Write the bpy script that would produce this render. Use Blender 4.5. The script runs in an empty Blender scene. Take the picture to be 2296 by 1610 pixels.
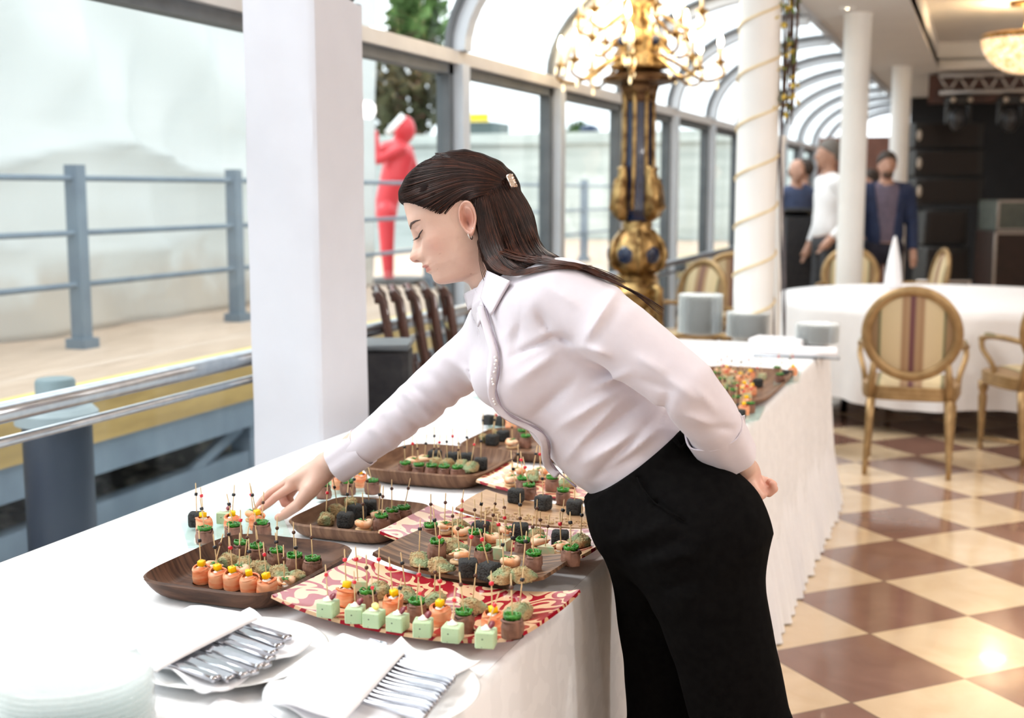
import bpy, math, random
import numpy as np
from mathutils import Vector, Matrix, noise as mnoise

# ------------------------------------------------------------------ camera, sky, lights
scene = bpy.context.scene
COL = scene.collection
FP = 2800.0                               # focal length in photo pixels (2296 wide)
TH = math.radians(20.7)                   # heading, to the left of +Y (the window wall runs along Y)
PT = math.atan(375 / FP)                  # downward pitch
CAM = np.array([0, 0, 1.45])
_fh = np.array([-math.sin(TH), math.cos(TH), 0.0])
CR = np.array([math.cos(TH), math.sin(TH), 0.0])
CF = _fh * math.cos(PT) - np.array([0, 0, 1.0]) * math.sin(PT)
CU = np.cross(CR, CF)
cam_d = bpy.data.cameras.new('camera'); cam = bpy.data.objects.new('camera', cam_d); COL.objects.link(cam)
cam_d.sensor_width = 36.0; cam_d.sensor_fit = 'HORIZONTAL'; cam_d.lens = 36.0 * FP / 2296
cam_d.clip_start = 0.05; cam_d.clip_end = 300
m = Matrix(((CR[0], CU[0], -CF[0], 0), (CR[1], CU[1], -CF[1], 0), (CR[2], CU[2], -CF[2], 1.45), (0, 0, 0, 1)))
cam.matrix_world = m
cam_d.dof.use_dof = True; cam_d.dof.focus_distance = 2.3; cam_d.dof.aperture_fstop = 3.2; cam_d.dof.aperture_blades = 7
scene.camera = cam

world = bpy.data.worlds.new('world'); scene.world = world; world.use_nodes = True
wn = world.node_tree.nodes; wl = world.node_tree.links
bgn = wn['Background']
tc = wn.new('ShaderNodeTexCoord'); sx = wn.new('ShaderNodeSeparateXYZ'); rampw = wn.new('ShaderNodeValToRGB')
wl.new(tc.outputs['Generated'], sx.inputs[0]); wl.new(sx.outputs['Z'], rampw.inputs[0])
rampw.color_ramp.elements[0].position = 0.0; rampw.color_ramp.elements[0].color = (0.80, 0.86, 0.90, 1)
rampw.color_ramp.elements[1].position = 0.35; rampw.color_ramp.elements[1].color = (0.93, 0.97, 1.0, 1)
wl.new(rampw.outputs[0], bgn.inputs[0]); bgn.inputs[1].default_value = 1.9

def lamp(name, kind, loc, energy, col=(1, 1, 1), size=0.1, target=None, size_y=None, spot=None):
    d = bpy.data.lights.new(name, kind); d.energy = energy; d.color = col
    if kind == 'AREA':
        d.size = size
        if size_y: d.shape = 'RECTANGLE'; d.size_y = size_y
    elif kind == 'SUN': d.angle = size
    else: d.shadow_soft_size = size
    if kind == 'SPOT' and spot: d.spot_size = math.radians(spot); d.spot_blend = 0.6
    o = bpy.data.objects.new(name, d); COL.objects.link(o); o.location = loc
    if target is not None:
        o.rotation_euler = (Vector(target) - Vector(loc)).to_track_quat('-Z', 'Y').to_euler()
    return o
# soft bright overcast sun through the glazed vault, from the window side
lamp('sun', 'SUN', (-6, 2, 8), 1.4, (1.0, 0.98, 0.96), math.radians(25), target=(0, 3.2, 0))
# recessed ceiling downlights of the room (warm)
for i, (x, y) in enumerate([(1.1, 1.0), (0.5, 3.2), (1.7, 4.6), (0.6, 6.6), (1.8, 8.4), (0.4, 10.4)]):
    lamp('ceiling_spot_light', 'SPOT', (x, y, 2.98 if x > -0.6 else 2.8), 34, (1.0, 0.93, 0.86), 0.12, target=(x, y, 0), spot=125)
# added unseen fill lamps in the hall, brightening the table front and room
for i, (x, y, e_) in enumerate([(2.6, 1.2, 78), (3.0, 5.0, 85), (3.2, -1.4, 40), (2.2, 14.0, 18)]):
    lamp('hall_fill_light', 'POINT', (x, y, 2.45), e_, (1.0, 0.965, 0.93), 0.10)
scene.cycles.transparent_max_bounces = 48
vs = scene.view_settings
vs.view_transform = 'Standard'; vs.look = 'None'; vs.gamma = 1.0; vs.use_curve_mapping = False
vs.exposure = 0.64

# ------------------------------------------------------------------ pixel -> place (for measuring the photograph)
def ray(px, py): return CF + CR * (px - 1148) / FP - CU * (py - 805) / FP
def at(px, py, d): return CAM + ray(px, py) * d
def hz(px, py, z):
    q = ray(px, py); return CAM + q * ((z - CAM[2]) / q[2])
def hx(px, py, X):
    q = ray(px, py); return CAM + q * (X / q[0])
V3 = lambda *a: np.array(a, float)
def nrm(v): return v / max(1e-9, np.linalg.norm(v))

# ------------------------------------------------------------------ object helpers
def T(o, label=None, cat=None, group=None, kind=None):
    if label: o['label'] = label
    if cat: o['category'] = cat
    if group: o['group'] = group
    if kind: o['kind'] = kind
    return o
def E(name, loc=(0, 0, 0), label=None, cat=None, group=None, rz=0.0, parent=None):
    o = bpy.data.objects.new(name, None); COL.objects.link(o)
    o.location = tuple(float(c) for c in loc); o.rotation_euler = (0, 0, rz); o.empty_display_size = 0.02
    if parent: o.parent = parent
    return T(o, label, cat, group)
def mw(o):
    return (mw(o.parent) if o.parent else Matrix()) @ Matrix.LocRotScale(o.location, o.rotation_euler, o.scale)

class MB:
    """collects vertices and faces; build() links them as one mesh object"""
    def __init__(s): s.v = []; s.f = []; s.mi = []; s.cur = 0
    def add(s, vs, fs):
        n = len(s.v); s.v.extend(tuple(map(float, p)) for p in vs)
        s.f.extend(tuple(n + i for i in q) for q in fs); s.mi.extend([s.cur] * len(fs)); return s
    def box(s, c, d, rz=0.0, R=None):
        hx_, hy_, hz_ = d[0] / 2, d[1] / 2, d[2] / 2
        P = [V3(x, y, z) for x in (-hx_, hx_) for y in (-hy_, hy_) for z in (-hz_, hz_)]
        if R is None: R = np.array(Matrix.Rotation(rz, 3, 'Z'))
        return s.add([R @ p + V3(*c) for p in P], [(0, 1, 3, 2), (4, 6, 7, 5), (0, 4, 5, 1), (2, 3, 7, 6), (0, 2, 6, 4), (1, 5, 7, 3)])
    def bbox(s, lo, hi): return s.box([(a + b) / 2 for a, b in zip(lo, hi)], [b - a for a, b in zip(lo, hi)])
    def rbox(s, c, d, b=0.004, R=None, rz=0.0):
        """box with chamfered edges"""
        if R is None: R = np.array(Matrix.Rotation(rz, 3, 'Z'))
        h = [max(x / 2, 1e-5) for x in d]; b = min(b, *[x * .9 for x in h])
        vs = []; idx = {}
        for sx_ in (-1, 1):
            for sy in (-1, 1):
                for sz in (-1, 1):
                    for a in range(3):
                        p = [sx_ * (h[0] - b), sy * (h[1] - b), sz * (h[2] - b)]
                        p[a] += (sx_, sy, sz)[a] * b
                        idx[(sx_, sy, sz, a)] = len(vs); vs.append(R @ V3(*p) + V3(*c))
        fs = []
        for a in range(3):
            u, w = [(1, 2), (2, 0), (0, 1)][a]
            for sa in (-1, 1):
                q = []
                for su, sw in ((-1, -1), (1, -1), (1, 1), (-1, 1)):
                    k = [0, 0, 0]; k[a] = sa; k[u] = su; k[w] = sw; q.append(idx[(*k, a)])
                fs.append(tuple(q if sa > 0 else q[::-1]))
        for a in range(3):        # edges along axis a
            u, w = [(1, 2), (2, 0), (0, 1)][a]
            for su in (-1, 1):
                for sw in (-1, 1):
                    k0 = [0, 0, 0]; k1 = [0, 0, 0]; k0[a] = -1; k1[a] = 1; k0[u] = k1[u] = su; k0[w] = k1[w] = sw
                    q = [idx[(*k0, u)], idx[(*k1, u)], idx[(*k1, w)], idx[(*k0, w)]]
                    fs.append(tuple(q if su * sw < 0 else q[::-1]))
        for sx_ in (-1, 1):
            for sy in (-1, 1):
                for sz in (-1, 1):
                    q = [idx[(sx_, sy, sz, a)] for a in range(3)]
                    fs.append(tuple(q if sx_ * sy * sz > 0 else q[::-1]))
        return s.add(vs, fs)
    def tube(s, pts, r, n=10, cap=True, closed=False, flat=None):
        """tube along points; r number or list; flat=(axis vector, scale) squashes the section"""
        P = [V3(*p) for p in pts]; N = len(P)
        R = [r] * N if np.isscalar(r) else list(r)
        up = V3(0, 0, 1); vs = []; prev = None
        for i in range(N):
            if closed: t = nrm(P[(i + 1) % N] - P[i - 1])
            else: t = nrm(P[min(i + 1, N - 1)] - P[max(i - 1, 0)])
            if prev is None:
                a = up if abs(t @ up) < .9 else V3(1, 0, 0)
                x = nrm(np.cross(a, t))
            else: x = nrm(prev - t * (prev @ t))
            prev = x; y = np.cross(t, x)
            for k in range(n):
                an = 2 * math.pi * k / n
                o = (x * math.cos(an) + y * math.sin(an)) * R[i]
                if flat is not None:
                    ax = nrm(V3(*flat[0])); o = o - ax * (o @ ax) * (1 - flat[1])
                vs.append(P[i] + o)
        fs = []
        for i in range(N if closed else N - 1):
            j = (i + 1) % N
            for k in range(n):
                k2 = (k + 1) % n; fs.append((i * n + k, i * n + k2, j * n + k2, j * n + k))
        if cap and not closed:
            fs.append(tuple(range(n - 1, -1, -1))); fs.append(tuple(range((N - 1) * n, N * n)))
        return s.add(vs, fs)
    def lathe(s, prof, c=(0, 0, 0), n=32, axis=None, squash=(1, 1), cap=True):
        """revolve [(r,z)...] about z (or an axis vector)"""
        R = np.eye(3)
        if axis is not None: R = np.array(Vector((0, 0, 1)).rotation_difference(Vector(axis)).to_matrix())
        vs = []
        for (r, z) in prof:
            for k in range(n):
                a = 2 * math.pi * k / n
                vs.append(R @ V3(r * math.cos(a) * squash[0], r * math.sin(a) * squash[1], z) + V3(*c))
        fs = []
        for i in range(len(prof) - 1):
            for k in range(n):
                k2 = (k + 1) % n; fs.append((i * n + k, i * n + k2, (i + 1) * n + k2, (i + 1) * n + k))
        if cap:
            if prof[0][0] > 1e-6: fs.append(tuple(range(n - 1, -1, -1)))
            if prof[-1][0] > 1e-6: fs.append(tuple(range((len(prof) - 1) * n, len(prof) * n)))
        return s.add(vs, fs)
    def ball(s, c, r, n=12, m=8, R=None):
        r = (r, r, r) if np.isscalar(r) else r
        R = np.eye(3) if R is None else np.array(R)
        vs = [R @ V3(0, 0, -r[2]) + V3(*c)]
        for i in range(1, m):
            a = math.pi * i / m - math.pi / 2
            for k in range(n):
                b = 2 * math.pi * k / n
                vs.append(R @ V3(r[0] * math.cos(a) * math.cos(b), r[1] * math.cos(a) * math.sin(b), r[2] * math.sin(a)) + V3(*c))
        vs.append(R @ V3(0, 0, r[2]) + V3(*c)); fs = []
        for k in range(n): fs.append((0, 1 + (k + 1) % n, 1 + k))
        for i in range(m - 2):
            for k in range(n):
                a = 1 + i * n; k2 = (k + 1) % n; fs.append((a + k, a + k2, a + n + k2, a + n + k))
        a = 1 + (m - 2) * n
        for k in range(n): fs.append((a + k, a + (k + 1) % n, len(vs) - 1))
        return s.add(vs, fs)
    def grid(s, fn, nu, nv, closeu=False, flip=False):
        vs = [fn(i / (nu if closeu else nu - 1), j / (nv - 1)) for i in range(nu) for j in range(nv)]
        fs = []
        for i in range(nu if closeu else nu - 1):
            i2 = (i + 1) % nu
            for j in range(nv - 1):
                q = (i * nv + j, i2 * nv + j, i2 * nv + j + 1, i * nv + j + 1); fs.append(q[::-1] if flip else q)
        return s.add(vs, fs)
    def slab(s, fn, nu, nv, th, flip=False):
        """a sheet of thickness th (along its normals), closed at its rim"""
        P = np.array([[fn(i / (nu - 1), j / (nv - 1)) for j in range(nv)] for i in range(nu)], float)
        du = np.gradient(P, axis=0); dv = np.gradient(P, axis=1)
        N = np.cross(du, dv); N /= np.maximum(1e-12, np.linalg.norm(N, axis=2, keepdims=True))
        if flip: N = -N
        Q = P - N * th; n = nu * nv; vs = list(P.reshape(-1, 3)) + list(Q.reshape(-1, 3)); fs = []
        for i in range(nu - 1):
            for j in range(nv - 1):
                q = (i * nv + j, (i + 1) * nv + j, (i + 1) * nv + j + 1, i * nv + j + 1)
                b = tuple(n + k for k in q)
                fs.append(q[::-1] if flip else q); fs.append(b if flip else b[::-1])
        rim = [i * nv for i in range(nu)] + [(nu - 1) * nv + j for j in range(1, nv)] + [i * nv + nv - 1 for i in range(nu - 2, -1, -1)] + [j for j in range(nv - 2, 0, -1)]
        for k in range(len(rim)):
            a, b = rim[k], rim[(k + 1) % len(rim)]
            q = (b, a, n + a, n + b); fs.append(q[::-1] if flip else q)
        return s.add(vs, fs)
    def prism(s, poly, z0, z1, R=None, c=(0, 0, 0)):
        """extrude a 2-D polygon along local z"""
        R = np.eye(3) if R is None else np.array(R); n = len(poly)
        vs = [R @ V3(x, y, z0) + V3(*c) for x, y in poly] + [R @ V3(x, y, z1) + V3(*c) for x, y in poly]
        fs = [tuple(range(n - 1, -1, -1)), tuple(range(n, 2 * n))] + [(i, (i + 1) % n, n + (i + 1) % n, n + i) for i in range(n)]
        return s.add(vs, fs)
    def build(s, name, mat, parent=None, smooth=True, world=True, sharp=None, attr=None):
        me = bpy.data.meshes.new(name); V = np.array(s.v, float).reshape(-1, 3)
        if parent is not None and world:
            Mi = np.array(mw(parent).inverted()); V = V @ Mi[:3, :3].T + Mi[:3, 3]
        me.from_pydata([tuple(p) for p in V], [], s.f)
        for mt in (mat if isinstance(mat, (list, tuple)) else [mat]): me.materials.append(mt)
        if any(s.mi): me.polygons.foreach_set('material_index', s.mi)
        if smooth: me.polygons.foreach_set('use_smooth', [True] * len(me.polygons))
        if attr is not None:
            a = me.color_attributes.new('tint', 'FLOAT_COLOR', 'POINT'); a.data.foreach_set('color', np.asarray(attr, np.float32).ravel())
        me.update()
        if sharp is not None and smooth: me.set_sharp_from_angle(angle=math.radians(sharp))
        o = bpy.data.objects.new(name, me); COL.objects.link(o)
        if parent is not None: o.parent = parent
        return o
def struct(o): o['kind'] = 'structure'; return o
def kids(o): return [c for c in bpy.data.objects if c.parent is o]
def copy_thing(o, loc, rz, label, group=None, _par=None, _tree=None):
    c = o.copy(); COL.objects.link(c)
    if _par is not None: c.parent = _par
    else:
        c.location = tuple(float(k) for k in loc); c.rotation_euler = (0, 0, rz); c['label'] = label
        if group: c['group'] = group
    for k in TREE.get(o.name, ()): copy_thing(k, None, None, None, None, c)
    return c
TREE = {}
def remember(o):
    """note the children of a prototype once, so copies need not search the scene"""
    ch = [c for c in o.children]; TREE[o.name] = ch
    for c in ch: remember(c)
    return o
def smoothstep(a, b, x): t = np.clip((x - a) / (b - a), 0, 1); return t * t * (3 - 2 * t)
def bez(pts, n=16):
    """smooth curve (Catmull-Rom) through points"""
    P = [V3(*p) for p in pts]; P = [2 * P[0] - P[1]] + P + [2 * P[-1] - P[-2]]; out = []
    segs = len(P) - 3
    for q in range(n):
        t = q / (n - 1) * segs; i = min(int(t), segs - 1); t -= i
        a, b, c, d = P[i:i + 4]
        out.append(.5 * ((2 * b) + (-a + c) * t + (2 * a - 5 * b + 4 * c - d) * t * t + (-a + 3 * b - 3 * c + d) * t ** 3))
    return out

# ------------------------------------------------------------------ implicit surfaces -> mesh (for bodies and cloth)
def rcone(P, a, b, ra, rb):
    a = np.asarray(a, float); ba = np.asarray(b, float) - a
    t = np.clip(((P - a) @ ba) / max(1e-12, ba @ ba), 0, 1)
    return np.linalg.norm(P - a - t[:, None] * ba, axis=1) - (ra + (rb - ra) * t)
def ellip(P, c, rad, R=None):
    q = P - np.asarray(c, float)
    if R is not None: q = q @ R
    rad = np.asarray(rad, float); k0 = np.linalg.norm(q / rad, axis=1); k1 = np.linalg.norm(q / rad ** 2, axis=1)
    return k0 * (k0 - 1) / np.maximum(k1, 1e-9)
def smin(a, b, k):
    h = np.maximum(k - np.abs(a - b), 0) / k; return np.minimum(a, b) - h * h * k / 4
def smax(a, b, k): return -smin(-a, -b, k)
def chain(P, pts, rs, k=0.01):
    d = None
    for i in range(len(pts) - 1):
        e = rcone(P, pts[i], pts[i + 1], rs[i], rs[i + 1]); d = e if d is None else np.minimum(d, e)
    return d
def field_mesh(mb, fn, lo, hi, h, margin=1.9, post=None):
    """surface nets over fn(P)=0, evaluated only near the surface"""
    lo = np.asarray(lo, float); nc = np.maximum(2, np.ceil((np.asarray(hi) - lo) / (4 * h)).astype(int)); n = nc * 4 + 1
    ax = [lo[i] + 4 * h * np.arange(nc[i] + 1) for i in range(3)]
    G = np.stack(np.meshgrid(*ax, indexing='ij'), -1).reshape(-1, 3)
    cv = fn(G).reshape(nc + 1)
    near = np.abs(cv) < 4 * h * margin
    blk = np.zeros(nc, bool)
    for i in (0, 1):
        for j in (0, 1):
            for k in (0, 1): blk |= near[i:i + nc[0], j:j + nc[1], k:k + nc[2]]
    full = np.repeat(np.repeat(np.repeat(np.where(cv[:-1, :-1, :-1] < 0, -1., 1.), 4, 0), 4, 1), 4, 2)
    v = np.ones(n); v[:-1, :-1, :-1] = full
    mk = np.zeros(n, bool); b4 = np.repeat(np.repeat(np.repeat(blk, 4, 0), 4, 1), 4, 2)
    for i in (0, 1):
        for j in (0, 1):
            for k in (0, 1): mk[i:i + n[0] - 1, j:j + n[1] - 1, k:k + n[2] - 1] |= b4
    idx = np.argwhere(mk); v[mk] = fn(lo + idx * h)
    s = v < 0; cnt = np.zeros(n - 1, int)
    offs = [(i, j, k) for i in (0, 1) for j in (0, 1) for k in (0, 1)]
    for (i, j, k) in offs: cnt += s[i:i + n[0] - 1, j:j + n[1] - 1, k:k + n[2] - 1]
    act = (cnt > 0) & (cnt < 8); act &= b4
    ci = np.argwhere(act); cvs = np.stack([v[ci[:, 0] + i, ci[:, 1] + j, ci[:, 2] + k] for (i, j, k) in offs], 1)
    acc = np.zeros((len(ci), 3)); num = np.zeros(len(ci)); O = np.array(offs, float)
    for a in range(8):
        for b in range(a + 1, 8):
            if np.abs(O[a] - O[b]).sum() != 1: continue
            va, vb = cvs[:, a], cvs[:, b]; c = (va < 0) != (vb < 0)
            t = np.where(c, va / np.where(c, va - vb, 1), 0)
            acc += np.where(c[:, None], O[a] + t[:, None] * (O[b] - O[a]), 0); num += c
    pts = lo + (ci + acc / num[:, None]) * h
    vid = -np.ones(n - 1, int); vid[act] = np.arange(len(ci)); faces = []
    for a in range(3):
        u, w = (a + 1) % 3, (a + 2) % 3
        sl0 = [slice(None)] * 3; sl1 = [slice(None)] * 3; sl0[a] = slice(0, -1); sl1[a] = slice(1, None)
        e = s[tuple(sl0)] != s[tuple(sl1)]; q = np.argwhere(e)
        q = q[(q[:, u] > 0) & (q[:, w] > 0) & (q[:, u] < n[u] - 1) & (q[:, w] < n[w] - 1)]
        if not len(q): continue
        sg = s[q[:, 0], q[:, 1], q[:, 2]]
        def cell(du, dw):
            c = q.copy(); c[:, u] -= du; c[:, w] -= dw; return vid[c[:, 0], c[:, 1], c[:, 2]]
        Q = np.stack([cell(1, 1), cell(0, 1), cell(0, 0), cell(1, 0)], 1)
        Q = np.where(sg[:, None], Q, Q[:, ::-1]); faces.append(Q[(Q >= 0).all(1)])
    F_ = np.concatenate(faces) if faces else np.zeros((0, 4), int)
    if post is not None: pts = post(pts)
    b = len(mb.v); mb.v.extend(map(tuple, pts)); mb.f.extend(tuple(int(i) + b for i in q) for q in F_); mb.mi.extend([mb.cur] * len(F_))
    return mb
_rng = np.random.RandomState(7)
_WV = [(_rng.randn(3), _rng.rand() * 6.28) for _ in range(24)]
def wnoise(P, freq, k0=0, n=6):
    """cheap smooth noise: a sum of random plane waves"""
    o = 0
    for i in range(k0, k0 + n): o = o + np.sin(P @ (_WV[i][0] * freq) + _WV[i][1] + .8 * np.sin(P @ (_WV[(i + 7) % 24][0] * freq * .7)))
    return o / n

# ------------------------------------------------------------------ materials
MATS = {}
def M(name, col, rough=0.5, metal=0.0, col2=None, ns=20.0, nd=3.0, lo=0.35, hi=0.65, bump=0.0, bs=None, trans=0.0, ior=1.45, emit=None, es=1.0,
      sss=0.0, coat=0.0, sheen=0.0, spec=0.5, stretch=None, alpha=1.0):
    if name in MATS: return MATS[name]
    mt = bpy.data.materials.new(name); mt.use_nodes = True; N = mt.node_tree.nodes; L = mt.node_tree.links
    b = N['Principled BSDF']; c4 = lambda c: (*c, 1.0)
    b.inputs['Base Color'].default_value = c4(col); b.inputs['Roughness'].default_value = rough; b.inputs['Metallic'].default_value = metal
    b.inputs['Transmission Weight'].default_value = trans; b.inputs['IOR'].default_value = ior
    b.inputs['Coat Weight'].default_value = coat; b.inputs['Sheen Weight'].default_value = sheen; b.inputs['Specular IOR Level'].default_value = spec
    if sss: b.inputs['Subsurface Weight'].default_value = sss; b.inputs['Subsurface Radius'].default_value = (0.6, 0.25, 0.12); b.inputs['Subsurface Scale'].default_value = 0.012
    if emit: b.inputs['Emission Color'].default_value = c4(emit); b.inputs['Emission Strength'].default_value = es
    t = N.new('ShaderNodeTexCoord'); vec = t.outputs['Object']
    if stretch:
        mp = N.new('ShaderNodeMapping'); mp.inputs['Scale'].default_value = stretch; L.new(vec, mp.inputs[0]); vec = mp.outputs[0]
    nz = N.new('ShaderNodeTexNoise'); nz.inputs['Scale'].default_value = ns; nz.inputs['Detail'].default_value = nd; L.new(vec, nz.inputs['Vector'])
    rp = N.new('ShaderNodeValToRGB'); rp.color_ramp.elements[0].position = lo; rp.color_ramp.elements[1].position = hi
    if col2 is None: col2 = tuple(min(1, c * 0.94) for c in col)
    rp.color_ramp.elements[0].color = c4(col2); rp.color_ramp.elements[1].color = c4(col)
    L.new(nz.outputs['Fac'], rp.inputs[0]); L.new(rp.outputs[0], b.inputs['Base Color'])
    if bump:
        n2 = N.new('ShaderNodeTexNoise'); n2.inputs['Scale'].default_value = bs or ns; n2.inputs['Detail'].default_value = 4; L.new(vec, n2.inputs['Vector'])
        bp = N.new('ShaderNodeBump'); bp.inputs['Strength'].default_value = bump; bp.inputs['Distance'].default_value = 0.01
        L.new(n2.outputs['Fac'], bp.inputs['Height']); L.new(bp.outputs[0], b.inputs['Normal'])
    MATS[name] = mt; return mt
def nodes(mt): return mt.node_tree.nodes, mt.node_tree.links, mt.node_tree.nodes['Principled BSDF']
def mathn(N, L, op, a, b=None, c=None):
    n = N.new('ShaderNodeMath'); n.operation = op
    for i, q in enumerate((a, b, c)):
        if q is None: continue
        if isinstance(q, (int, float)): n.inputs[i].default_value = q
        else: L.new(q, n.inputs[i])
    return n.outputs[0]
def mixc(N, L, f, a, b):
    n = N.new('ShaderNodeMix'); n.data_type = 'RGBA'
    for i, q in ((0, f), (6, a), (7, b)):
        if isinstance(q, (int, float)): n.inputs[i].default_value = q
        elif isinstance(q, tuple): n.inputs[i].default_value = (*q, 1)
        else: L.new(q, n.inputs[i])
    return n.outputs[2]
def glass_sheet(name, tint=(0.95, 0.98, 0.98), refl=0.06):
    """thin clear pane: mostly see-through, mirror-like at a slant"""
    if name in MATS: return MATS[name]
    mt = bpy.data.materials.new(name); mt.use_nodes = True; N = mt.node_tree.nodes; L = mt.node_tree.links
    N.remove(N['Principled BSDF']); out = N['Material Output']
    tr = N.new('ShaderNodeBsdfTransparent'); tr.inputs[0].default_value = (*tint, 1)
    gl = N.new('ShaderNodeBsdfGlossy'); gl.inputs['Roughness'].default_value = 0.02
    lw = N.new('ShaderNodeLayerWeight'); lw.inputs[0].default_value = .5
    f2 = mathn(N, L, 'MULTIPLY_ADD', mathn(N, L, 'POWER', lw.outputs['Facing'], 4.0), refl * 5, refl * .25)
    mx = N.new('ShaderNodeMixShader'); L.new(f2, mx.inputs[0]); L.new(tr.outputs[0], mx.inputs[1]); L.new(gl.outputs[0], mx.inputs[2]); L.new(mx.outputs[0], out.inputs[0])
    MATS[name] = mt; return mt
def stripes(name, cols, scale=1.0, axis='X', rough=.6, distort=0.0):
    """repeating stripes along an object axis: cols = [(position 0..1, colour)]"""
    mt = M(name, cols[0][1], rough); N, L, b = nodes(mt)
    t = N.new('ShaderNodeTexCoord'); s = N.new('ShaderNodeSeparateXYZ'); L.new(t.outputs['Object'], s.inputs[0])
    q = mathn(N, L, 'FRACT', mathn(N, L, 'MULTIPLY_ADD', s.outputs[axis], scale, 0.5))
    r = N.new('ShaderNodeValToRGB'); r.color_ramp.interpolation = 'LINEAR'; el = r.color_ramp.elements
    while len(el) < len(cols): el.new(0.5)
    for e, (p, c) in zip(el, cols): e.position = p; e.color = (*c, 1)
    L.new(q, r.inputs[0]); L.new(r.outputs[0], b.inputs['Base Color']); return mt

# ------------------------------------------------------------------ the room
random.seed(3)
GREY = M('window_frame_grey', (0.60, 0.63, 0.67), 0.4, 0.0, (0.56, 0.59, 0.63), 6)
DGREY = M('window_seal_dark', (0.13, 0.14, 0.15), 0.5, 0.0, (0.10, 0.11, 0.12), 8)
WHITEP = M('white_paint', (0.86, 0.85, 0.83), 0.45, 0, (0.83, 0.82, 0.80), 5)
CEILM = M('ceiling_paint', (0.70, 0.66, 0.62), 0.7, 0, (0.67, 0.63, 0.59), 3)
PANE = glass_sheet('window_glass')
CZ_ = 2.85                      # ceiling height
WX = -2.5                       # window wall

floor_m = M('marble_checker', (0.8, 0.7, 0.55), 0.12, coat=0.3)
N, L, b = nodes(floor_m)
t_ = N.new('ShaderNodeTexCoord'); mp_ = N.new('ShaderNodeMapping')
mp_.inputs['Location'].default_value = (0, 0, 0); L.new(t_.outputs['Object'], mp_.inputs[0])
mp_.inputs['Rotation'].default_value = (0, 0, math.radians(45)); mp_.inputs['Scale'].default_value = (1 / .4255,) * 3
sp = N.new('ShaderNodeSeparateXYZ'); L.new(mp_.outputs[0], sp.inputs[0])
fx = mathn(N, L, 'FLOOR', sp.outputs[0]); fy = mathn(N, L, 'FLOOR', sp.outputs[1])
chk = mathn(N, L, 'ABSOLUTE', mathn(N, L, 'MODULO', mathn(N, L, 'ADD', fx, fy), 2.0))
ex = mathn(N, L, 'ABSOLUTE', mathn(N, L, 'SUBTRACT', mathn(N, L, 'FRACT', sp.outputs[0]), 0.5))
ey = mathn(N, L, 'ABSOLUTE', mathn(N, L, 'SUBTRACT', mathn(N, L, 'FRACT', sp.outputs[1]), 0.5))
grout = mathn(N, L, 'GREATER_THAN', mathn(N, L, 'MAXIMUM', ex, ey), 0.4935)
nz1 = N.new('ShaderNodeTexNoise'); nz1.inputs['Scale'].default_value = 5; nz1.inputs['Detail'].default_value = 6; nz1.inputs['Distortion'].default_value = 1.2; L.new(t_.outputs['Object'], nz1.inputs['Vector'])
cl_ = mixc(N, L, nz1.outputs['Fac'], (0.60, 0.42, 0.25), (0.83, 0.67, 0.47)); cd_ = mixc(N, L, nz1.outputs['Fac'], (0.19, 0.095, 0.07), (0.30, 0.165, 0.125))
L.new(mixc(N, L, grout, mixc(N, L, chk, cl_, cd_), (0.22, 0.14, 0.10)), b.inputs['Base Color'])
FLOOR_CORNER = hz(1982, 1303, 0)          # a tile corner measured in the photo
ob = MB().bbox((-2.4, -3, -0.02), (9, 24, 0)).build('floor', floor_m, None, False); struct(ob)
mp_.inputs['Location'].default_value = tuple(-(Matrix.Rotation(math.radians(45), 3, 'Z') @ Vector((FLOOR_CORNER[0], FLOOR_CORNER[1], 0))) / .4255)
mp_.vector_type = 'POINT'

# ceiling: soffit over the aisle, raised tray above the dance floor
c = MB(); c.bbox((-1.38, -3, CZ_), (-0.61, 24, CZ_ + .12)); c.bbox((-0.61, 15.5, CZ_), (9, 24, CZ_ + .12))
c.bbox((-0.61, -3, CZ_ + .30), (9, 15.5, CZ_ + .36)); c.bbox((-0.64, -3, CZ_ + .02), (-0.61, 15.5, CZ_ + .3)); c.bbox((-0.61, 15.5, CZ_ + .1), (9, 15.53, CZ_ + .3))
struct(c.build('ceiling', CEILM, None, False))
struct(MB().bbox((-1.42, -3, CZ_ - .03), (-1.36, 24, CZ_ + .13)).build('trim_1', GREY, None, False))

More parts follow.
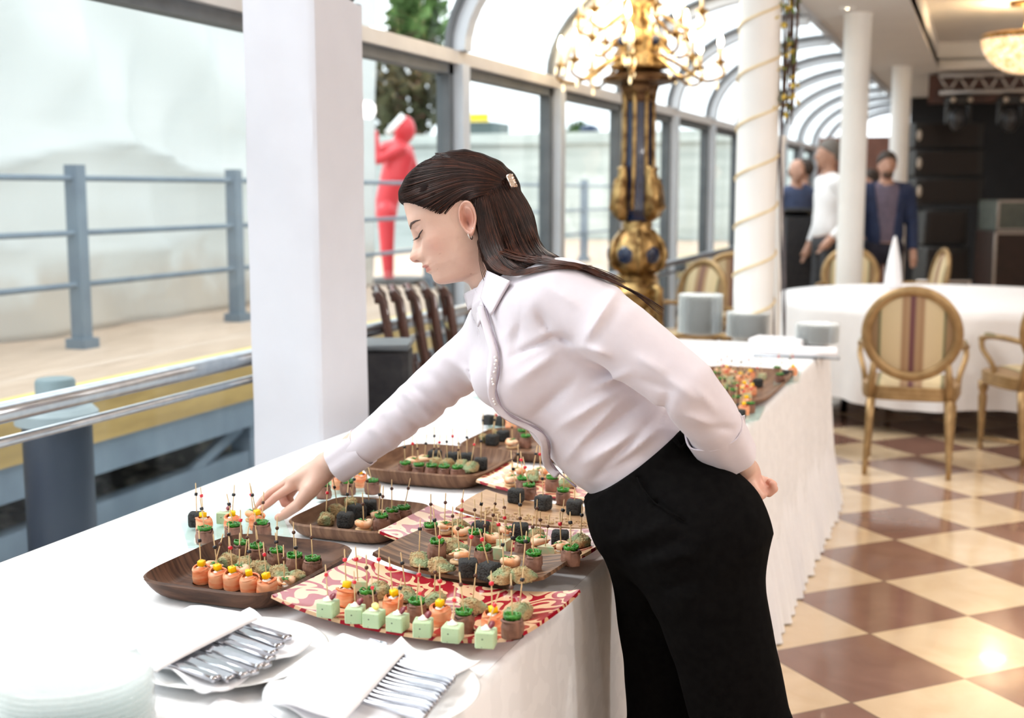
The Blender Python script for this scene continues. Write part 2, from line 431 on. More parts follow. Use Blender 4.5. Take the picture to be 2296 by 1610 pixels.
# window wall: plinth, transom, posts, panes, then the glazed quarter vault
struct(MB().bbox((WX - .08, -3, -0.02), (WX + .1, 24, .25)).bbox((WX - .1, -3, .25), (WX + .14, 24, .28)).build('wall_left', GREY, None, False))
struct(MB().bbox((WX - .05, -3, 2.065), (WX + .07, 24, 2.128)).build('trim_2', M('transom_beige_grey', (0.60, 0.56, 0.53), .35, 0, (.55, .51, .48), 6), None, False))
posts = [-0.25, 4.25] + [4.25 + 1.5 * k for k in range(1, 13)]
VR = (-1.38 - WX)
def vault(a): return WX + VR * (1 - math.cos(a)), 2.128 + (CZ_ - 2.128) * math.sin(a) * 1.0
def arc(y, dr=0.0, n=14, a1=math.pi / 2):
    pts = []
    for i in range(n):
        a = a1 * i / (n - 1); x, z = vault(a); pts.append((x + dr * math.cos(a), y, z - dr * math.sin(a)))
    return pts
for k, y in enumerate(posts):
    p = MB(); p.bbox((WX - .04, y - .045, .28), (WX + .09, y + .045, 2.065)); 
    ring = arc(y); vsx = []
    for (x, yy, z) in ring: pass
    def rib(u, v, y=y):                      # rectangular rib section following the arc
        a = math.pi / 2 * u; x, z = vault(a); s4 = [(-.045, .0), (.045, 0), (.045, .11), (-.045, .11), (-.045, 0)][int(round(v * 4))]
        return (x + s4[1] * math.cos(a) * .9, y + s4[0], z - s4[1] * math.sin(a) * .9)
    p.grid(rib, 15, 5)
    struct(p.build('trim_%d' % (k + 3), GREY, None, False))
for k in range(len(posts) - 1):
    y0, y1 = posts[k] + .045, posts[k + 1] - .045
    w = MB()
    for (a, b2) in ((y0, y0 + .05), (y1 - .05, y1)): w.bbox((WX - .03, a, .28), (WX + .04, b2, 2.065))
    w.bbox((WX - .03, y0, .28), (WX + .04, y1, .33)); w.bbox((WX - .03, y0, 2.015), (WX + .04, y1, 2.065))
    for yy in (y0 + .02, y1 - .02): w.tube([(x, y_, z) for (x, y_, z) in arc(yy, .02)], .02, 6)
    wo = struct(w.build('window_%d' % (k + 1), DGREY, None, False))
    g = MB(); g.bbox((WX - .004, y0 + .05, .33), (WX + .004, y1 - .05, 2.015)); g.build('glass_pane', PANE, wo, False)
    g = MB(); g.grid(lambda u, v: (vault(math.pi / 2 * u)[0], y0 + (y1 - y0) * v, vault(math.pi / 2 * u)[1]), 15, 2); g.build('curved_glass_pane', PANE, wo, True)

# end wall and stage
BROWN = M('brown_panel', (0.17, 0.065, 0.04), .5, 0, (0.13, 0.05, 0.03), 8)
struct(MB().bbox((-2.5, 20.0, 0), (-1.15, 20.1, 2.28)).build('wall_end', BROWN, None, False))
struct(MB().bbox((-1.15, 20.0, 0), (9, 20.1, 3.1)).build('wall_back', M('backstage_black', (.012, .011, .012), .8, 0, (.009, .008, .009), 4), None, False))
struct(MB().bbox((-0.72, 15.9, 2.49), (9, 16.05, 2.83)).build('trim_40', M('stage_header_brown', (0.075, 0.028, 0.02), .6, 0, (.05, .02, .015), 6), None, False))
struct(MB().bbox((8.9, -3, 0), (9, 20, 3.2)).build('wall_right', M('wall_cream', (.80, .74, .66), .7, 0, (.76, .70, .62), 4), None, False))
struct(MB().bbox((-2.5, -3.1, 0), (9, -3, 3.2)).build('wall_front', MATS['wall_cream'], None, False))
# three slim white columns along the edge of the vault
COLS = [(-1.05, 6.12, .098), (-1.03, 10.5, .105), (-0.97, 15.0, .105)]
for i, (x, y, r) in enumerate(COLS):
    struct(MB().lathe([(r * 1.25, 0), (r * 1.25, .03), (r, .06), (r, CZ_ - .02), (r * 1.1, CZ_)], (x, y, 0), 36).build('trim_%d' % (41 + i), WHITEP, None, True, sharp=40))

# ------------------------------------------------------------------ outside the glass
WOODD = M('deck_planks', (0.62, 0.47, 0.36), .7, 0, (0.48, 0.35, 0.26), 4, stretch=(8, .6, 1))
OCHRE = M('deck_fascia_ochre', (0.55, 0.36, 0.12), .6, 0, (0.42, 0.27, 0.09), 5, stretch=(1, .5, 3))
STEEL = M('outdoor_grey_steel', (0.19, 0.24, 0.29), .5, 0, (0.16, 0.20, 0.25), 6)
YEL = M('yellow_edge_paint', (0.85, 0.66, 0.22), .6, 0, (.78, .58, .18), 5)
WATER = M('dark_water', (0.03, 0.04, 0.055), .15, 0, (0.06, 0.07, 0.085), 3, bump=.3, bs=8)
DK = .51
struct(MB().bbox((-60, -20, -0.65), (-2.62, 90, -0.6)).build('floor_water', WATER, None, False))
struct(MB().bbox((-9, 0, DK - .04), (-4.16, 23.9, DK)).build('floor_deck', WOODD, None, False))
struct(MB().bbox((-4.16, 0, DK - .035), (-4.08, 26, DK + .004)).build('trim_50', YEL, None, False))
struct(MB().bbox((-4.14, 0, DK - .30), (-4.10, 26, DK - .04)).build('trim_51', OCHRE, None, False))
d = E('pier_frame', (-4.2, 10, -.6), 'blue grey steel frame carrying the outdoor wooden deck below the handrail', 'pier frame')
MB().bbox((-4.3, 0, DK - .47), (-4.12, 23.4, DK - .30)).build('beam', STEEL, d, False)
MB().bbox((-4.25, 0, -.25), (-4.15, 23.4, -.12)).build('beam', STEEL, d, False)
for y in np.arange(1.4, 16, 1.7): MB().bbox((-4.28, y - .06, -.6), (-4.14, y + .06, DK - .47)).build('strut', STEEL, d, False)
for y in np.arange(1.4, 14, 3.4): MB().tube([(-4.2, y + .1, -.5), (-4.2, y + 1.6, .03)], .04, 6).build('diagonal_brace', STEEL, d, False)
# rubble bank in the shade under the deck
bank = MB(); bank.grid(lambda u, v: (-4.9 - 3.2 * u + .15 * math.sin(40 * v), 0 + 23 * v, -.6 + .8 * u + .10 * math.sin(37 * v + 9 * u) * math.sin(23 * u + 61 * v)), 24, 120)
T(bank.build('stone_bank', M('rubble_stone', (.42, .40, .35), .9, 0, (.10, .10, .10), 7, lo=.45, hi=.62, bump=.6, bs=12)), 'sloping bank of grey rubble stones in the shade under the deck', 'stone bank')

# outdoor railing on the deck
r_ = E('outdoor_railing', (-5.1, 8, DK), 'long blue grey steel railing with three thin rails along the outdoor deck', 'railing')
for k in range(-2, 9):
    y = 6.12 + 1.69 * k; q = MB(); q.bbox((-5.145, y - .042, DK), (-5.055, y + .042, DK + 1.10)); q.bbox((-5.17, y - .07, DK), (-5.03, y + .07, DK + .06)); q.build('post', STEEL, r_, False)
for z in (1.02, .695, .385): MB().tube([(-5.1, 1.5, DK + z), (-5.1, 20.5, DK + z)], .018, 8).build('rail', STEEL, r_)

# white tarpaulin sheeting behind the railing
tarp_m = M('white_tarpaulin', (0.75, 0.765, 0.76), .55, 0, (0.63, 0.645, 0.64), 1.6, lo=.3, hi=.7)
N, L, b = nodes(tarp_m)
t_ = N.new('ShaderNodeTexCoord'); s_ = N.new('ShaderNodeSeparateXYZ'); L.new(t_.outputs['Object'], s_.inputs[0])
nn = N.new('ShaderNodeTexNoise'); nn.inputs['Scale'].default_value = 1.6; nn.inputs['Detail'].default_value = 6; L.new(t_.outputs['Object'], nn.inputs['Vector'])
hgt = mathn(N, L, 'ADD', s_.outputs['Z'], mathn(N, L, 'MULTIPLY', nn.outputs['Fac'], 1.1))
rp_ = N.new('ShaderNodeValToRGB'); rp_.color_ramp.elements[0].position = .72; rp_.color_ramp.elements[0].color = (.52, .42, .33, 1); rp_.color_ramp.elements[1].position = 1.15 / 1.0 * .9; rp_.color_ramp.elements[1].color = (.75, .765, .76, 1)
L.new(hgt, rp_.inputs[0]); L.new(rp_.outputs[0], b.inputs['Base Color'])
tl = N.new('ShaderNodeBsdfTranslucent'); tl.inputs[0].default_value = (.70, .725, .72, 1); ms = N.new('ShaderNodeMixShader'); ms.inputs[0].default_value = .5
L.new(b.outputs[0], ms.inputs[1]); L.new(tl.outputs[0], ms.inputs[2]); L.new(ms.outputs[0], N['Material Output'].inputs[0])
def tarp(u, v):
    y = 2.0 + 9.2 * u; z = 3.9 * v
    dx = .10 * math.sin(3.1 * y + 1.5 * z) * math.sin(1.3 * z + .4 * y) + .05 * math.sin(9 * y + 3 * math.sin(2.2 * z)) * (0.4 + .6 * v)
    dx += .13 * math.exp(-((z - 1.15 - .10 * math.sin(2 * y)) / .10) ** 2) + .07 * math.exp(-((z - .62 - .1 * math.sin(1.4 * y + 1)) / .08) ** 2) - .05 * math.sin(7 * (y * .5 + z))*.5
    dx *= 1 - .92 * smoothstep(.86, .985, u)
    return (-.25 + dx * 1.25 - .12 * (1 - v), y - 8, z)
tp = MB().slab(tarp, 150, 70, .004)
o = tp.build('tarpaulin', tarp_m, None, True); o.location = (-5.35, 8, DK); T(o, 'creased white tarpaulin sheeting hung behind the outdoor railing', 'tarpaulin')

# mooring pile and far bank
pl = E('mooring_pile', (-3.2, 3.68, -.6), 'dark navy mooring pile with grey cap just outside the window at left', 'mooring pile')
MB().lathe([(.125, -.6), (.125, .60), (.12, .62)], (-3.2, 3.68, 0), 28).build('shaft', M('navy_pile', (.014, .022, .042), .5, 0, (.02, .028, .045), 5), pl, True, sharp=40)
MB().lathe([(.15, .60), (.15, .64), (.13, .66)], (-3.2, 3.68, 0), 28).build('collar', M('pile_collar', (.35, .40, .42), .5), pl, True, sharp=40)
MB().lathe([(.072, .66), (.072, .755), (.065, .765)], (-3.2, 3.68, 0), 24).build('cap', M('pile_cap', (.22, .28, .30), .5), pl, True, sharp=40)
pl2 = E('steel_upright', (-3.45, 3.15, -.6), 'flat blue grey steel upright beside the mooring pile at far left', 'upright')
MB().bbox((-3.5, 3.06, -.6), (-3.38, 3.24, .55)).build('shaft', STEEL, pl2, False)

# inner handrail along the glass: two stainless tubes on brackets
INOX = M('brushed_steel', (.46, .48, .50), .28, 1.0, (.40, .42, .45), 30)
hr = E('handrail', (-2.36, 5, .8), 'pair of horizontal stainless steel handrail tubes along the window wall', 'handrail')
MB().tube([(-2.34, -1, .888), (-2.34, 19.5, .888)], .028, 14).build('upper_tube', INOX, hr)
MB().tube([(-2.36, -1, .806), (-2.36, 19.5, .806)], .014, 12).build('lower_tube', INOX, hr)
for y in posts[:14]: MB().bbox((-2.42, y - .02, .79), (-2.33, y + .02, .875)).bbox((-2.44, y - .03, .80), (-2.40, y + .03, .87)).build('bracket', M('bracket_dark', (.16, .17, .18), .4, .6), hr, False)

# far quay: pale embankment, trees, a kiosk with a yellow board, a parked car
PALE = M('pale_stone', (.60, .64, .60), .8, 0, (.47, .51, .48), 2.2, stretch=(.3, .3, 4))
T(MB().bbox((-34, 24, -.6), (-3.9, 60, 2.40)).bbox((-34, 23.9, 2.40), (-3.9, 24.3, 2.62)).build('embankment', PALE, None, False), 'pale stone embankment wall on the far side of the deck beyond the windows', 'embankment')
def shrub(name, c, r, seed, col, label, cat, base, trunk=True):
    rr = random.Random(seed); e = E(name, (c[0], c[1], base), label, cat); q = MB()
    for i in range(620):
        th = rr.random() * 6.28; ph = math.acos(2 * rr.random() - 1); k = .5 + .55 * rr.random()
        p = V3(c[0] + r[0] * k * math.sin(ph) * math.cos(th), c[1] + r[1] * k * math.sin(ph) * math.sin(th), c[2] + r[2] * k * math.cos(ph))
        s = .17 * max(r) * (.5 + rr.random()); a = V3(rr.uniform(-1, 1), rr.uniform(-1, 1), rr.uniform(-1, 1)); bb = nrm(np.cross(a, V3(.3, .5, .8))); a = nrm(a)
        q.add([p - a * s, p + bb * s * .5, p + a * s, p - bb * s * .5], [(0, 1, 2, 3)])
    q.build('foliage', col, e, False)
    if trunk: MB().tube([(c[0], c[1], base), (c[0], c[1], c[2])], [.22, .12], 8).build('trunk', BROWN, e)
LEAF = M('dark_leaves', (.05, .06, .025), .8, 0, (.10, .09, .04), 1.2); LEAF2 = M('green_leaves', (.12, .22, .06), .8, 0, (.06, .10, .03), 1.5)
QZ = 2.405
p0 = at(900, 200, 27.5); shrub('dark_tree', p0, (1.15, 1.0, 1.18), 5, LEAF, 'dark tree beyond the deck, left of the first grey window post', 'tree', QZ)
p0 = at(935, 35, 32); shrub('tall_tree', p0, (.75, .75, 1.3), 6, LEAF2, 'thin tree top seen through the vault beside the dark window post', 'tree', QZ)
p0 = at(1297, 285, 28); p0[2] = QZ + .34; shrub('green_bush', p0, (.32, .32, .27), 8, LEAF2, 'small bright green bush on the far quay behind the gilded lamp', 'bush', QZ, False)
p0 = at(1090, 292, 27); e = E('kiosk', (p0[0], p0[1], QZ), 'low dark kiosk with a yellow board on the far quay', 'kiosk')
MB().bbox((p0[0] - .35, p0[1] - .5, QZ), (p0[0] + .35, p0[1] + .5, p0[2] + .15)).build('body', M('kiosk_dark', (.10, .13, .13), .6), e, False); MB().box((p0[0] + .05, p0[1] - .52, p0[2] + .24), (.42, .06, .17)).build('sign_board', M('yellow_board', (.85, .62, .03), .5), e, False)
p0 = at(1322, 305, 27); cr_ = E('parked_car', (p0[0], p0[1], QZ), 'dark blue car parked on the far quay beside the green bush', 'car')
MB().rbox((p0[0], p0[1], QZ + .20), (.42, .9, .24), .06).rbox((p0[0], p0[1], QZ + .38), (.34, .5, .18), .07).build('car_body', M('navy_car', (.03, .05, .10), .3), cr_, True, sharp=40)
for sx_ in (-.17, .17):
    for sy in (-.28, .28): MB().lathe([(.02, -.03), (.09, -.03), (.09, .03), (.02, .03)], (p0[0] + sx_, p0[1] + sy, QZ + .092), 14, axis=(1, 0, 0)).build('wheel', DGREY, cr_)

# ------------------------------------------------------------------ buffet table
TZ = .75; X0, X1, Y0, Y1 = -1.74, -.645, .55, 5.85
CLOTH = M('white_damask', (.86, .855, .87), .75, 0, (.82, .815, .83), 26, 1, lo=.48, hi=.52, sheen=.2)
SKIRT = M('white_skirt_cloth', (.84, .83, .845), .8, 0, (.81, .80, .815), 9, sheen=.2)
tb = E('buffet_table', ((X0 + X1) / 2, (Y0 + Y1) / 2, 0), 'long buffet table under a white damask cloth with a pleated skirt', 'table')
cz = MB()
def top_h(x, y): return .0022 * np.exp(-((x + 1.50 + .01 * y) / .006) ** 2) + .0006 * math.sin(9 * x + 4 * y)
cz.grid(lambda u, v: (X0 + .012 + (X1 - X0 - .024) * u, Y0 + .012 + (Y1 - Y0 - .024) * v, TZ + top_h(X0 + (X1 - X0) * u, Y0 + (Y1 - Y0) * v)), 90, 40)
def per(u):
    """walk front edge (far to near) ... around the table; returns point and outward normal"""
    Lx, Ly = X1 - X0, Y1 - Y0; tot = 2 * Ly + Lx; s = u * tot; R = .035
    if s < Ly: p, n = (X1, Y0 + s), (1, 0)
    elif s < Ly + Lx: p, n = (X1 - (s - Ly), Y1), (0, 1)
    else: p, n = (X0, Y1 - (s - Ly - Lx)), (-1, 0)
    n = V3(*n, 0)
    e = min(abs(s - Ly), abs(s - Ly - Lx))
    if e < .12:                       # blend the normal round the corners
        k = .5 * (1 - e / .12)
        o = V3(0, 1, 0) if abs(n[0]) > .5 else (V3(1, 0, 0) if abs(s - Ly) < abs(s - Ly - Lx) else V3(-1, 0, 0))
        n = nrm(n * (1 - k) + o * k)
    return V3(*p, 0), n, s
def drape(u, v):
    p, n, s = per(u); e = min(abs(s - (Y1 - Y0)), abs(s - (Y1 - Y0) - (X1 - X0)))
    zt = TZ - .012
    hem = .26 + .03 * math.sin(2.1 * s + 1)
    if v < .12:
        a = v / .12 * math.pi / 2; return p - n * (.012 - .012 * math.sin(a)) + V3(0, 0, zt + .012 * math.cos(a))
    k = (v - .12) / .88; z = zt - (zt - hem) * k
    f = .10 + .5 * math.exp(-(e / .25) ** 2)
    w = k * (.012 * math.sin(13 * s + 2 * math.sin(3 * s)) + .008 * math.sin(29 * s + 1.3)) * (0.35 + f) + .05 * k * (0.4 + f)
    if n[0] > .5: w *= 1 - .9 * math.exp(-((p[1] - 2.15) / .28) ** 4)
    return p + n * w + V3(0, 0, z)
cz.grid(drape, 420, 16, flip=True)
cz.build('tablecloth', CLOTH, tb, True)
sk = MB()
def skirt(u, v):
    p, n, s = per(u); z = .52 - (.52 - .006) * v
    w = .012 + .055 * v + (.004 + .020 * v) * math.sin(62 * s + 1.2 * math.sin(5 * s)) + .006 * v * math.sin(23 * s)
    if n[0] > .5: w -= (.012 + .05 * v) * .9 * math.exp(-((p[1] - 2.15) / .28) ** 4)
    return p + n * (w - .03 * (1 - v)) + V3(0, 0, z)
sk.grid(skirt, 1100, 10, flip=True); sk.build('table_skirt', SKIRT, tb, True)
MB().bbox((X0 + .02, Y0 + .02, TZ - .035), (X1 - .02, Y1 - .02, TZ - .006)).build('tabletop', BROWN, tb, False)
for y in (.75, 2.4, 4.0, 5.6):
    for x in (X0 + .1, X1 - .1): MB().bbox((x - .02, y - .02, 0), (x + .02, y + .02, TZ - .035)).build('leg', DGREY, tb, False)

# ------------------------------------------------------------------ trays and plates
WAL = M('walnut_wood', (.135, .068, .042), .42, 0, (.055, .028, .019), 5, 5, lo=.38, hi=.62, stretch=(3, 22, 3), spec=.16)
WAL2 = M('brown_wood', (.215, .118, .07), .45, 0, (.13, .066, .04), 5, 5, lo=.38, hi=.62, stretch=(22, 3, 3), spec=.16)
WAL3 = M('pale_board_wood', (.46, .28, .15), .45, 0, (.34, .19, .10), 5, 5, stretch=(4, 22, 3))
ZEB = M('zebrano_wood', (.25, .14, .08), .4, 0, (.09, .05, .033), 4, 5, lo=.42, hi=.58, stretch=(2.5, 24, 3), spec=.16)
RED = M('red_scroll_lacquer', (.80, .55, .36), .2, coat=.25)
N, L, b = nodes(RED)
t_ = N.new('ShaderNodeTexCoord'); n1 = N.new('ShaderNodeTexNoise'); n1.inputs['Scale'].default_value = 15; n1.inputs['Detail'].default_value = 1
L.new(t_.outputs['Object'], n1.inputs['Vector'])
vm = N.new('ShaderNodeVectorMath'); vm.operation = 'MULTIPLY_ADD'; vm.inputs[1].default_value = (.085, .085, .085); L.new(n1.outputs['Color'], vm.inputs[0]); L.new(t_.outputs['Object'], vm.inputs[2])
vo = N.new('ShaderNodeTexVoronoi'); vo.inputs['Scale'].default_value = 17; L.new(vm.outputs[0], vo.inputs['Vector'])
q = mathn(N, L, 'SINE', mathn(N, L, 'MULTIPLY', vo.outputs['Distance'], 17.0)); q = mathn(N, L, 'GREATER_THAN', q, 0.02)
L.new(mixc(N, L, q, (.70, .45, .27), (.32, .010, .022)), b.inputs['Base Color'])
GLASSP = M('plate_glass', (.92, .98, .96), .03, 0, (.90, .97, .95), 5, trans=.0)
def ware(name, tint, diff, fac, face=.55):
    mt = bpy.data.materials.new(name); mt.use_nodes = True; N = mt.node_tree.nodes; L = mt.node_tree.links; N.remove(N['Principled BSDF'])
    tr = N.new('ShaderNodeBsdfTransparent'); tr.inputs[0].default_value = (*tint, 1)
    df = N.new('ShaderNodeBsdfDiffuse'); df.inputs[0].default_value = (*diff, 1)
    gl = N.new('ShaderNodeBsdfGlossy'); gl.inputs['Roughness'].default_value = .05
    lw = N.new('ShaderNodeLayerWeight'); lw.inputs[0].default_value = .5
    m1 = N.new('ShaderNodeMixShader'); m2 = N.new('ShaderNodeMixShader')
    f1 = mathn(N, L, 'MULTIPLY_ADD', lw.outputs['Facing'], face, fac); L.new(f1, m1.inputs[0]); L.new(tr.outputs[0], m1.inputs[1]); L.new(df.outputs[0], m1.inputs[2])
    L.new(mathn(N, L, 'MULTIPLY_ADD', mathn(N, L, 'POWER', lw.outputs['Facing'], 4.0), .55, .03), m2.inputs[0]); L.new(m1.outputs[0], m2.inputs[1]); L.new(gl.outputs[0], m2.inputs[2])
    L.new(m2.outputs[0], N['Material Output'].inputs[0]); return mt
GLASSW = ware('clear_glassware', (.975, .984, .982), (.87, .895, .89), .03, .26)
GLASSG = ware('greenish_glass_plate', (.93, .985, .97), (.70, .92, .86), .02, .22)
HT = {}
def rounded(u, v, c=.16):
    x, y = 2 * u - 1, 2 * v - 1; m = max(abs(x), abs(y)); r = max(1e-9, math.hypot(x, y)); k = m / r   # towards a circle
    f = (1 - c) + c * k
    return x * f, y * f, m
def rounded_rect(u, v, n):
    x, y = 2 * u - 1, 2 * v - 1; m = max(abs(x), abs(y)); f = m / max(1e-9, (abs(x) ** n + abs(y) ** n) ** (1 / n)) if m > 1e-9 else 1
    return x * f, y * f, m
def deep_tray(key, lo, hi, H, mat, label, z0=TZ + .001, tilt=0.0, cat='tray'):
    """square wooden tray with sloping rounded sides"""
    c = V3((lo[0] + hi[0]) / 2, (lo[1] + hi[1]) / 2, z0); a, b_ = (hi[0] - lo[0]) / 2, (hi[1] - lo[1]) / 2
    def fn(u, v):
        x, y, m = rounded_rect(u, v, 5.0); base = .80
        if m < .62: k = m / .62 * base; h = .007
        else:
            t = (m - .62) / .38; k = base + (1 - base) * t ** .9; h = .007 + (H - .007) * t ** 1.7
        s = k / max(m, 1e-6) if m > 1e-6 else 0
        return c + V3(a * x * s, b_ * y * s, h)
    o = MB().slab(fn, 33, 33, .006).build('serving_tray', mat, None, True, sharp=50)
    T(o, label, cat); HT[key] = lambda x, y: z0 + .0075; return o
def curved_board(key, lo, hi, H, mat, label, z0=TZ + .001, name='serving_board', cat='board', th=.006, Hy=.0, lift=.010, foot=True, rz=0.0):
    """rectangular board bending up towards its two ends"""
    c = V3((lo[0] + hi[0]) / 2, (lo[1] + hi[1]) / 2, z0); a, b_ = (hi[0] - lo[0]) / 2, (hi[1] - lo[1]) / 2
    hh = lambda x, y: th + lift + H * abs(x) ** 2.6 + Hy * abs(y) ** 3
    def fn(u, v):
        x, y, m = rounded(u, v, .05); X_, Y_ = a * x, b_ * y; return c + V3(X_ * math.cos(rz) - Y_ * math.sin(rz), X_ * math.sin(rz) + Y_ * math.cos(rz), hh(x, y))
    mb = MB().slab(fn, 41, 21, th)
    if foot: mb.rbox(c + V3(0, 0, (lift + .001) / 2), (a * .9, b_ * .9, lift + .001), .002, rz=rz)
    o = mb.build(name, mat, None, True, sharp=45); T(o, label, cat)
    def top_(x, y):
        dx, dy = x - c[0], y - c[1]; X_, Y_ = dx * math.cos(rz) + dy * math.sin(rz), dy * math.cos(rz) - dx * math.sin(rz)
        return z0 + hh(max(-1, min(1, X_ / a)), max(-1, min(1, Y_ / b_))) + .0006
    HT[key] = top_; return o
deep_tray('T1', (-1.350, 1.712), (-1.070, 2.035), .040, WAL, 'large dark walnut square tray at front, nearest the knives')
curved_board('P1', (-1.058, 1.684), (-.612, 1.940), .024, RED, 'red and cream scroll patterned plate at front edge, right of the walnut tray', name='patterned_plate', cat='plate', Hy=.006, rz=-.105)
curved_board('P2', (-1.085, 2.125), (-.655, 2.36), .026, RED, 'red and cream patterned plate whose right end reaches her trousers', name='patterned_plate', cat='plate', Hy=.004, lift=.006, rz=-.05)
curved_board('T2', (-1.005, 1.945), (-.665, 2.120), .022, ZEB, 'striped brown curved wooden board with black cubes, behind the front red plate', lift=.026, rz=-.08)
deep_tray('T3', (-1.312, 2.145), (-1.075, 2.392), .034, WAL2, 'small square brown tray standing just right of her reaching hand')
deep_tray('T4', (-1.405, 2.625), (-1.085, 2.945), .042, WAL2, 'square brown tray with black cubes standing below her forearm')
p5 = hz(1050, 992, TZ + .03); deep_tray('T5', (p5[0] - .01, p5[1] - .08), (p5[0] + .30, p5[1] + .22), .034, WAL2, 'farthest brown square tray, half hidden by the front of her blouse')
q3 = hz(1072, 1085, TZ + .02); curved_board('P3', (q3[0], q3[1] - .02), (q3[0] + .45, q3[1] + .20), .022, RED, 'red patterned plate half hidden behind the lower front of her blouse', name='patterned_plate', cat='plate', lift=.006)
q6 = hz(1082, 1108, TZ + .03); curved_board('T6', (q6[0], q6[1] - .16), (q6[0] + .40, q6[1] + .015), .020, WAL3, 'pale curved wooden board with crumbs beside her waistband', lift=.012)
# crumbs scattered on the pale board and the striped board
CRUMB = M('nut_crumb', (.62, .44, .24), .8, 0, (.46, .30, .15), 60)
rr = random.Random(4); cm = MB()
for i in range(260):
    x = q6[0] + .05 + .33 * rr.random(); y = q6[1] - .15 + .05 * rr.random() ** 1.3; s = rr.uniform(.0015, .0035); cm.ball((x, y, HT['T6'](x, y) + s * .5), (s, s * .8, s * .6), 5, 4)
o = cm.build('crumbs', CRUMB, None, False); T(o, 'golden nut crumbs strewn along the front of the pale board', 'crumbs', kind='stuff')
def glass_plate(key, quad, label, z=TZ + .002, tilt=None):
    mb = MB()
    def fn(u, v):
        p = (quad[0] * (1 - u) + quad[1] * u) * (1 - v) + (quad[3] * (1 - u) + quad[2] * u) * v
        e = max(abs(2 * u - 1), abs(2 * v - 1)); p = p.copy(); p[2] += .006 + .006 * e ** 4; return p
    o = mb.slab(fn, 15, 15, .005).build('glass_plate', GLASSG, None, True, sharp=50); T(o, label, 'plate')
    HT[key] = lambda x, y: z + .0065; return o
g = [hz(a, b_, TZ + .002) for a, b_ in ((422, 1238), (652, 1213), (616, 1128), (398, 1166))]
glass_plate('G1', g, 'square glass plate held by her fingertips at left')
g = [hz(a, b_, TZ + .002) for a, b_ in ((692, 1128), (835, 1112), (800, 1075), (672, 1086))]
glass_plate('G2', g, 'square glass plate behind the small brown tray, under her cuff')
g = [hz(a, b_, TZ + .002) for a, b_ in ((1095, 967), (1260, 975), (1250, 945), (1090, 940))]
glass_plate('G3', g, 'square glass plate beyond the farthest brown tray')
g = [hz(a, b_, TZ + .002) for a, b_ in ((1060, 897), (1150, 897), (1140, 876), (1060, 874))]
glass_plate('G6', g, 'small glass plate on the bare cloth under her chest')
g = [hz(a, b_, TZ + .002) for a, b_ in ((1735, 870), (1790, 862), (1795, 835), (1740, 838))]
glass_plate('G4', g, 'glass plate right of the far wooden tray on the buffet')
g = [hz(a, b_, TZ + .002) for a, b_ in ((1640, 955), (1700, 948), (1715, 918), (1650, 920))]
glass_plate('G5', g, 'glass plate at the table edge behind her left cuff')
fa = hz(1695, 926, TZ); fb = hz(1738, 882, TZ)
deep_tray('F1', (fa[0] - .34, fa[1] - .02), (fa[0] + .02, fb[1] + .38), .035, WAL2, 'wooden tray crowded with canapes on the far half of the buffet')

# ------------------------------------------------------------------ canapes
def rndball(c, r, seed, amp, n=14, m=9, sq=None):
    rr = random.Random(seed); ph = [(rr.uniform(-1, 1), rr.uniform(-1, 1), rr.uniform(-1, 1), rr.random() * 6) for _ in range(7)]
    mb = MB().ball((0, 0, 0), 1, n, m); out = []
    for p in mb.v:
        p = V3(*p); s = sum(math.sin(4.2 * (a * p[0] + b_ * p[1] + c_ * p[2]) + d_) for a, b_, c_, d_ in ph) / 7
        f = 1 + amp * s
        if sq: f *= 1 / (sum(abs(k) ** sq for k in p) ** (1 / sq))
        out.append(V3(c[0] + r[0] * p[0] * f, c[1] + r[1] * p[1] * f, c[2] + r[2] * p[2] * f))
    mb.v = [tuple(p) for p in out]; return mb
SALM = M('salmon_flesh', (.76, .185, .06), .35, 0, (.84, .40, .22), 24, 2, lo=.42, hi=.62, stretch=(1, 1, 4.5), sss=.15)
BEEF = M('roast_beef', (.27, .135, .092), .5, 0, (.15, .072, .05), 60, 3, bump=.5, bs=70, stretch=(1, 1, .35))
SEAW = M('green_seaweed', (.045, .30, .02), .3, 0, (.02, .15, .012), 80, 2, coat=.3)
MANG = M('mango_cube', (1.0, .62, .0), .3, 0, (.98, .52, .0), 90, sss=.1)
CREAM = M('white_cream', (.90, .86, .80), .4, 0, (.86, .80, .72), 60)
NUT = M('pistachio_crumb', (.47, .33, .16), .8, 0, (.30, .36, .19), 34, 5, lo=.43, hi=.54, bump=1.0, bs=160)
BLAK = M('black_bread', (.012, .012, .013), .8, 0, (.035, .035, .034), 260, 2, lo=.55, hi=.42, bump=.7, bs=320)
GRN = M('pale_green_mousse', (.46, .60, .37), .5, 0, (.06, .08, .05), 130, 1, lo=.27, hi=.31, sss=.1)
SHRI = M('shrimp', (.82, .36, .16), .35, 0, (.88, .62, .42), 45, 2, stretch=(1, 1, 1))
TOAST = M('toast_round', (.66, .45, .25), .7, 0, (.52, .32, .16), 70)
GRAPE = M('red_grape', (.16, .02, .035), .25, 0, (.28, .05, .06), 60); YELF = M('yellow_berry', (.90, .72, .10), .3, 0, (.92, .80, .35), 60)
PICK = M('bamboo_pick', (.72, .53, .30), .5, 0, (.62, .43, .22), 60)
BEADM = {'r': M('red_bead', (.75, .02, .04), .15, 0, (.6, .01, .03), 60, coat=.6), 'k': M('black_bead', (.012, .014, .018), .25, 0, (.02, .02, .025), 60), 'b': M('brown_bead', (.10, .038, .022), .45, 0, (.07, .025, .015), 60)}
LIB = {}
def meshof(key, mb, mat, sharp=None):
    if key not in LIB:
        o = mb().build(key, mat, None, True, sharp=sharp); LIB[key] = o.data; bpy.data.objects.remove(o)
    return LIB[key]
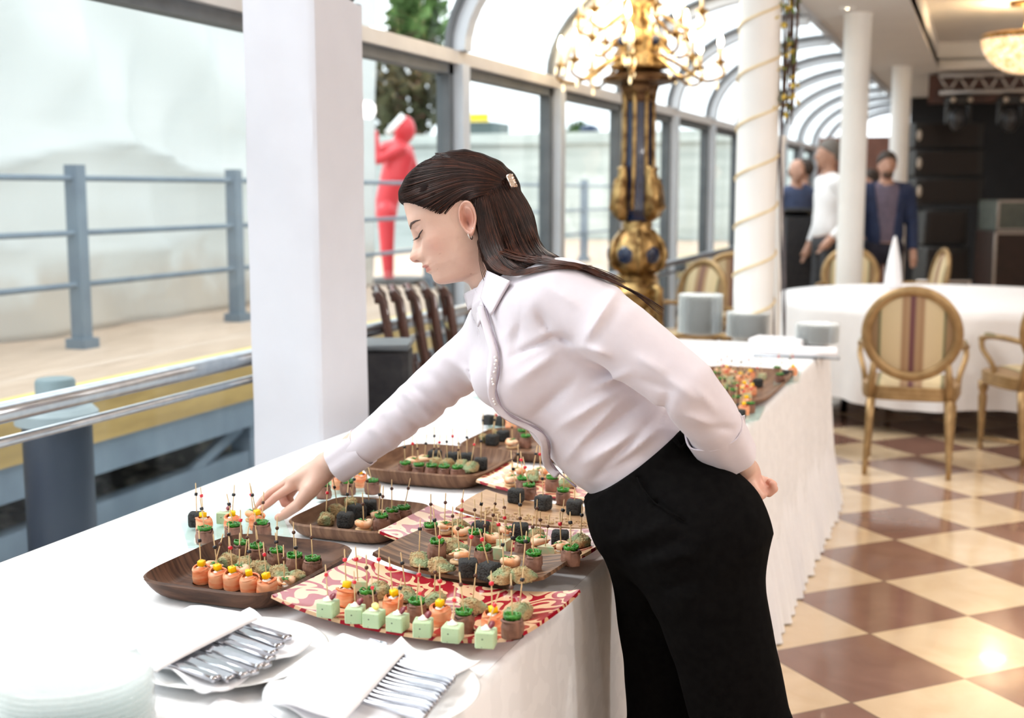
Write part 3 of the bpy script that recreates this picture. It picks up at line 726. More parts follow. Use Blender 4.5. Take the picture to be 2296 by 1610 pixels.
def salmon_b(k):
    def f():
        mb = MB(); R = .0175
        def fn(u, v):
            a = u * 2 * math.pi; z = .032 * v
            r = R * (1 + .10 * math.sin(math.pi * v) + .05 * math.sin(3 * a + k + 4 * v) + .03 * math.sin(9 * v + a)) * (1 - .25 * max(0, v - .82) / .18)
            return (r * math.cos(a), r * math.sin(a) * .92, z + .0025 * math.sin(2 * a + k) * v)
        mb.grid(fn, 26, 13, closeu=True)
        mb.lathe([(R * .98, 0.0005), (.0001, .0005)], n=20); mb.lathe([(R * .8, .029), (R * .5, .025), (.0001, .024)], n=20)
        sp_ = [(R * (1.02 - .10 * t) * math.cos(5.5 * t + k), R * .92 * (1.02 - .1 * t) * math.sin(5.5 * t + k), .028 + .004 * math.sin(7 * t)) for t in np.linspace(0, 1, 20)]
        mb.tube(sp_, .0022, 6); return mb
    return f
def beef_b(k):
    def f():
        mb = MB(); R = .0180
        def fn(u, v):
            a = u * 2 * math.pi; r = R * (1 + .09 * math.sin(2 * a + k) + .06 * math.sin(5 * a + 2 * k + 3 * v) + .03 * math.sin(17 * v + 3 * a)) * (.9 + .1 * math.sin(math.pi * v))
            return (r * math.cos(a), r * math.sin(a), .028 * v + .003 * math.sin(3 * a + k) * v)
        mb.grid(fn, 26, 10, closeu=True); mb.lathe([(R, .0005), (.0001, .0005)], n=18); mb.lathe([(R * .92, .026), (R * .5, .024), (.0001, .024)], n=18)
        mb.tube([(R * (.95 - .4 * t) * math.cos(6.5 * t + k), R * (.95 - .4 * t) * math.sin(6.5 * t + k), .0275) for t in np.linspace(0, 1, 22)], .0022, 6); return mb
    return f
def seaweed_b(k, s=1.0):
    def f():
        rr = random.Random(31 + k); mb = MB()
        mb.ball((0, 0, .004), (.0095 * s, .0095 * s, .0062 * s), 12, 7)
        for i in range(26):
            a = rr.random() * 6.28; q = []
            for j in range(7):
                t = j / 6; rad = .004 + .010 * s * math.sin(t * 2.6 + rr.uniform(-.2, .2)); q.append((rad * math.cos(a + t * 2.2), rad * math.sin(a + t * 2.2), .002 + .012 * s * math.sin(t * 3.0) * rr.uniform(.6, 1)))
            mb.tube(q, [.0013, .0014, .0014, .0014, .0013, .0011, .0006], 5)
        return mb
    return f
def crumb_b(k):
    def f():
        mb = rndball((0, 0, 0), (.0205, .0165, .0150), 50 + k, .24, 20, 13, 5); rr = random.Random(k)
        ca, sa = math.cos(.35), math.sin(.35); w_ = []
        for p in mb.v:
            x, y, z = p[0] * (1 - 18 * p[2]) + .35 * p[2], p[1] * (1 - 14 * p[2]), p[2]; w_.append((x * ca + z * sa, y, max(-.0135, -x * sa * .7 + z * ca) + .0138))
        mb.v = w_
        base = list(mb.v)
        for i in range(70):
            p = V3(*rr.choice(base)); s = rr.uniform(.0011, .0030)
            if p[2] > .003: mb.ball(p, (s, s * rr.uniform(.6, 1), s * rr.uniform(.6, 1)), 5, 4)
        return mb
    return f
def cube_b(a, h, seed, amp=.03, sq=9):
    def f():
        return rndball((0, 0, h / 2), (a / 2 * 1.0, a / 2, h / 2), seed, amp, 22, 15, sq)
    return f
def mousse_b(): return MB().rbox((0, 0, .015), (.035, .035, .030), .0018)
def cream_b(): return MB().lathe([(.0085, 0), (.0100, .002), (.0085, .0045), (.0055, .006), (.003, .0085), (.0008, .0105), (.0001, .011)], n=16)
def shrimp_b(k):
    def f():
        mb = MB(); pts = [(.0125 * math.cos(a), .0125 * math.sin(a), .010 + .002 * math.sin(2 * a)) for a in np.linspace(.2, 5.2, 20)]
        mb.tube(pts, [.0035 + .0042 * math.sin(math.pi * min(1, .25 + .75 * i / 19)) * (1 + .12 * math.cos(i * 2.1)) for i in range(20)], 9)
        e = V3(*pts[-1]); 
        for s in (-.5, 0, .5): mb.ball(e + V3(.004, .003 * s, .002), (.006, .0022, .0015), 6, 4)
        return mb
    return f
def toast_b(): return MB().lathe([(.0165, 0), (.0178, .002), (.0175, .005), (.0150, .006), (.0001, .006)], n=20)
def leaf_b(): 
    mb = MB()
    for a in (0, 1.3, 2.6): mb.tube([(0, 0, 0), (.006 * math.cos(a), .006 * math.sin(a), .004), (.013 * math.cos(a), .013 * math.sin(a), .002)], [.0012, .0030, .0004], 6, flat=((0, 0, 1), .35))
    return mb
def half_b(): return MB().ball((0, 0, 0), (.0095, .0075, .0038), 14, 8)
def tri_b(): return MB().prism([(-.018, -.013), (.018, -.013), (.004, .016)], 0, .024)
PICKM = meshof('pick', lambda: MB().lathe([(.0010, 0), (.0012, .02), (.0012, .07), (.0004, .0725)], n=7), PICK)
BEAD = {'r': meshof('bead_red', lambda: MB().rbox((0, 0, 0), (.0065, .0065, .0065), .0008), BEADM['r']), 'k': meshof('bead_black', lambda: MB().rbox((0, 0, 0), (.0066, .0066, .0062), .0008), BEADM['k']), 'b': meshof('bead_brown', lambda: MB().ball((0, 0, 0), .0037, 12, 8), BEADM['b'])}
def part(name, mesh, parent, loc=(0, 0, 0), rot=(0, 0, 0), sc=1.0):
    o = bpy.data.objects.new(name, mesh); COL.objects.link(o); o.parent = parent; o.location = tuple(map(float, loc)); o.rotation_euler = rot
    if sc != 1.0: o.scale = (sc,) * 3
    return o
ORD = ['first', 'second', 'third', 'fourth', 'fifth', 'sixth', 'seventh', 'eighth', 'ninth', 'tenth', 'eleventh', 'twelfth']
KIND = {'s': ('salmon_roll', 'salmon roll topped with a yellow cube', 'canape'), 'e': ('beef_roll', 'beef roll topped with green seaweed', 'canape'),
        'c': ('crumbed_bite', 'pistachio crumbed bite', 'canape'), 'k': ('black_bread_cube', 'black bread cube', 'canape'), 'g': ('green_mousse_cube', 'pale green cube', 'canape'),
        'h': ('shrimp_toast', 'shrimp on a round toast', 'canape'), 't': ('green_wedge', 'crumb dusted green wedge', 'canape')}
rc_ = random.Random(11)
def canape(kind, x, y, z, bead, label, group, top=None, tilt=None, scale=1.0):
    nm, desc, cat = KIND[kind]; k = rc_.randrange(3); rz = rc_.uniform(-.5, .5)
    e = E(nm, (x, y, z), label, cat, group, rz if kind in 'gk' else rc_.uniform(0, 6.28)); e.scale = (scale * {'g': .82, 's': .93, 'c': .9, 't': .9, 'e': .95, 'k': .97, 'h': 1}[kind],) * 3
    ph = .03
    if kind == 's':
        part('roll', meshof('salmon%d' % k, salmon_b(k * 1.7), SALM), e); part('cream', meshof('cream', cream_b, CREAM), e, (0, 0, .025))
        part('mango_cube', meshof('mango', lambda: MB().rbox((0, 0, 0), (.0125, .0125, .011), .0010), MANG), e, (.001, .001, .0385), (.15, .1, k)); ph = .030
    elif kind == 'e':
        part('roll', meshof('beef%d' % k, beef_b(k * 2.1), BEEF), e); part('seaweed', meshof('weed%d' % k, seaweed_b(k), SEAW), e, (0, 0, .024)); ph = .028
    elif kind == 'c':
        part('crumbed_body', meshof('crumb%d' % k, crumb_b(k), NUT, 60), e, (0, 0, 0)); ph = .024
    elif kind == 't':
        part('wedge', meshof('wedge', tri_b, M('green_wedge_mousse', (.40, .52, .30), .6, 0, (.52, .46, .28), 60, 4, lo=.42, hi=.58), 40), e); ph = .020
    elif kind == 'k':
        part('bread_cube', meshof('black%d' % k, cube_b(.034, .031, 90 + k), BLAK), e); ph = .024
    elif kind == 'g':
        e.rotation_euler = (0, 0, rc_.uniform(-.16, .16) + .12)
        part('mousse_cube', meshof('mousse', mousse_b, GRN, 30), e)
        part('cream', meshof('cream', cream_b, CREAM), e, (0, 0, .0295))
        if top == 'y': part('yellow_berry_half', meshof('yhalf', half_b, YELF), e, (.004, -.002, .040), (1.2, .2, -.3))
        elif top == 'n': pass
        else: part('grape_half', meshof('ghalf', half_b, GRAPE), e, (.008, .003, .038), (.5, -.75, .3))
        ph = .030
    elif kind == 'h':
        part('toast', meshof('toast', toast_b, TOAST), e); part('cream', meshof('cream', cream_b, CREAM), e, (0, 0, .0055))
        part('shrimp_body', meshof('shrimp%d' % k, shrimp_b(k), SHRI), e, (0, 0, .006)); part('herb_leaf', meshof('leaf', leaf_b, SEAW), e, (.003, -.004, .020)); ph = .010
    if bead:
        ta = tilt if tilt is not None else (rc_.gauss(0, .09), rc_.gauss(0, .09))
        p = part('pick', PICKM, e, (0, 0, ph), (ta[0], ta[1], 0)); part('bead', BEAD[bead], p, (0, 0, rc_.uniform(.046, .053)), (.1, .2, rc_.random()))
    return e
def fill(key, tray, items, group, zoff=0.0):
    """items: (kind, px, py of where it stands in the photo, bead); labels count from the left within the tray"""
    byk = {}
    for it in items: byk.setdefault(it[0], []).append(it)
    for kd, lst in byk.items():
        lst.sort(key=lambda q: q[1]); n = len(lst)
        for i, it in enumerate(lst):
            p = hz(it[1], it[2], TZ + .012)
            for _ in range(6): p = hz(it[1], it[2], HT[key](p[0], p[1]))
            d = KIND[kd][1]
            if len(it) > 4 and it[4] == 'y': d = 'pale green cube with a yellow berry half'
            elif kd == 'g' and not (len(it) > 4 and it[4] == 'n') and key == 'P1': d = 'pale green cube with grape'
            if n == 1: lab = '%s, the only one on %s' % (d, tray)
            elif len(tray) > 32: lab = '%s, %s from left on %s' % (d.replace(' topped with a yellow cube', '').replace(' topped with green seaweed', ''), ORD[i] if i < n - 1 or n < 3 else 'last', tray)
            else: lab = '%s, %s from left on %s' % (d, ORD[i] if i < n - 1 or n < 3 else 'last', tray)
            if len(lab.split()) > 16: lab = lab.replace(' topped with a yellow cube', '').replace(' topped with green seaweed', '')
            canape(kd, p[0], p[1], HT[key](p[0], p[1]), it[3], lab, group, it[4] if len(it) > 4 else None)
fill('T1', 'the front walnut tray', [('s', 452, 1306, 'k'), ('s', 490, 1315, 'k'), ('s', 523, 1320, 'r'), ('s', 561, 1328, 'k'), ('s', 599, 1335, 'r'),
    ('h', 479, 1290, 'b'), ('h', 537, 1296, 'b'), ('h', 638, 1324, 'b'), ('c', 514, 1271, 'k'), ('c', 549, 1280, 'b'), ('c', 586, 1288, 'b'), ('c', 627, 1299, 'k'), ('c', 665, 1310, 'k'),
    ('e', 542, 1252, 'r'), ('e', 577, 1260, 'b'), ('e', 621, 1270, 'b'), ('e', 661, 1282, 'b'), ('e', 702, 1289, 'b')], 'canapes on the front walnut tray')
fill('P1', 'the front red plate', [('g', 736, 1380, 'r'), ('g', 797, 1393, 'r'), ('g', 839, 1403, 'r', 'y'), ('g', 892, 1412, 'k'), ('g', 949, 1424, 'r'), ('g', 1015, 1436, 'r', 'n'), ('g', 1090, 1448, 'r'),
    ('s', 777, 1357, 'r'), ('s', 882, 1376, 'r'), ('s', 987, 1400, 'r'), ('s', 1104, 1416, 'r'), ('e', 824, 1366, 'b'), ('e', 934, 1390, 'r'), ('e', 1041, 1416, 'b'), ('e', 1149, 1428, 'b'),
    ('t', 803, 1330, 'r'), ('c', 848, 1338, 'r'), ('c', 910, 1348, 'k'), ('c', 974, 1362, 'b'), ('c', 1060, 1376, 'b'), ('c', 1165, 1388, 'k')], 'canapes on the front red plate')
fill('T2', 'the striped curved board', [('c', 940, 1270, 'k'), ('c', 984, 1283, 'r'), ('c', 1129, 1306, 'k'), ('c', 1172, 1304, 'k'), ('k', 1050, 1292, 'r'), ('k', 1097, 1300, 'r'),
    ('e', 980, 1251, 'k'), ('e', 1085, 1266, 'b'), ('e', 1196, 1279, 'b'), ('h', 1030, 1262, 'b'), ('h', 1144, 1277, 'k'), ('c', 1014, 1238, 'b'), ('t', 1122, 1253, 'r')], 'canapes on the striped curved board')
fill('P2', 'the red plate behind the board', [('e', 966, 1212, 'b'), ('e', 1066, 1228, 'b'), ('e', 1172, 1247, 'b'), ('e', 1280, 1266, 'k'), ('k', 1078, 1203, 'k'), ('k', 1166, 1207, 'k'), ('k', 1256, 1224, 'k'),
    ('c', 1030, 1192, 'r'), ('c', 1106, 1200, 'b'), ('c', 1202, 1212, 'b'), ('c', 1302, 1226, 'k'), ('h', 996, 1196, 'b'), ('h', 1036, 1206, 'r'), ('h', 1100, 1222, 'b'), ('h', 1138, 1206, 'b'), ('h', 1212, 1230, 'b'), ('h', 1258, 1243, 'r'), ('t', 1222, 1250, 'b'), ('t', 1134, 1236, 'r')], 'canapes on the red plate behind the board')
fill('T3', 'the small tray beside her hand', [('c', 731, 1176, 'r'), ('c', 757, 1157, 'k'), ('c', 788, 1141, 'k'), ('k', 775, 1181, 'k'), ('k', 800, 1163, 'b'), ('k', 828, 1152, 'b'),
    ('h', 816, 1190, 'b'), ('h', 849, 1170, 'k'), ('e', 856, 1190, 'b'), ('e', 879, 1176, 'b'), ('e', 906, 1170, 'b')], 'canapes on the small tray beside her hand')
fill('T4', 'the tray below her forearm', [('e', 909, 1066, 'k'), ('e', 940, 1070, 'b'), ('e', 968, 1072, 'b'), ('e', 996, 1074, 'b'), ('e', 1026, 1076, 'b'), ('h', 925, 1047, 'r'), ('h', 951, 1043, 'k'),
    ('c', 981, 1048, 'r'), ('c', 1003, 1050, 'k'), ('c', 1034, 1053, 'k'), ('c', 1056, 1058, 'r'), ('k', 975, 1035, 'k'), ('k', 1015, 1040, 'r'), ('k', 1047, 1042, 'k'), ('k', 1078, 1053, 'k')], 'canapes on the tray below her forearm')
fill('T5', 'the farthest brown tray', [('c', 1082, 993, 'k'), ('c', 1106, 981, 'r'), ('k', 1104, 998, 'k'), ('k', 1128, 989, 'r'), ('h', 1149, 1004, 'b'), ('e', 1179, 1003, 'r'), ('e', 1172, 990, 'b')], 'canapes on the farthest brown tray')
fill('P3', 'the red plate beside her blouse', [('h', 1148, 1088, 'b'), ('c', 1194, 1078, 'k'), ('h', 1212, 1070, 'r'), ('e', 1172, 1102, 'r'), ('e', 1238, 1100, 'r'), ('h', 1160, 1070, 'k'), ('c', 1275, 1092, 'r')], 'canapes on the red plate beside her blouse')
fill('T6', 'the pale curved board', [('k', 1157, 1126, 'k'), ('k', 1218, 1142, 'k'), ('k', 1288, 1152, 'r'), ('k', 1330, 1158, 'k'), ('e', 1186, 1118, 'r'), ('e', 1263, 1130, 'k')], 'canapes on the pale curved board')
fill('G1', 'the plate she holds', [('k', 442, 1180, 'k'), ('s', 458, 1192, 'r'), ('e', 460, 1219, 'k'), ('g', 505, 1172, None), ('s', 521, 1189, 'k'), ('e', 525, 1210, 'k'), ('h', 569, 1168, 'r'), ('s', 577, 1186, 'k'), ('e', 588, 1205, 'b')], 'canapes on the glass plate she holds')
fill('G2', 'the plate under her cuff', [('s', 708, 1101, None), ('e', 726, 1117, 'r'), ('g', 745, 1084, None), ('s', 760, 1096, 'k'), ('e', 780, 1109, 'r'), ('s', 808, 1092, 'k'), ('e', 835, 1107, 'r')], 'canapes on the glass plate under her cuff')
fill('G3', 'the farthest plate', [('k', 1124, 955, 'k'), ('s', 1146, 962, 'r'), ('s', 1166, 958, 'r'), ('e', 1172, 970, 'r'), ('k', 1096, 953, None)], 'canapes on the farthest glass plate')
fill('G6', 'the plate below her chest', [('h', 1082, 888, None), ('s', 1100, 880, None), ('e', 1096, 894, None)], 'canapes under her chest')
fill('G4', 'the far right plate', [('e', 1748, 858, 'b'), ('k', 1766, 848, 'k'), ('s', 1778, 842, 'r'), ('e', 1742, 842, 'r')], 'canapes on the far right glass plate')
fill('G5', 'the plate behind her left cuff', [('k', 1658, 940, 'k'), ('s', 1668, 930, 'r'), ('e', 1682, 926, 'r')], 'canapes behind her left cuff')
rr = random.Random(5); its = []
for i in range(6):
    for j in range(6):
        px, py = 1612 + 18.5 * i - 8 * j + rr.uniform(-4, 4), 838 + 15 * j + 3 * i + rr.uniform(-3, 3)
        if px < 1575 or px > 1725: continue
        its.append((rr.choice('sshecckeht'), px, py, rr.choice('rkb')))
for kd in 'sheckt':
    c_ = [q for q in its if q[0] == kd]
fill('F1', 'the far crowded tray', its, 'canapes on the far crowded tray')

# ------------------------------------------------------------------ plates, napkins, cutlery
PORC = M('white_porcelain', (.86, .87, .87), .15, 0, (.84, .85, .85), 6, coat=.4)
NAPK = M('white_napkin', (.88, .87, .90), .75, 0, (.86, .85, .88), 20, sheen=.2)
SILV = M('polished_silver', (.50, .50, .53), .2, 1.0, (.42, .42, .45), 40)
def dinner_plate(c, R, label):
    o = MB().lathe([(.0001, .004), (R * .55, .004), (R * .62, .006), (R * .97, .020), (R, .0215), (R * .985, .0225), (R * .62, .011), (R * .5, .0085), (.0001, .0085)], (0, 0, 0), 56).build('dinner_plate', PORC, None, True)
    o.location = tuple(c); T(o, label, 'plate'); return o
pA = hz(512, 1468, TZ + .012); pB = hz(835, 1555, TZ + .012)
RA = .150; RB = .150
cA = V3(pA[0], pA[1], TZ - .002); cB = V3(pB[0], pB[1], TZ - .002)
dinner_plate(cA, RA, 'white dinner plate under the napkin of knives'); dinner_plate(cB, RB, 'white dinner plate under the napkin of forks')
def quad_sheet(Q, z, fold, seed, th=.0035, nu=26, nv=26, amp=.003, edge=0.0):
    """soft cloth sheet over four corner points with gentle waves"""
    rr = random.Random(seed); ph = [rr.random() * 6 for _ in range(4)]
    def fn(u, v):
        p = (Q[0] * (1 - u) + Q[1] * u) * (1 - v) + (Q[3] * (1 - u) + Q[2] * u) * v; p = p.copy()
        e = max(abs(2 * u - 1), abs(2 * v - 1)) ** 6
        p[2] = z(u, v) + amp * (math.sin(5 * u + ph[0]) * math.sin(4 * v + ph[1]) + .5 * math.sin(11 * u + 3 * v + ph[2])) + edge * e * math.sin(9 * (u - v) + ph[3]); return p
    return fn
def napkin_set(name_lab, under, flap, seed, fold_h):
    e = E('napkin', under[0] * .5 + under[2] * .5, name_lab, 'napkin')
    MB().slab(quad_sheet(under, lambda u, v: TZ + .020 + .006 * (abs(2 * u - 1) ** 4 + abs(2 * v - 1) ** 4), 0, seed, amp=.0022, edge=.007), 30, 30, .0025).build('lower_fold', NAPK, e)
    MB().slab(quad_sheet(flap, lambda u, v: TZ + .0400 + fold_h * (math.sin(math.pi * min(1, max(0, u * .9 + .1))) ** .5) * (math.sin(math.pi * min(1, max(0, v))) ** .4 * .7 + .3), 0, seed + 3, amp=.0018), 30, 30, .003).build('upper_fold', NAPK, e)
    return e
W_ = lambda a, b_, z=TZ + .026: hz(a, b_, z)
napkin_set('white napkin folded over a fan of knives', [W_(305, 1470), W_(478, 1556), W_(700, 1440), W_(560, 1378)], [W_(285, 1428, TZ + .045), W_(348, 1500, TZ + .045), W_(577, 1378, TZ + .045), W_(432, 1352, TZ + .045)], 3, .012)
napkin_set('white napkin folded over a bundle of forks', [W_(600, 1570), W_(800, 1660), W_(1078, 1480), W_(900, 1440)], [W_(588, 1558, TZ + .05), W_(768, 1600, TZ + .05), W_(908, 1451, TZ + .05), W_(770, 1411, TZ + .05)], 9, .016)
def knife_b():
    mb = MB(); mb.rbox((0, .045, 0), (.0165, .098, .0075), .0024); mb.rbox((0, .095, 0), (.0180, .010, .0090), .0028)
    mb.rbox((0, -.045, 0), (.017, .085, .0016), .0006); return mb.build('table_knife', SILV, None, True, sharp=40)
kn0 = knife_b(); first = True
ends = []
for (a, b_) in ((643, 1432), (634, 1449), (612, 1465), (609, 1479), (602, 1492), (583, 1497), (571, 1509), (549, 1516), (522, 1520), (480, 1527)): ends.append(W_(a, b_, TZ + .032))
dirv = nrm(W_(640, 1437, TZ + .032) - W_(545, 1405, TZ + .032))
for i, ee in enumerate(ends):
    c = ee - dirv * .098; rz = math.atan2(-dirv[0], dirv[1]) + [.03, -.05, .02, .0, -.02, .03, .0, .02, -.03, .05][i]
    lab = 'silver knife handle under the napkin, %s from the back of the fan' % ORD[i]
    if first: k = kn0; first = False; k['label'] = lab; k.location = tuple(c); k.rotation_euler = (0, 0, rz); T(k, lab, 'knife', 'knives in the left napkin')
    else: k = copy_thing(kn0, c, rz, lab)
    k.rotation_euler = (0, .12 * ((i * 7) % 3 - 1), rz); k.location.z += .0015 * (i % 2)
def fork_b():
    mb = MB(); R = .0030
    def sec(u, v):
        y = -.045 + .140 * u; w = .0032 + .0042 * smoothstep(.35, 1, u); z = .004 * math.sin(3.1 * u) + .0002
        a = v * 2 * math.pi; return (w * math.cos(a) * (.75 if u > .985 else 1), y, z + .0014 * math.sin(a))
    mb.grid(sec, 22, 11)
    mb.tube([(0, .0945, .0003), (0, .0965, .0003)], [.005, .003], 8, flat=((0, 0, 1), .4))
    mb.rbox((0, -.051, .001), (.018, .016, .0018), .0006)
    for x in (-.0078, -.0026, .0026, .0078): mb.tube([(x * .9, -.058, .001), (x * .9, -.080, .003)], [.0013, .0007], 6)
    return mb.build('fork', SILV, None, True, sharp=60)
fk0 = fork_b(); nF = 22
for i in range(nF):
    t = i / (nF - 1)
    a_, b_ = (1022 + (-4) * t, 1509 + 36 * t) if t < .45 else (1020 - 70 * (t - .45) / .55, 1525 + 86 * (t - .45) / .55)
    ee = W_(a_, b_, TZ + .036 - .004 * abs(t - .4)); dv = nrm(W_(1015, 1508, TZ + .03) - W_(905, 1470 + 10 * t, TZ + .03)); c = ee - dv * .096
    rz = math.atan2(-dv[0], dv[1]) + .05 * (t - .5); lab = 'silver fork handle under the napkin, %s from the %s of the bundle' % ((ORD[i], 'back') if i < 12 else (ORD[nF - 1 - i], 'front'))
    if i == 0: k = fk0; T(k, lab, 'fork', 'forks in the right napkin'); k.location = tuple(c)
    else: k = copy_thing(fk0, c, rz, lab)
    k.rotation_euler = (0, 1.40 + .22 * math.sin(i * 2.3), rz)
# napkin tip at the very front
e = E('napkin', W_(520, 1640, TZ), 'white folded napkin tip between the glass plates and the forks', 'napkin')
MB().slab(quad_sheet([W_(380, 1660, TZ + .01), W_(600, 1760, TZ + .01), W_(700, 1615, TZ + .01), W_(490, 1570, TZ + .01)], lambda u, v: TZ + .012 + .008 * math.sin(math.pi * u) * math.sin(math.pi * v), 0, 21, amp=.001), 18, 18, .003).build('upper_fold', NAPK, e)
MB().slab(quad_sheet([W_(390, 1668, TZ + .004), W_(600, 1770, TZ + .004), W_(700, 1622, TZ + .004), W_(492, 1578, TZ + .004)], lambda u, v: TZ + .006, 0, 22, amp=.0008), 10, 10, .002).build('lower_fold', NAPK, e)

# glass plate stacks
def plate_mesh(R, n=48, detail=True):
    return MB().lathe([(.0001, .0015), (R * .52, .0015), (R * .60, .003), (R * .97, .0125), (R, .0138), (R * .985, .015), (R * .60, .0068), (R * .5, .0050), (.0001, .0050)], n=n)
nearc = at(163, 1512, 1.60); nearc[2] = TZ
pm = plate_mesh(.100, 64).build('glass_plate', GLASSW, None, True)
NPL = 12; step = (at(163, 1500, 1.60)[2] - TZ - .014) / (NPL - 1)
for i in range(NPL):
    lab = 'round clear glass plate, %s in the near left stack' % ('bottom one' if i == 0 else 'topmost' if i == NPL - 1 else ORD[NPL - 1 - i] + ' from the top')
    if i == 0: o = pm; T(o, lab, 'plate', 'clear plates in the near left stack')
    else: o = copy_thing(pm, (0, 0, 0), 0, lab)
    o.location = (nearc[0] + .0012 * math.sin(i * 2.1), nearc[1] + .0012 * math.cos(i * 1.7), TZ + .0005 + step * i)
GLASSF = ware('stacked_glass', (.97, .98, .976), (.86, .875, .865), .42)
fp = plate_mesh(.105, 28).build('glass_plate', GLASSF, None, True, sharp=60); used = False
def stack(pxl, pxr, pyb, pyt, words_, n):
    global used
    p = hz((pxl + pxr) / 2, pyb - 6, TZ); dpt = (p - CAM) @ CF; R = (pxr - pxl) / 2 * dpt / FP; h = (pyb - pyt) * dpt / FP - .02
    for i in range(n):
        lab = 'clear plate, %s of the %s glass stack at table end' % ('bottom one' if i == 0 else 'topmost' if i == n - 1 else (ORD[i] + ' from the bottom' if i < 12 else ORD[n - 1 - i] + ' from the top'), words_)
        o = fp if not used else copy_thing(fp, (0, 0, 0), 0, lab, 'plates of the %s glass stack' % words_)
        if not used: T(o, lab, 'plate', 'plates of the %s glass stack' % words_); used = True
        o.location = (p[0], p[1] + R * .6, TZ + .0005 + h * i / n); o.scale = (R / .105, R / .105, max(1.0, h / n / .009))
stack(1512, 1614, 760, 662, 'tall left', 22)
stack(1622, 1722, 768, 702, 'middle', 15)
stack(1778, 1878, 782, 727, 'low right', 10)
# far tableware at the table end
p = hz(1790, 790, TZ); T(MB().rbox(p + V3(0, -.03, .012), (.34, .16, .022), .006, rz=.1).build('folded_napkin', NAPK, None, True, sharp=40), 'white folded napkin lying before the low right glass stack', 'napkin')
p = hz(1745, 772, TZ); T(MB().rbox(p + V3(0, 0, .016), (.24, .16, .030), .006, rz=-.1).build('folded_napkin', NAPK, None, True, sharp=40), 'pale folded napkins between the middle and right glass stacks', 'napkin')
p = hz(1785, 803, TZ); T(MB().rbox(p + V3(0, 0, .006), (.36, .05, .010), .003, rz=.08).build('cutlery_roll', M('grey_steel_far', (.35, .37, .40), .3, .8), None, True, sharp=40), 'grey cutlery laid in a row before the far napkin', 'cutlery')

# ------------------------------------------------------------------ things around the table
# white cloth-covered pillar behind the buffet
pil = E('draped_pillar', (-1.98, 3.44, 0), 'square pillar wrapped in white cloth behind the buffet, left of the woman', 'pillar')
PCL = M('pillar_cloth', (.69, .69, .745), .85, 0, (.67, .67, .725), 8, sheen=.2, bump=.05, bs=500)
def pcloth(u, v):
    c = [(-2.10, 3.29), (-1.86, 3.29), (-1.86, 3.60), (-2.10, 3.60), (-2.10, 3.29)]
    i = min(int(u * 4), 3); t = u * 4 - i; x = c[i][0] * (1 - t) + c[i + 1][0] * t; y = c[i][1] * (1 - t) + c[i + 1][1] * t; z = 2.03 * v
    k = 1.0 + .010 * (1 - v); w = .003 * math.sin(6 * z + 7 * u * 6.28) + .0025 * math.sin(14 * z + 3 * u + 9 * t)
    return (-1.98 + (x + 1.98) * (k + w * 2), 3.445 + (y - 3.445) * (k + w * 2), z + .006 * math.sin(12 * t) * (v > .97))
mb = MB(); mb.grid(pcloth, 64, 40, closeu=False); mb.build('cloth_cover', PCL, pil, True, sharp=30)
MB().bbox((-2.09, 3.30, .0), (-1.87, 3.59, 2.02)).build('pillar_core', WHITEP, pil, False)
ls = E('loudspeaker', (-1.93, 3.50, 2.03), 'small black box resting on top of the white draped pillar', 'loudspeaker')
MB().rbox((-1.925, 3.50, 2.12), (.11, .16, .17), .01).build('cabinet', M('black_plastic', (.02, .02, .022), .5, 0, (.03, .03, .03), 30), ls, True, sharp=40)
MB().rbox((-1.868, 3.50, 2.12), (.006, .13, .14), .003).build('grille', M('speaker_grille', (.035, .03, .03), .7, .2, (.02, .02, .02), 200), ls, True, sharp=40)

# dark folded wooden chairs leaning by the window
DWD = M('mahogany_wood', (.085, .030, .018), .3, 0, (.045, .015, .010), 6, stretch=(2, 2, .4), coat=.4)
def folded_chair():
    e = E('folded_chair', (0, 0, 0))
    for s in (-.17, .17):
        MB().tube([(-.020, s, 1.055), (-.002, s, 1.06), (.02, s, 1.03), (.055, s, .80), (.13, s, .40), (.22, s, 0)], [.010, .017, .018, .017, .016, .013], 8, flat=((0, 1, 0), .7)).build('post', DWD, e)
        MB().tube([(.088, s * .82, .78), (.160, s * .82, .4), (.246, s * .82, 0)], [.012, .013, .011], 8).build('leg', DWD, e)
    for z, x in ((1.045, -.004), (.90, .036)): MB().rbox((x, 0, z), (.018, .36, .045), .004).build('back_rail', DWD, e, True, sharp=40)
    mb = MB()
    for k in range(5): mb.rbox((.082 + .0132 * k, 0, .72 - .07 * k), (.012, .30, .05), .003)
    mb.build('seat', DWD, e, True, sharp=40); return remember(e)
fc = folded_chair(); rzc = TH + .12
names_ = ['leftmost', 'second from left', 'third from left', 'fourth from left', 'rightmost']
for i in range(5):
    p = at(846 + 35.5 * i, 690, 4.98 + .065 * i); lab = 'dark folded wooden chair, %s of the row by the window' % names_[i]
    o = fc if i == 0 else copy_thing(fc, (0, 0, 0), 0, lab); T(o, lab, 'chair', 'folded wooden chairs by the window'); o.location = (p[0], p[1], .0); o.rotation_euler = (0, 0, rzc)
p = at(866, 800, 4.35); cb = E('cloth_covered_case', (p[0], p[1], 0), 'black case standing between the white pillar and the folded chairs', 'case')
MB().rbox((p[0], p[1], .46), (.17, .22, .92), .02, rz=TH).build('case_body', M('black_cloth', (.018, .017, .02), .8, 0, (.03, .028, .03), 30), cb, True, sharp=40)
MB().rbox((p[0], p[1], .925), (.18, .23, .02), .006, rz=TH).build('lid', DGREY, cb, True, sharp=40)

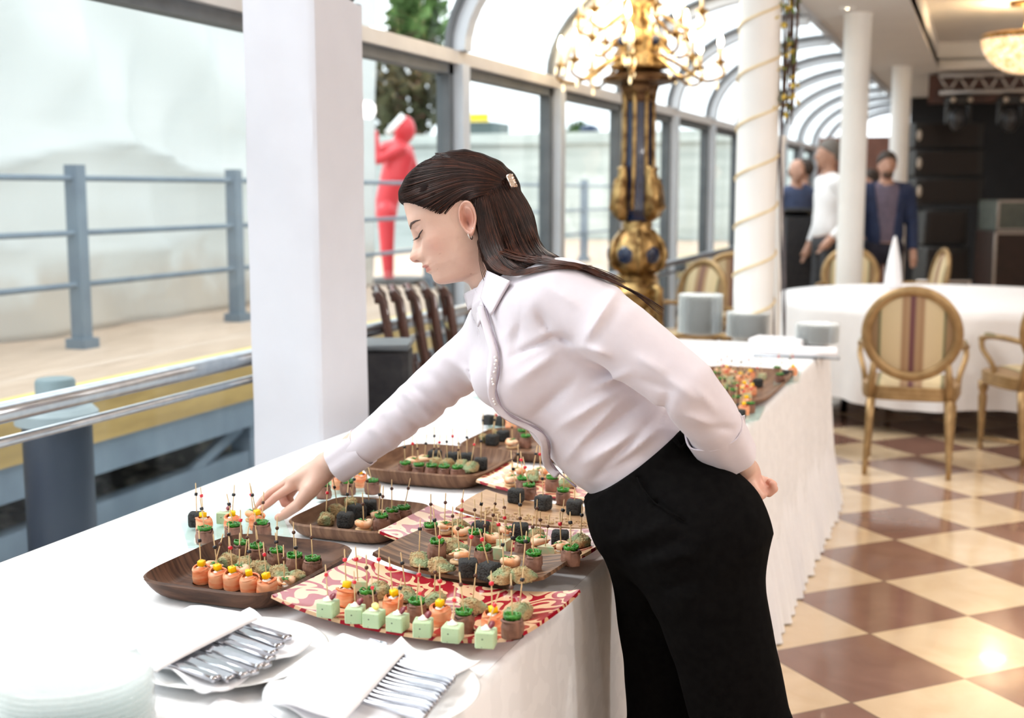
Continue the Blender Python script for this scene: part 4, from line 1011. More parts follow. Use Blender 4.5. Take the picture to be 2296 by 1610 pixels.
# gilded candelabra lamp on a blue and gold pedestal
GOLD = M('gilded_metal', (.52, .34, .14), .34, .9, (.16, .085, .03), 14, 4, lo=.36, hi=.62)
BLUE = M('cobalt_enamel', (.010, .022, .070), .22, 0, (.006, .012, .04), 12, coat=.6)
gl = at(1430, 430, 7.3); GX, GY = gl[0], gl[1]; zp = lambda y: 1.45 + (430 - y) * 7.3 / 2825
ped = E('gilded_candelabra', (GX, GY, 0), 'tall gilded candelabra on a blue and gold carved pedestal by the window', 'candelabra')
def gz(prof, name, mat, n=40, sh=None): return MB().lathe(prof, (GX, GY, 0), n).build(name, mat, ped, True, sharp=sh)
gz([(.24, 0), (.24, .06), (.22, .08), (.21, .16), (.20, .20)], 'plinth', BLUE, 8, 30)
gz([(.20, .20), (.17, .30), (.13, .55), (.12, .70), (.16, zp(655)), (.125, zp(635)), (.13, zp(625)), (.10, zp(612))], 'lower_stem', GOLD, 40, 40)
gz([(.10, zp(612)), (.150, zp(600)), (.172, zp(575)), (.168, zp(555)), (.13, zp(528)), (.085, zp(512)), (.09, zp(505)), (.085, zp(495))], 'bulb', GOLD, 40)
for k in range(6):
    a = k * math.pi / 3 + .35; R_ = np.array(Matrix.Rotation(a, 3, 'Z')); c0 = V3(GX + .150 * math.cos(a), GY + .150 * math.sin(a), zp(570))
    MB().ball(c0, (.028, .058, .056), 14, 10, R_).build('enamel_oval', BLUE, ped)
    c1 = a + math.pi / 6; MB().tube([(GX + r * math.cos(c1), GY + r * math.sin(c1), z) for r, z in ((.105, zp(612)), (.165, zp(598)), (.182, zp(570)), (.165, zp(545)), (.10, zp(515)))], [.010, .014, .015, .013, .008], 8).build('gadroon', GOLD, ped)
sh_ = MB()
sh_.lathe([(.085, zp(495)), (.118, zp(470)), (.112, zp(440)), (.092, zp(400)), (.086, zp(340)), (.084, zp(230)), (.092, zp(205)), (.10, zp(198))], (GX, GY, 0), 8); sh_.build('shaft', BLUE, ped, True, sharp=25)
for k in range(8):
    a = k * math.pi / 4; MB().tube([(GX + r * math.cos(a), GY + r * math.sin(a), z) for r, z in ((.122, zp(470)), (.096, zp(400)), (.090, zp(340)), (.088, zp(235)), (.10, zp(200)))], .0125, 8).build('gold_rib', GOLD, ped)
gz([(.09, zp(232)), (.098, zp(228)), (.098, zp(215)), (.115, zp(205)), (.12, zp(196)), (.22, zp(188)), (.226, zp(178)), (.19, zp(172)), (.14, zp(165))], 'capital', M('dark_bronze', (.20, .115, .055), .35, .9, (.08, .04, .02), 12), 8, 30)
for k in range(4):
    a = k * math.pi / 2 + .95; f_ = V3(math.cos(a), math.sin(a), 0); q = MB()
    q.tube([V3(GX, GY, z) + f_ * r for r, z in ((.10, zp(492)), (.125, zp(480)), (.138, zp(455)), (.132, zp(430)), (.115, zp(405)), (.112, zp(385)), (.122, zp(374)))], [.022, .045, .055, .05, .036, .026, .028], 12)
    for s in (-1, 1):
        sd_ = V3(-f_[1], f_[0], 0) * s
        for j in range(3): q.tube([V3(GX, GY, zp(485 - 22 * j)) + f_ * .13 + sd_ * .01, V3(GX, GY, zp(465 - 22 * j)) + f_ * (.178 - .012 * j) + sd_ * .028, V3(GX, GY, zp(440 - 20 * j)) + f_ * (.162 - .012 * j) + sd_ * .030], [.010, .013, .006], 7)
    q.build('acanthus_leaf', GOLD, ped)
for k in range(3):
    a = k * 2.094 - .75; f_ = V3(math.cos(a), math.sin(a), 0); sp_ = []
    for t in np.linspace(0, 1, 40): r = .105 * (1 - .72 * t); an = 1.2 + 9.0 * t; sp_.append(V3(GX, GY, .80) + f_ * (.20 + r * math.cos(an)) + V3(0, 0, r * math.sin(an)))
    MB().tube([V3(GX, GY, .35) + f_ * .18, V3(GX, GY, .60) + f_ * .26] + sp_, [.02, .026] + [.026 * (1 - .5 * i / 39) for i in range(40)], 10).build('scroll', GOLD, ped)
gz([(.10, zp(165)), (.165, zp(158)), (.17, zp(150)), (.15, zp(146)), (.155, zp(132)), (.14, zp(128)), (.12, zp(118)), (.145, zp(100)), (.12, zp(82)), (.07, zp(72)), (.085, zp(58)), (.06, zp(45)), (.10, zp(28)), (.105, zp(10)), (.06, zp(-8)), (.045, zp(-30)), (.07, zp(-60)), (.03, zp(-80)), (.005, zp(-95))], 'urn', GOLD, 32)
for k in range(8):
    a = k * math.pi / 4 + .2; MB().ball((GX + .135 * math.cos(a), GY + .135 * math.sin(a), zp(100)), (.03, .03, .03), 10, 7).build('enamel_boss', BLUE if k % 2 else GOLD, ped)
CANDLE = M('candle_sleeve', (.85, .72, .50), .5, 0, (.80, .66, .45), 20)
FLAME = M('candle_bulb', (1, .85, .6), .3, 0, (1, .8, .5), 10, emit=(1.0, .78, .45), es=28)
CRY = M('crystal_drop', (.95, .88, .72), .05, 0, (.92, .82, .62), 40, emit=(1.0, .75, .38), es=1.2)
DROP = meshof('crystal_drop', lambda: MB().lathe([(.0005, -.060), (.009, -.042), (.005, -.022), (.0005, -.006)], n=6), CRY)
def arm_set(n, R, z0, zc, off):
    for k in range(n):
        a = off + k * 2 * math.pi / n; f_ = V3(math.cos(a), math.sin(a), 0); O = V3(GX, GY, 0)
        pts = bez([O + f_ * .08 + V3(0, 0, z0), O + f_ * R * .45 + V3(0, 0, z0 - .055), O + f_ * R * .8 + V3(0, 0, zc - .10), O + f_ * R * 1.04 + V3(0, 0, zc - .07), O + f_ * R + V3(0, 0, zc)], 18)
        ar = MB().tube(pts, [.012 - .004 * i / 17 for i in range(18)], 8).build('candle_arm', GOLD, ped)
        tip = pts[-1]
        MB().lathe([(.006, -.02), (.018, -.012), (.034, .004), (.036, .010), (.016, .012), (.014, .020)], tip, 16).build('drip_cup', GOLD, ar)
        MB().lathe([(.012, .018), (.012, .085), (.004, .088)], tip, 12).build('candle', CANDLE, ar)
        MB().lathe([(.005, .088), (.015, .105), (.016, .120), (.010, .145), (.003, .165), (.0005, .172)], tip, 12).build('flame_bulb', FLAME, ar)
        for j in range(3): b_ = j * 2.094 + a; part('crystal_drop', DROP, ar, tip - V3(GX, GY, 0) + V3(.03 * math.cos(b_), .03 * math.sin(b_), .005))
        for j in (0, 1): part('crystal_drop', DROP, ar, pts[6 + 5 * j] - V3(GX, GY, 0))
arm_set(8, .46, zp(125), zp(148), .15); arm_set(6, .28, zp(70), zp(92), .55); arm_set(6, .36, zp(30), zp(40), .0)
lamp('candelabra_glow', 'POINT', (GX, GY, 2.62), 26, (1.0, .74, .42), .25)

# garland, spiral ribbon, cables on the nearest column
cx, cy, cr = COLS[0]
RIB = M('cream_gold_ribbon', (.80, .66, .42), .5, 0, (.72, .56, .32), 20)
hel = []
for i in range(300):
    z = .02 + 2.80 * i / 299; a = 2 * math.pi * z / .235 + .6; hel.append((cx + (cr + .004) * math.cos(a), cy + (cr + .004) * math.sin(a), z))
T(MB().tube(hel, .0065, 6).build('gold_ribbon', RIB, None, True), 'thin gold cord wound in a spiral around the nearest white column', 'ribbon')
g0 = V3(cx, cy, 0) + CR * .125 - CF * V3(1, 1, 0) * .03; ga = E('flower_garland', (g0[0], g0[1], 1.77), 'hanging twig garland with yellow flowers on the nearest white column', 'garland')
TWIG = M('brown_twig', (.13, .075, .05), .8, 0, (.07, .04, .03), 40); YFL = M('yellow_petals', (.66, .50, .10), .6, 0, (.58, .40, .05), 60); RFL = M('red_petals', (.42, .03, .04), .6, 0, (.3, .02, .03), 60); GLF = M('garland_leaf', (.16, .22, .05), .6, 0, (.10, .15, .03), 60)
rr = random.Random(9); tw = MB()
for i in range(16):
    b0 = rr.uniform(-.04, .04); p0 = rr.random() * 6; tw.tube(bez([g0 + CR * (b0 + .02 * math.sin(p0 + 3 * z)) + CF * .03 * math.cos(2 * z + p0) + V3(0, 0, z) for z in np.linspace(2.84, 1.76 + .12 * rr.random(), 7)], 24), .0035, 5)
tw.build('twigs', TWIG, ga)
def petals():
    mb = MB()
    for k in range(5): a = k * 1.2566; mb.ball((.008 * math.cos(a), .008 * math.sin(a), 0), (.009, .007, .004), 7, 5, np.array(Matrix.Rotation(a, 3, 'Z')))
    return mb.ball((0, 0, .002), .005, 6, 4)
FLM = {c: meshof('flower_' + c, petals, mt_) for c, mt_ in (('y', YFL), ('r', RFL))}; LFM = meshof('leaf_blade', lambda: MB().ball((0, 0, 0), (.020, .009, .003), 8, 5), GLF)
for i in range(195):
    z = rr.uniform(1.80, 2.82); p = g0 + CR * rr.uniform(-.075, .055) - CF * rr.uniform(-.03, .05); p[2] = z; t = rr.random(); rot = (rr.uniform(0, 3), rr.uniform(0, 3), rr.uniform(0, 6))
    nm, me_ = ('yellow_flower', FLM['y']) if t < .46 else ('red_flower', FLM['r']) if t < .54 else ('leaf', LFM)
    part(nm, me_, ga, p - V3(g0[0], g0[1], 1.77), rot, rr.uniform(.5, 1.05))
cb_ = MB()
for k, (dx, col) in enumerate(((.0, 0), (.012, 0), (-.010, 0))): cb_.tube(bez([g0 + CR * (dx + .03 * math.sin(k + z * 2.3)) * 1.0 + V3(0, 0, z) for z in (1.84, 1.6, 1.3, 1.0, .5, .005)], 30), .0045, 6)
T(cb_.build('cable_bundle', M('grey_cable', (.16, .13, .14), .5, 0, (.1, .09, .1), 30), None, True), 'grey cables hanging down beside the nearest white column under the garland', 'cable')
p = at(1748, 430, 6.55); T(MB().lathe([(.09, 0), (.09, .012), (.022, .02), (.020, 1.70), (.026, 1.71), (.026, 1.74)], (p[0], p[1], 0), 20).build('floor_stand', WHITEP, None, True, sharp=40), 'slim white floor stand right behind the garlanded column', 'stand')

# round banquet table
RC = V3(-.17, 8.90, 0); RR = 1.17
rt = E('round_table', RC, 'large round table under a white cloth amid golden chairs', 'table')
def rcl(u, v):
    a = 2 * math.pi * u
    if v < .5: r = RR * v / .5; return RC + V3(r * math.cos(a), r * math.sin(a), TZ + .002)
    k = (v - .5) / .5; r = RR + .012 + .05 * k + k * (.022 * math.sin(15 * a) + .014 * math.sin(31 * a + 1)); z = TZ - (TZ - .17) * k + .015 * math.sin(8 * a) * k
    return RC + V3(r * math.cos(a), r * math.sin(a), z)
MB().grid(rcl, 240, 21, closeu=True).build('tablecloth', SKIRT, rt, True)
MB().lathe([(.05, 0), (RR, 0), (RR, .03), (.05, .03)], RC + V3(0, 0, TZ - .035), 60).build('tabletop', BROWN, rt, False)
for k in range(4):
    a = k * math.pi / 2 + .6; MB().tube([RC + V3(.8 * math.cos(a), .8 * math.sin(a), 0), RC + V3(.8 * math.cos(a), .8 * math.sin(a), TZ - .03)], .022, 8).build('leg', M('black_metal', (.015, .015, .016), .4, .5, (.02, .02, .02), 20), rt)
p = at(2004, 610, 9.0); T(MB().lathe([(.065, 0), (.06, .05), (.045, .2), (.012, .37), (.001, .385)], (p[0], p[1], TZ + .003), 20, squash=(1, .8)).build('napkin_cone', NAPK, None, True), 'tall white napkin cone standing on the round table', 'napkin')

# golden oval-back armchairs
CGOLD = M('chair_gold_leaf', (.43, .285, .135), .40, .45, (.31, .195, .085), 16)
FAB = stripes('striped_upholstery', [(0, (.30, .19, .10)), (.10, (.30, .19, .10)), (.13, (.13, .14, .07)), (.16, (.62, .50, .30)), (.36, (.66, .54, .34)), (.40, (.34, .20, .11)), (.46, (.42, .28, .16)), (.485, (.15, .055, .065)), (.515, (.15, .055, .065)), (.56, (.42, .28, .16)), (.62, (.34, .20, .11)), (.66, (.66, .54, .34)), (.84, (.62, .50, .30)), (.87, (.13, .14, .07)), (.90, (.30, .19, .10))], 2.35, 'X', .7)
FABY = FAB
def gold_chair():
    """faces local +Y; back at -Y"""
    e = E('oval_back_armchair', (0, 0, 0)); tl = .16
    def bp(x, z): return V3(x, -.215 - tl * (z - .45), z)             # leaning back plane
    cz = .735
    ov = [bp(.222 * math.cos(a), cz + .222 * math.sin(a)) for a in np.linspace(0, 2 * math.pi, 49)[:-1]]
    MB().tube(ov, .026, 12, closed=True, flat=((0, 1, tl), .75)).build('back_frame', CGOLD, e)
    pad = MB()
    for s, d_ in ((1, .024), (-1, .016)):
        pad.grid(lambda u, v: bp(.205 * v * math.cos(2 * math.pi * u), cz + .205 * v * math.sin(2 * math.pi * u)) + V3(0, s * d_ * (1 - v * v) ** .6, 0), 36, 9, closeu=True, flip=(s < 0))
    pad.build('back_pad', FAB, e)
    seat = MB()
    def st(u, v):
        a = 2 * math.pi * u; r = v; c, s = math.cos(a), math.sin(a); k = (abs(c) ** 4 + abs(s) ** 4) ** -.25
        return V3(.245 * c * k * r * (1 + .08 * s), .225 * s * k * r, .455 + .035 * (1 - r ** 4))
    seat.grid(st, 48, 9, closeu=True); seat.build('seat_cushion', FABY, e)
    ap = MB()
    def apf(u, v):
        a = 2 * math.pi * u; c, s = math.cos(a), math.sin(a); k = (abs(c) ** 4 + abs(s) ** 4) ** -.25; rr_ = 1.0 + .02 * math.sin(math.pi * 3 * v) ** 2
        return V3(.245 * c * k * rr_ * (1 + .08 * s), .225 * s * k * rr_, .385 + .072 * v)
    ap.grid(apf, 48, 10, closeu=True); ap.build('seat_rail', CGOLD, e)
    for x in (-.19, .19):
        MB().tube([bp(x * 1.02, .385), bp(x * 1.0, .50), bp(x * .93, .60)], [.021, .019, .017], 10).build('back_post', CGOLD, e)
        MB().tube([(x, -.205, .39), (x * 1.02, -.225, .28), (x * 1.08, -.285, .05), (x * 1.08, -.29, 0)], [.024, .021, .014, .013], 10).build('leg', CGOLD, e)
        MB().lathe([(.013, 0), (.017, .012), (.012, .03), (.015, .06), (.025, .30), (.018, .32), (.028, .345), (.028, .39)], (x * 1.12, .19, 0), 16).build('leg', CGOLD, e)
        MB().tube([(x * 1.12, .19, .06), (x * 1.08, -.27, .12)], .009, 8).build('stretcher', CGOLD, e)
        ar = MB().tube(bez([bp(x * 1.08, .655), (x * 1.30, -.10, .665), (x * 1.36, .06, .655), (x * 1.40, .125, .635)], 14), [.016] * 13 + [.022], 10).build('armrest', CGOLD, e)
        MB().tube(bez([(x * 1.40, .125, .635), (x * 1.42, .10, .58), (x * 1.28, .03, .50), (x * 1.22, .02, .42)], 12), [.015] * 12, 10).build('arm_support', CGOLD, ar)
        MB().rbox((x * 1.34, .03, .668), (.035, .13, .016), .006).build('arm_pad', FAB, ar, True, sharp=40)
    return remember(e)
ch = gold_chair()
CH = [(-.335, 6.86, .03, 'golden armchair with its back to the camera at the near side of round table'),
      (.30, 7.42, .45, 'golden armchair at the right edge, its armrest reaching toward the round table')]
q = at(1902, 640, 10.55); CH.append((q[0], q[1], math.pi + .05, 'golden oval-back chair on the far side of round table, before a white column'))
q = at(2035, 640, 10.6); CH.append((q[0], q[1], math.pi - 1.25, 'golden chair seen edge-on at the far side, next to the white napkin cone'))
q = at(1512, 640, 8.7); CH.append((q[0], q[1], 2.55, 'golden chair right beside the gilded pedestal, tilted oval back'))
q = at(1606, 660, 7.15); CH.append((q[0], q[1], 1.25, 'golden chair behind the tall left glass stack'))
q = at(1640, 640, 10.2); CH.append((q[0], q[1], .2, 'golden chair partly hidden behind the left side of the nearest column'))
for i, (x, y, a, lab) in enumerate(CH):
    o = ch if i == 0 else copy_thing(ch, (x, y, 0), a, lab); o.location = (x, y, 0); o.rotation_euler = (0, 0, a); T(o, lab, 'chair', 'golden oval-back armchairs')

# ------------------------------------------------------------------ people in the background
SK2 = M('skin_far', (.50, .28, .20), .5, 0, (.45, .25, .175), 20)
def bg_person(px, d, height, face, label, shirt, trou, hair, pose, bald=False, jacket=None, hcol=None, beard=False):
    """standing figure; face = angle of its front, world; pose = joints of both arms in (forward, left, up) for a 1.78 m body"""
    base = at(px, 430, d); base = V3(base[0], base[1], 0); s = height / 1.78
    f = V3(math.cos(face), math.sin(face), 0); l = V3(-f[1], f[0], 0)
    J = lambda a, b_, c: base + (f * a + l * b_ + V3(0, 0, c)) * s
    e = E('person', base, label, 'person')
    arms = [[J(*p) for p in pose[0]], [J(*p) for p in pose[1]]]; Rl = np.stack([f, l, V3(0, 0, 1)], 1)
    legs = [[J(0, y, .92), J(.03, y * 1.05, .49), J(-.02, y * 1.1, .08)] for y in (.095, -.095)]
    def core(P, g=0.0):
        d_ = ellip(P, J(0, 0, 1.30), ((.115 + g) * s, (.175 + g) * s, .24 * s), Rl); d_ = smin(d_, ellip(P, J(.01, 0, 1.06), ((.115 + g) * s, (.155 + g) * s, .18 * s), Rl), .08)
        return smin(d_, chain(P, [J(-.01, .17, 1.44), J(-.01, -.17, 1.44)], [(.062 + g) * s] * 2), .06)
    def armf(P, g=0.0): 
        d_ = None
        for A in arms:
            c = chain(P, A, [(.056 + g) * s, (.046 + g) * s, (.034 + g) * s]); d_ = c if d_ is None else np.minimum(d_, c)
        return d_
    def legf(P, g=0.0):
        d_ = ellip(P, J(0, 0, .93), ((.12 + g) * s, (.165 + g) * s, .13 * s), Rl)
        for Lg in legs: d_ = smin(d_, chain(P, Lg, [(.085 + g) * s, (.062 + g) * s, (.05 + g) * s]), .05)
        return d_
    def skin(P):
        d_ = smin(core(P, -.012), legf(P, -.014), .05); d_ = smin(d_, armf(P, -.012), .03)
        d_ = smin(d_, chain(P, [J(-.01, 0, 1.46), J(.01, 0, 1.58)], [.06 * s, .052 * s]), .03)
        d_ = smin(d_, ellip(P, J(.015, 0, 1.675), (.098 * s, .075 * s, .112 * s), Rl), .02); d_ = smin(d_, ellip(P, J(.06, 0, 1.62), (.055 * s, .05 * s, .06 * s), Rl), .02)
        d_ = smin(d_, chain(P, [J(.11, 0, 1.68), J(.128, 0, 1.645)], [.010 * s, .016 * s]), .015)
        for y in (-.078, .078): d_ = smin(d_, ellip(P, J(.005, y, 1.66), (.018 * s, .009 * s, .032 * s), Rl), .006)
        for A in arms:
            h = nrm(A[2] - A[1]); d_ = smin(d_, chain(P, [A[2], A[2] + h * .08 * s], [.034 * s, .036 * s]), .015)
            for k in (-.024, -.008, .008, .024): d_ = smin(d_, chain(P, [A[2] + h * .09 * s + l * k * s, A[2] + h * .165 * s + l * k * s + f * .01], [.011 * s, .008 * s]), .006)
            d_ = smin(d_, chain(P, [A[2] + h * .03 * s + f * .02 * s, A[2] + h * .10 * s + f * .045 * s], [.014 * s, .009 * s]), .01)
        return d_
    lo, hi = base - V3(.62, .62, -.04), base + V3(.62, .62, 1.95)
    field_mesh_ = lambda fn, h: field_mesh(MB(), fn, lo, hi, h)
    field_mesh_(skin, .016).build('body', SK2, e)
    field_mesh_(lambda P: smax(np.maximum(legf(P), (P[:, 2] - 1.0 * s)), .05 - P[:, 2], .01) + .003 * wnoise(P, 15), .020).build('trousers', trou, e)
    top = lambda P: np.maximum(np.maximum(smin(core(P), armf(P, .002), .03), (.93 * s - P[:, 2])), -chain(P, [J(0, 0, 1.48), J(.02, 0, 1.62)], [.055 * s, .075 * s])) - .003 * wnoise(P, 18)
    cutw = lambda P: np.maximum(top(P), -np.minimum.reduce([np.linalg.norm(P - (A[2] + nrm(A[2] - A[1]) * .07 * s), axis=1) - .085 * s for A in arms]))
    field_mesh_(cutw, .016).build('shirt', shirt, e)
    if jacket:
        op = lambda P: np.where(((P - base) @ f > .02 * s), .055 * s + .05 * s * np.clip((P[:, 2] / s - 1.05), 0, .4) / .4 - np.abs((P - base) @ l), -1)
        def jk(P):
            d_ = np.maximum(smin(core(P, .016), armf(P, .012), .03), .84 * s - P[:, 2]); d_ = np.maximum(d_, op(P))
            d_ = np.maximum(d_, -chain(P, [J(0, 0, 1.49), J(.02, 0, 1.62)], [.06 * s, .085 * s]))
            return np.maximum(d_, -np.minimum.reduce([np.linalg.norm(P - (A[2] + nrm(A[2] - A[1]) * .06 * s), axis=1) - .08 * s for A in arms])) - .003 * wnoise(P, 18)
        field_mesh_(jk, .016).build('jacket', jacket, e)
    if not bald:
        def hr(P):
            d_ = ellip(P, J(.0, 0, 1.70), (.112 * s, .088 * s, .108 * s), Rl); q = (P - base) @ Rl / s
            return smax(d_, 1.648 + np.clip(q[:, 0] + .02, 0, .2) * .75 - np.clip(.0 - q[:, 0], 0, .10) * 1.3 - q[:, 2], .01) - .003 * wnoise(P, 40)
        field_mesh_(hr, .012).build('hair', hair, e)
    else:
        def hr2(P):
            q = (P - base) @ Rl / s; d_ = ellip(P, J(.005, 0, 1.665), (.112 * s, .086 * s, .10 * s), Rl)
            return np.maximum(np.maximum(d_, q[:, 2] - 1.69), np.maximum(1.60 - q[:, 2], q[:, 0] - .0))
        field_mesh_(hr2, .012).build('hair', hair, e)
    if beard: field_mesh_(lambda P: np.maximum(ellip(P, J(.056, 0, 1.600), (.061 * s, .053 * s, .052 * s), Rl), ((P - base) @ Rl)[:, 2] - 1.635 * s), .012).build('beard', M('brown_beard', (.11, .065, .045), .8, 0, (.14, .085, .06), 60), e)
    for Lg in legs:
        a_ = V3(Lg[2][0], Lg[2][1], 0); MB().tube([a_ - f * .07 + V3(0, 0, .042), a_ + f * .05 + V3(0, 0, .046), a_ + f * .18 + V3(0, 0, .032)], [.036, .042, .028], 10).build('shoe', M('black_shoe', (.01, .01, .01), .3), e)
    return e
down = lambda y: [(-.01, y, 1.43), (-.03, y * 1.25, 1.14), (.06, y * 1.25, .90)]
WSH = M('white_dress_shirt', (.84, .83, .84), .8, 0, (.80, .79, .80), 12); DTR = M('charcoal_trousers', (.035, .035, .04), .8, 0, (.045, .045, .05), 20); NAVY = M('navy_jacket', (.016, .030, .085), .7, 0, (.012, .022, .065), 20); MAUVE = M('mauve_shirt', (.15, .12, .17), .8, 0, (.12, .10, .14), 20)
BLS = M('blue_shirt', (.06, .085, .17), .8, 0, (.05, .07, .14), 20); GHR = M('grey_hair', (.14, .13, .12), .8, 0, (.22, .20, .18), 60); DHR = M('dark_hair_far', (.035, .024, .018), .7, 0, (.05, .035, .028), 60); NTR = M('navy_trousers', (.014, .014, .028), .8, 0, (.018, .018, .034), 20)
west = math.atan2(-CR[1], -CR[0]); south = math.atan2(-CF[1], -CF[0])
bg_person(1858, 11.4, 1.90, west + .15, 'grey-haired man in white shirt and dark trousers standing beside a white column', WSH, DTR, GHR, [[(-.01, .19, 1.43), (-.12, .26, 1.17), (.06, .24, .97)], down(-.19)])
bg_person(1986, 11.5, 1.80, south - .1, 'bearded man in navy jacket and mauve shirt standing behind round table', MAUVE, NTR, DHR, [down(.20), down(-.20)], jacket=NAVY, beard=True)
bg_person(1784, 12.7, 1.77, south + .25, 'bald man in blue shirt standing behind the black lectern', BLS, DTR, GHR, [[(0, .19, 1.40), (.02, .25, 1.14), (.22, .08, 1.16)], [(0, -.19, 1.40), (.02, -.25, 1.14), (.22, -.06, 1.16)]], bald=True)
bg_person(1802, 14.2, 1.80, west - .3, 'dark-haired person behind the bald man', NAVY, DTR, DHR, [down(.19), down(-.19)])
bg_person(1950, 14.0, 1.68, west, 'person mostly hidden between the column and the man in navy jacket', M('dark_top', (.03, .03, .05), .8, 0, (.04, .04, .06), 20), DTR, DHR, [down(.18), down(-.18)])
p = at(1783, 560, 12.0); lec = E('lectern', (p[0], p[1], 0), 'black lectern in front of the bald man', 'lectern')
MB().rbox((p[0], p[1], .62), (.26, .34, 1.20), .01, rz=TH).rbox((p[0], p[1], .015), (.34, .42, .03), .006, rz=TH).build('body', MATS['black_cloth'], lec, True, sharp=40)
MB().rbox((p[0], p[1], 1.245), (.30, .40, .03), .006, R=np.array(Matrix.Rotation(TH, 3, 'Z') @ Matrix.Rotation(-.2, 3, 'X'))).build('reading_top', MATS['black_plastic'], lec, True, sharp=40)

# ------------------------------------------------------------------ stage gear, lamps under the ceiling
SPK = M('speaker_cabinet', (.010, .009, .009), .6, 0, (.026, .022, .02), 20); SGR = M('speaker_mesh', (.026, .018, .015), .8, 0, (.018, .013, .011), 300)
HND = M('pale_handle', (.55, .46, .38), .4, .3, (.5, .42, .34), 30)
def speaker_box(px, py0, py1, pxw, d, label, group, handle):
    a = at(px, py1, d); b_ = at(px, py0, d); w = pxw * d / FP; h = abs(b_[2] - a[2]) - .012; c = V3(a[0], a[1], a[2] + h / 2)
    e = E('stage_speaker', (a[0], a[1], a[2]), label, 'loudspeaker', group); Rz = np.array(Matrix.Rotation(TH, 3, 'Z'))
    MB().rbox(c, (w, .5, h), .015, R=Rz).build('cabinet', SPK, e, True, sharp=40)
    MB().rbox(c - Rz @ V3(0, .253, 0), (w * .82, .012, h * .82), .004, R=Rz).build('grille', SGR, e, True, sharp=40)
    if handle: MB().ball(c - Rz @ V3(w * .44, .262, 0), (.03, .012, .07), 10, 7, Rz).build('handle', HND, e)
    return e
PD = 15.6
def zat(py, d): return at(2100, py, d)[2]
for i, (y0, y1) in enumerate(((275, 334), (336, 396), (398, 458))):
    speaker_box(2112, y0, y1, 152, PD, 'black stage speaker with pale side handle, %s of the hanging stack' % ('topmost', 'middle', 'lowest')[i], 'upper stage speakers', True)
fl_ = at(2100, 640, PD)[2]
for i, (y0, y1) in enumerate(((468, 548), (550, 690))):
    speaker_box(2104, y0, y1, 96, PD, 'narrow black bass speaker, %s under the stage speakers' % ('upper one' if i == 0 else 'lower one'), 'bass speakers', False)
tr = E('lighting_truss', at(2250, 185, 14.7), 'aluminium lighting truss under the stage ceiling', 'truss'); ALU = M('truss_aluminium', (.50, .44, .40), .35, .7, (.45, .40, .36), 20)
ta, ta2 = at(2106, 208, 14.7), at(2106, 170, 14.7); TY_ = ta[1]; ta2[1] = TY_; tb2, tb3 = ta + V3(2.2, 0, 0), ta2 + V3(2.2, 0, 0)
def hy(px, py, Y):
    q = ray(px, py); return CAM + q * (Y / q[1])
q = MB(); q.tube([ta, tb2], .030, 8); q.tube([ta2, tb3], .030, 8); q.tube([ta2 + V3(0, .3, 0), tb3 + V3(0, .3, 0)], .03, 8); q.build('chord', ALU, tr)
q = MB()
for k in range(10):
    t0, t1 = k / 10, (k + .5) / 10; q.tube([ta2 * (1 - t0) + tb3 * t0, ta * (1 - t1) + tb2 * t1], .015, 6); q.tube([ta * (1 - t1) + tb2 * t1, ta2 * (1 - t0 - .1) + tb3 * (t0 + .1)], .015, 6)
q.build('lacing', ALU, tr)
q = MB()
for px in (2130, 2290): c_ = hy(px, 170, TY_); q.tube([c_, V3(c_[0], c_[1], CZ_)], .012, 6)
q.build('hanger', ALU, tr)
for i, px in enumerate((2150, 2268)):
    c_ = hy(px, 208, TY_); e = E('moving_head_light', c_, 'black moving head spotlight hanging from truss, %s' % ('left one' if i == 0 else 'right one'), 'spotlight', 'moving head lights')
    z0 = c_[2]; MB().rbox((c_[0], c_[1], z0 - .09), (.28, .2, .10), .02, rz=TH).build('base', SPK, e, True, sharp=40)
    for s in (-.13, .13): MB().rbox(V3(c_[0], c_[1], z0 - .24) + CR * s, (.035, .08, .24), .01, rz=TH).build('yoke_arm', SPK, e, True, sharp=40)
    MB().ball((c_[0], c_[1], z0 - .30), (.10, .13, .15), 16, 10).build('lamp_head', M('spot_head', (.03, .03, .032), .3, .2, (.04, .04, .045), 20), e)
    for s in (-.10, .10): MB().ball(V3(c_[0], c_[1], z0 - .10) + CR * s - CF * .11, .03, 8, 6).build('clamp_knob', HND, e)
def flight_case(px0, px1, y0, y1, d, label, mat):
    a, b_ = at((px0 + px1) / 2, y1, d), at((px0 + px1) / 2, y0, d); w = (px1 - px0) * d / FP; h = b_[2] - a[2]; c = V3(a[0], a[1], a[2] + h / 2); e = E('flight_case', (a[0], a[1], a[2]), label, 'case'); Rz = np.array(Matrix.Rotation(TH, 3, 'Z'))
    MB().rbox(c, (w, .6, h), .01, R=Rz).build('case_body', mat, e, True, sharp=40)
    q = MB()
    for sx_ in (-1, 1):
        for sz in (-1, 1): q.rbox(c + Rz @ V3(0, -.305, sz * (h / 2 - .015)), (w, .012, .03), .003, R=Rz) if sx_ > 0 else q.rbox(c + Rz @ V3(sz * (w / 2 - .015), -.305, 0), (.03, .012, h), .003, R=Rz)
    q.build('metal_edge', ALU, e, True, sharp=40); return e
flight_case(2200, 2340, 517, 690, 15.0, 'dark brown flight case with metal edges at right of the bass speakers', M('case_brown', (.035, .018, .014), .5, 0, (.025, .014, .01), 12))
flight_case(2212, 2340, 448, 516, 15.1, 'grey green equipment case on top of the brown flight case', M('case_green_grey', (.12, .13, .11), .6, 0, (.09, .10, .085), 12))
p = at(2132, 640, 13.2); e = E('metal_bench', (p[0], p[1], 0), 'low metal barrier frame beyond the far rim of the round table', 'barrier'); q = MB()
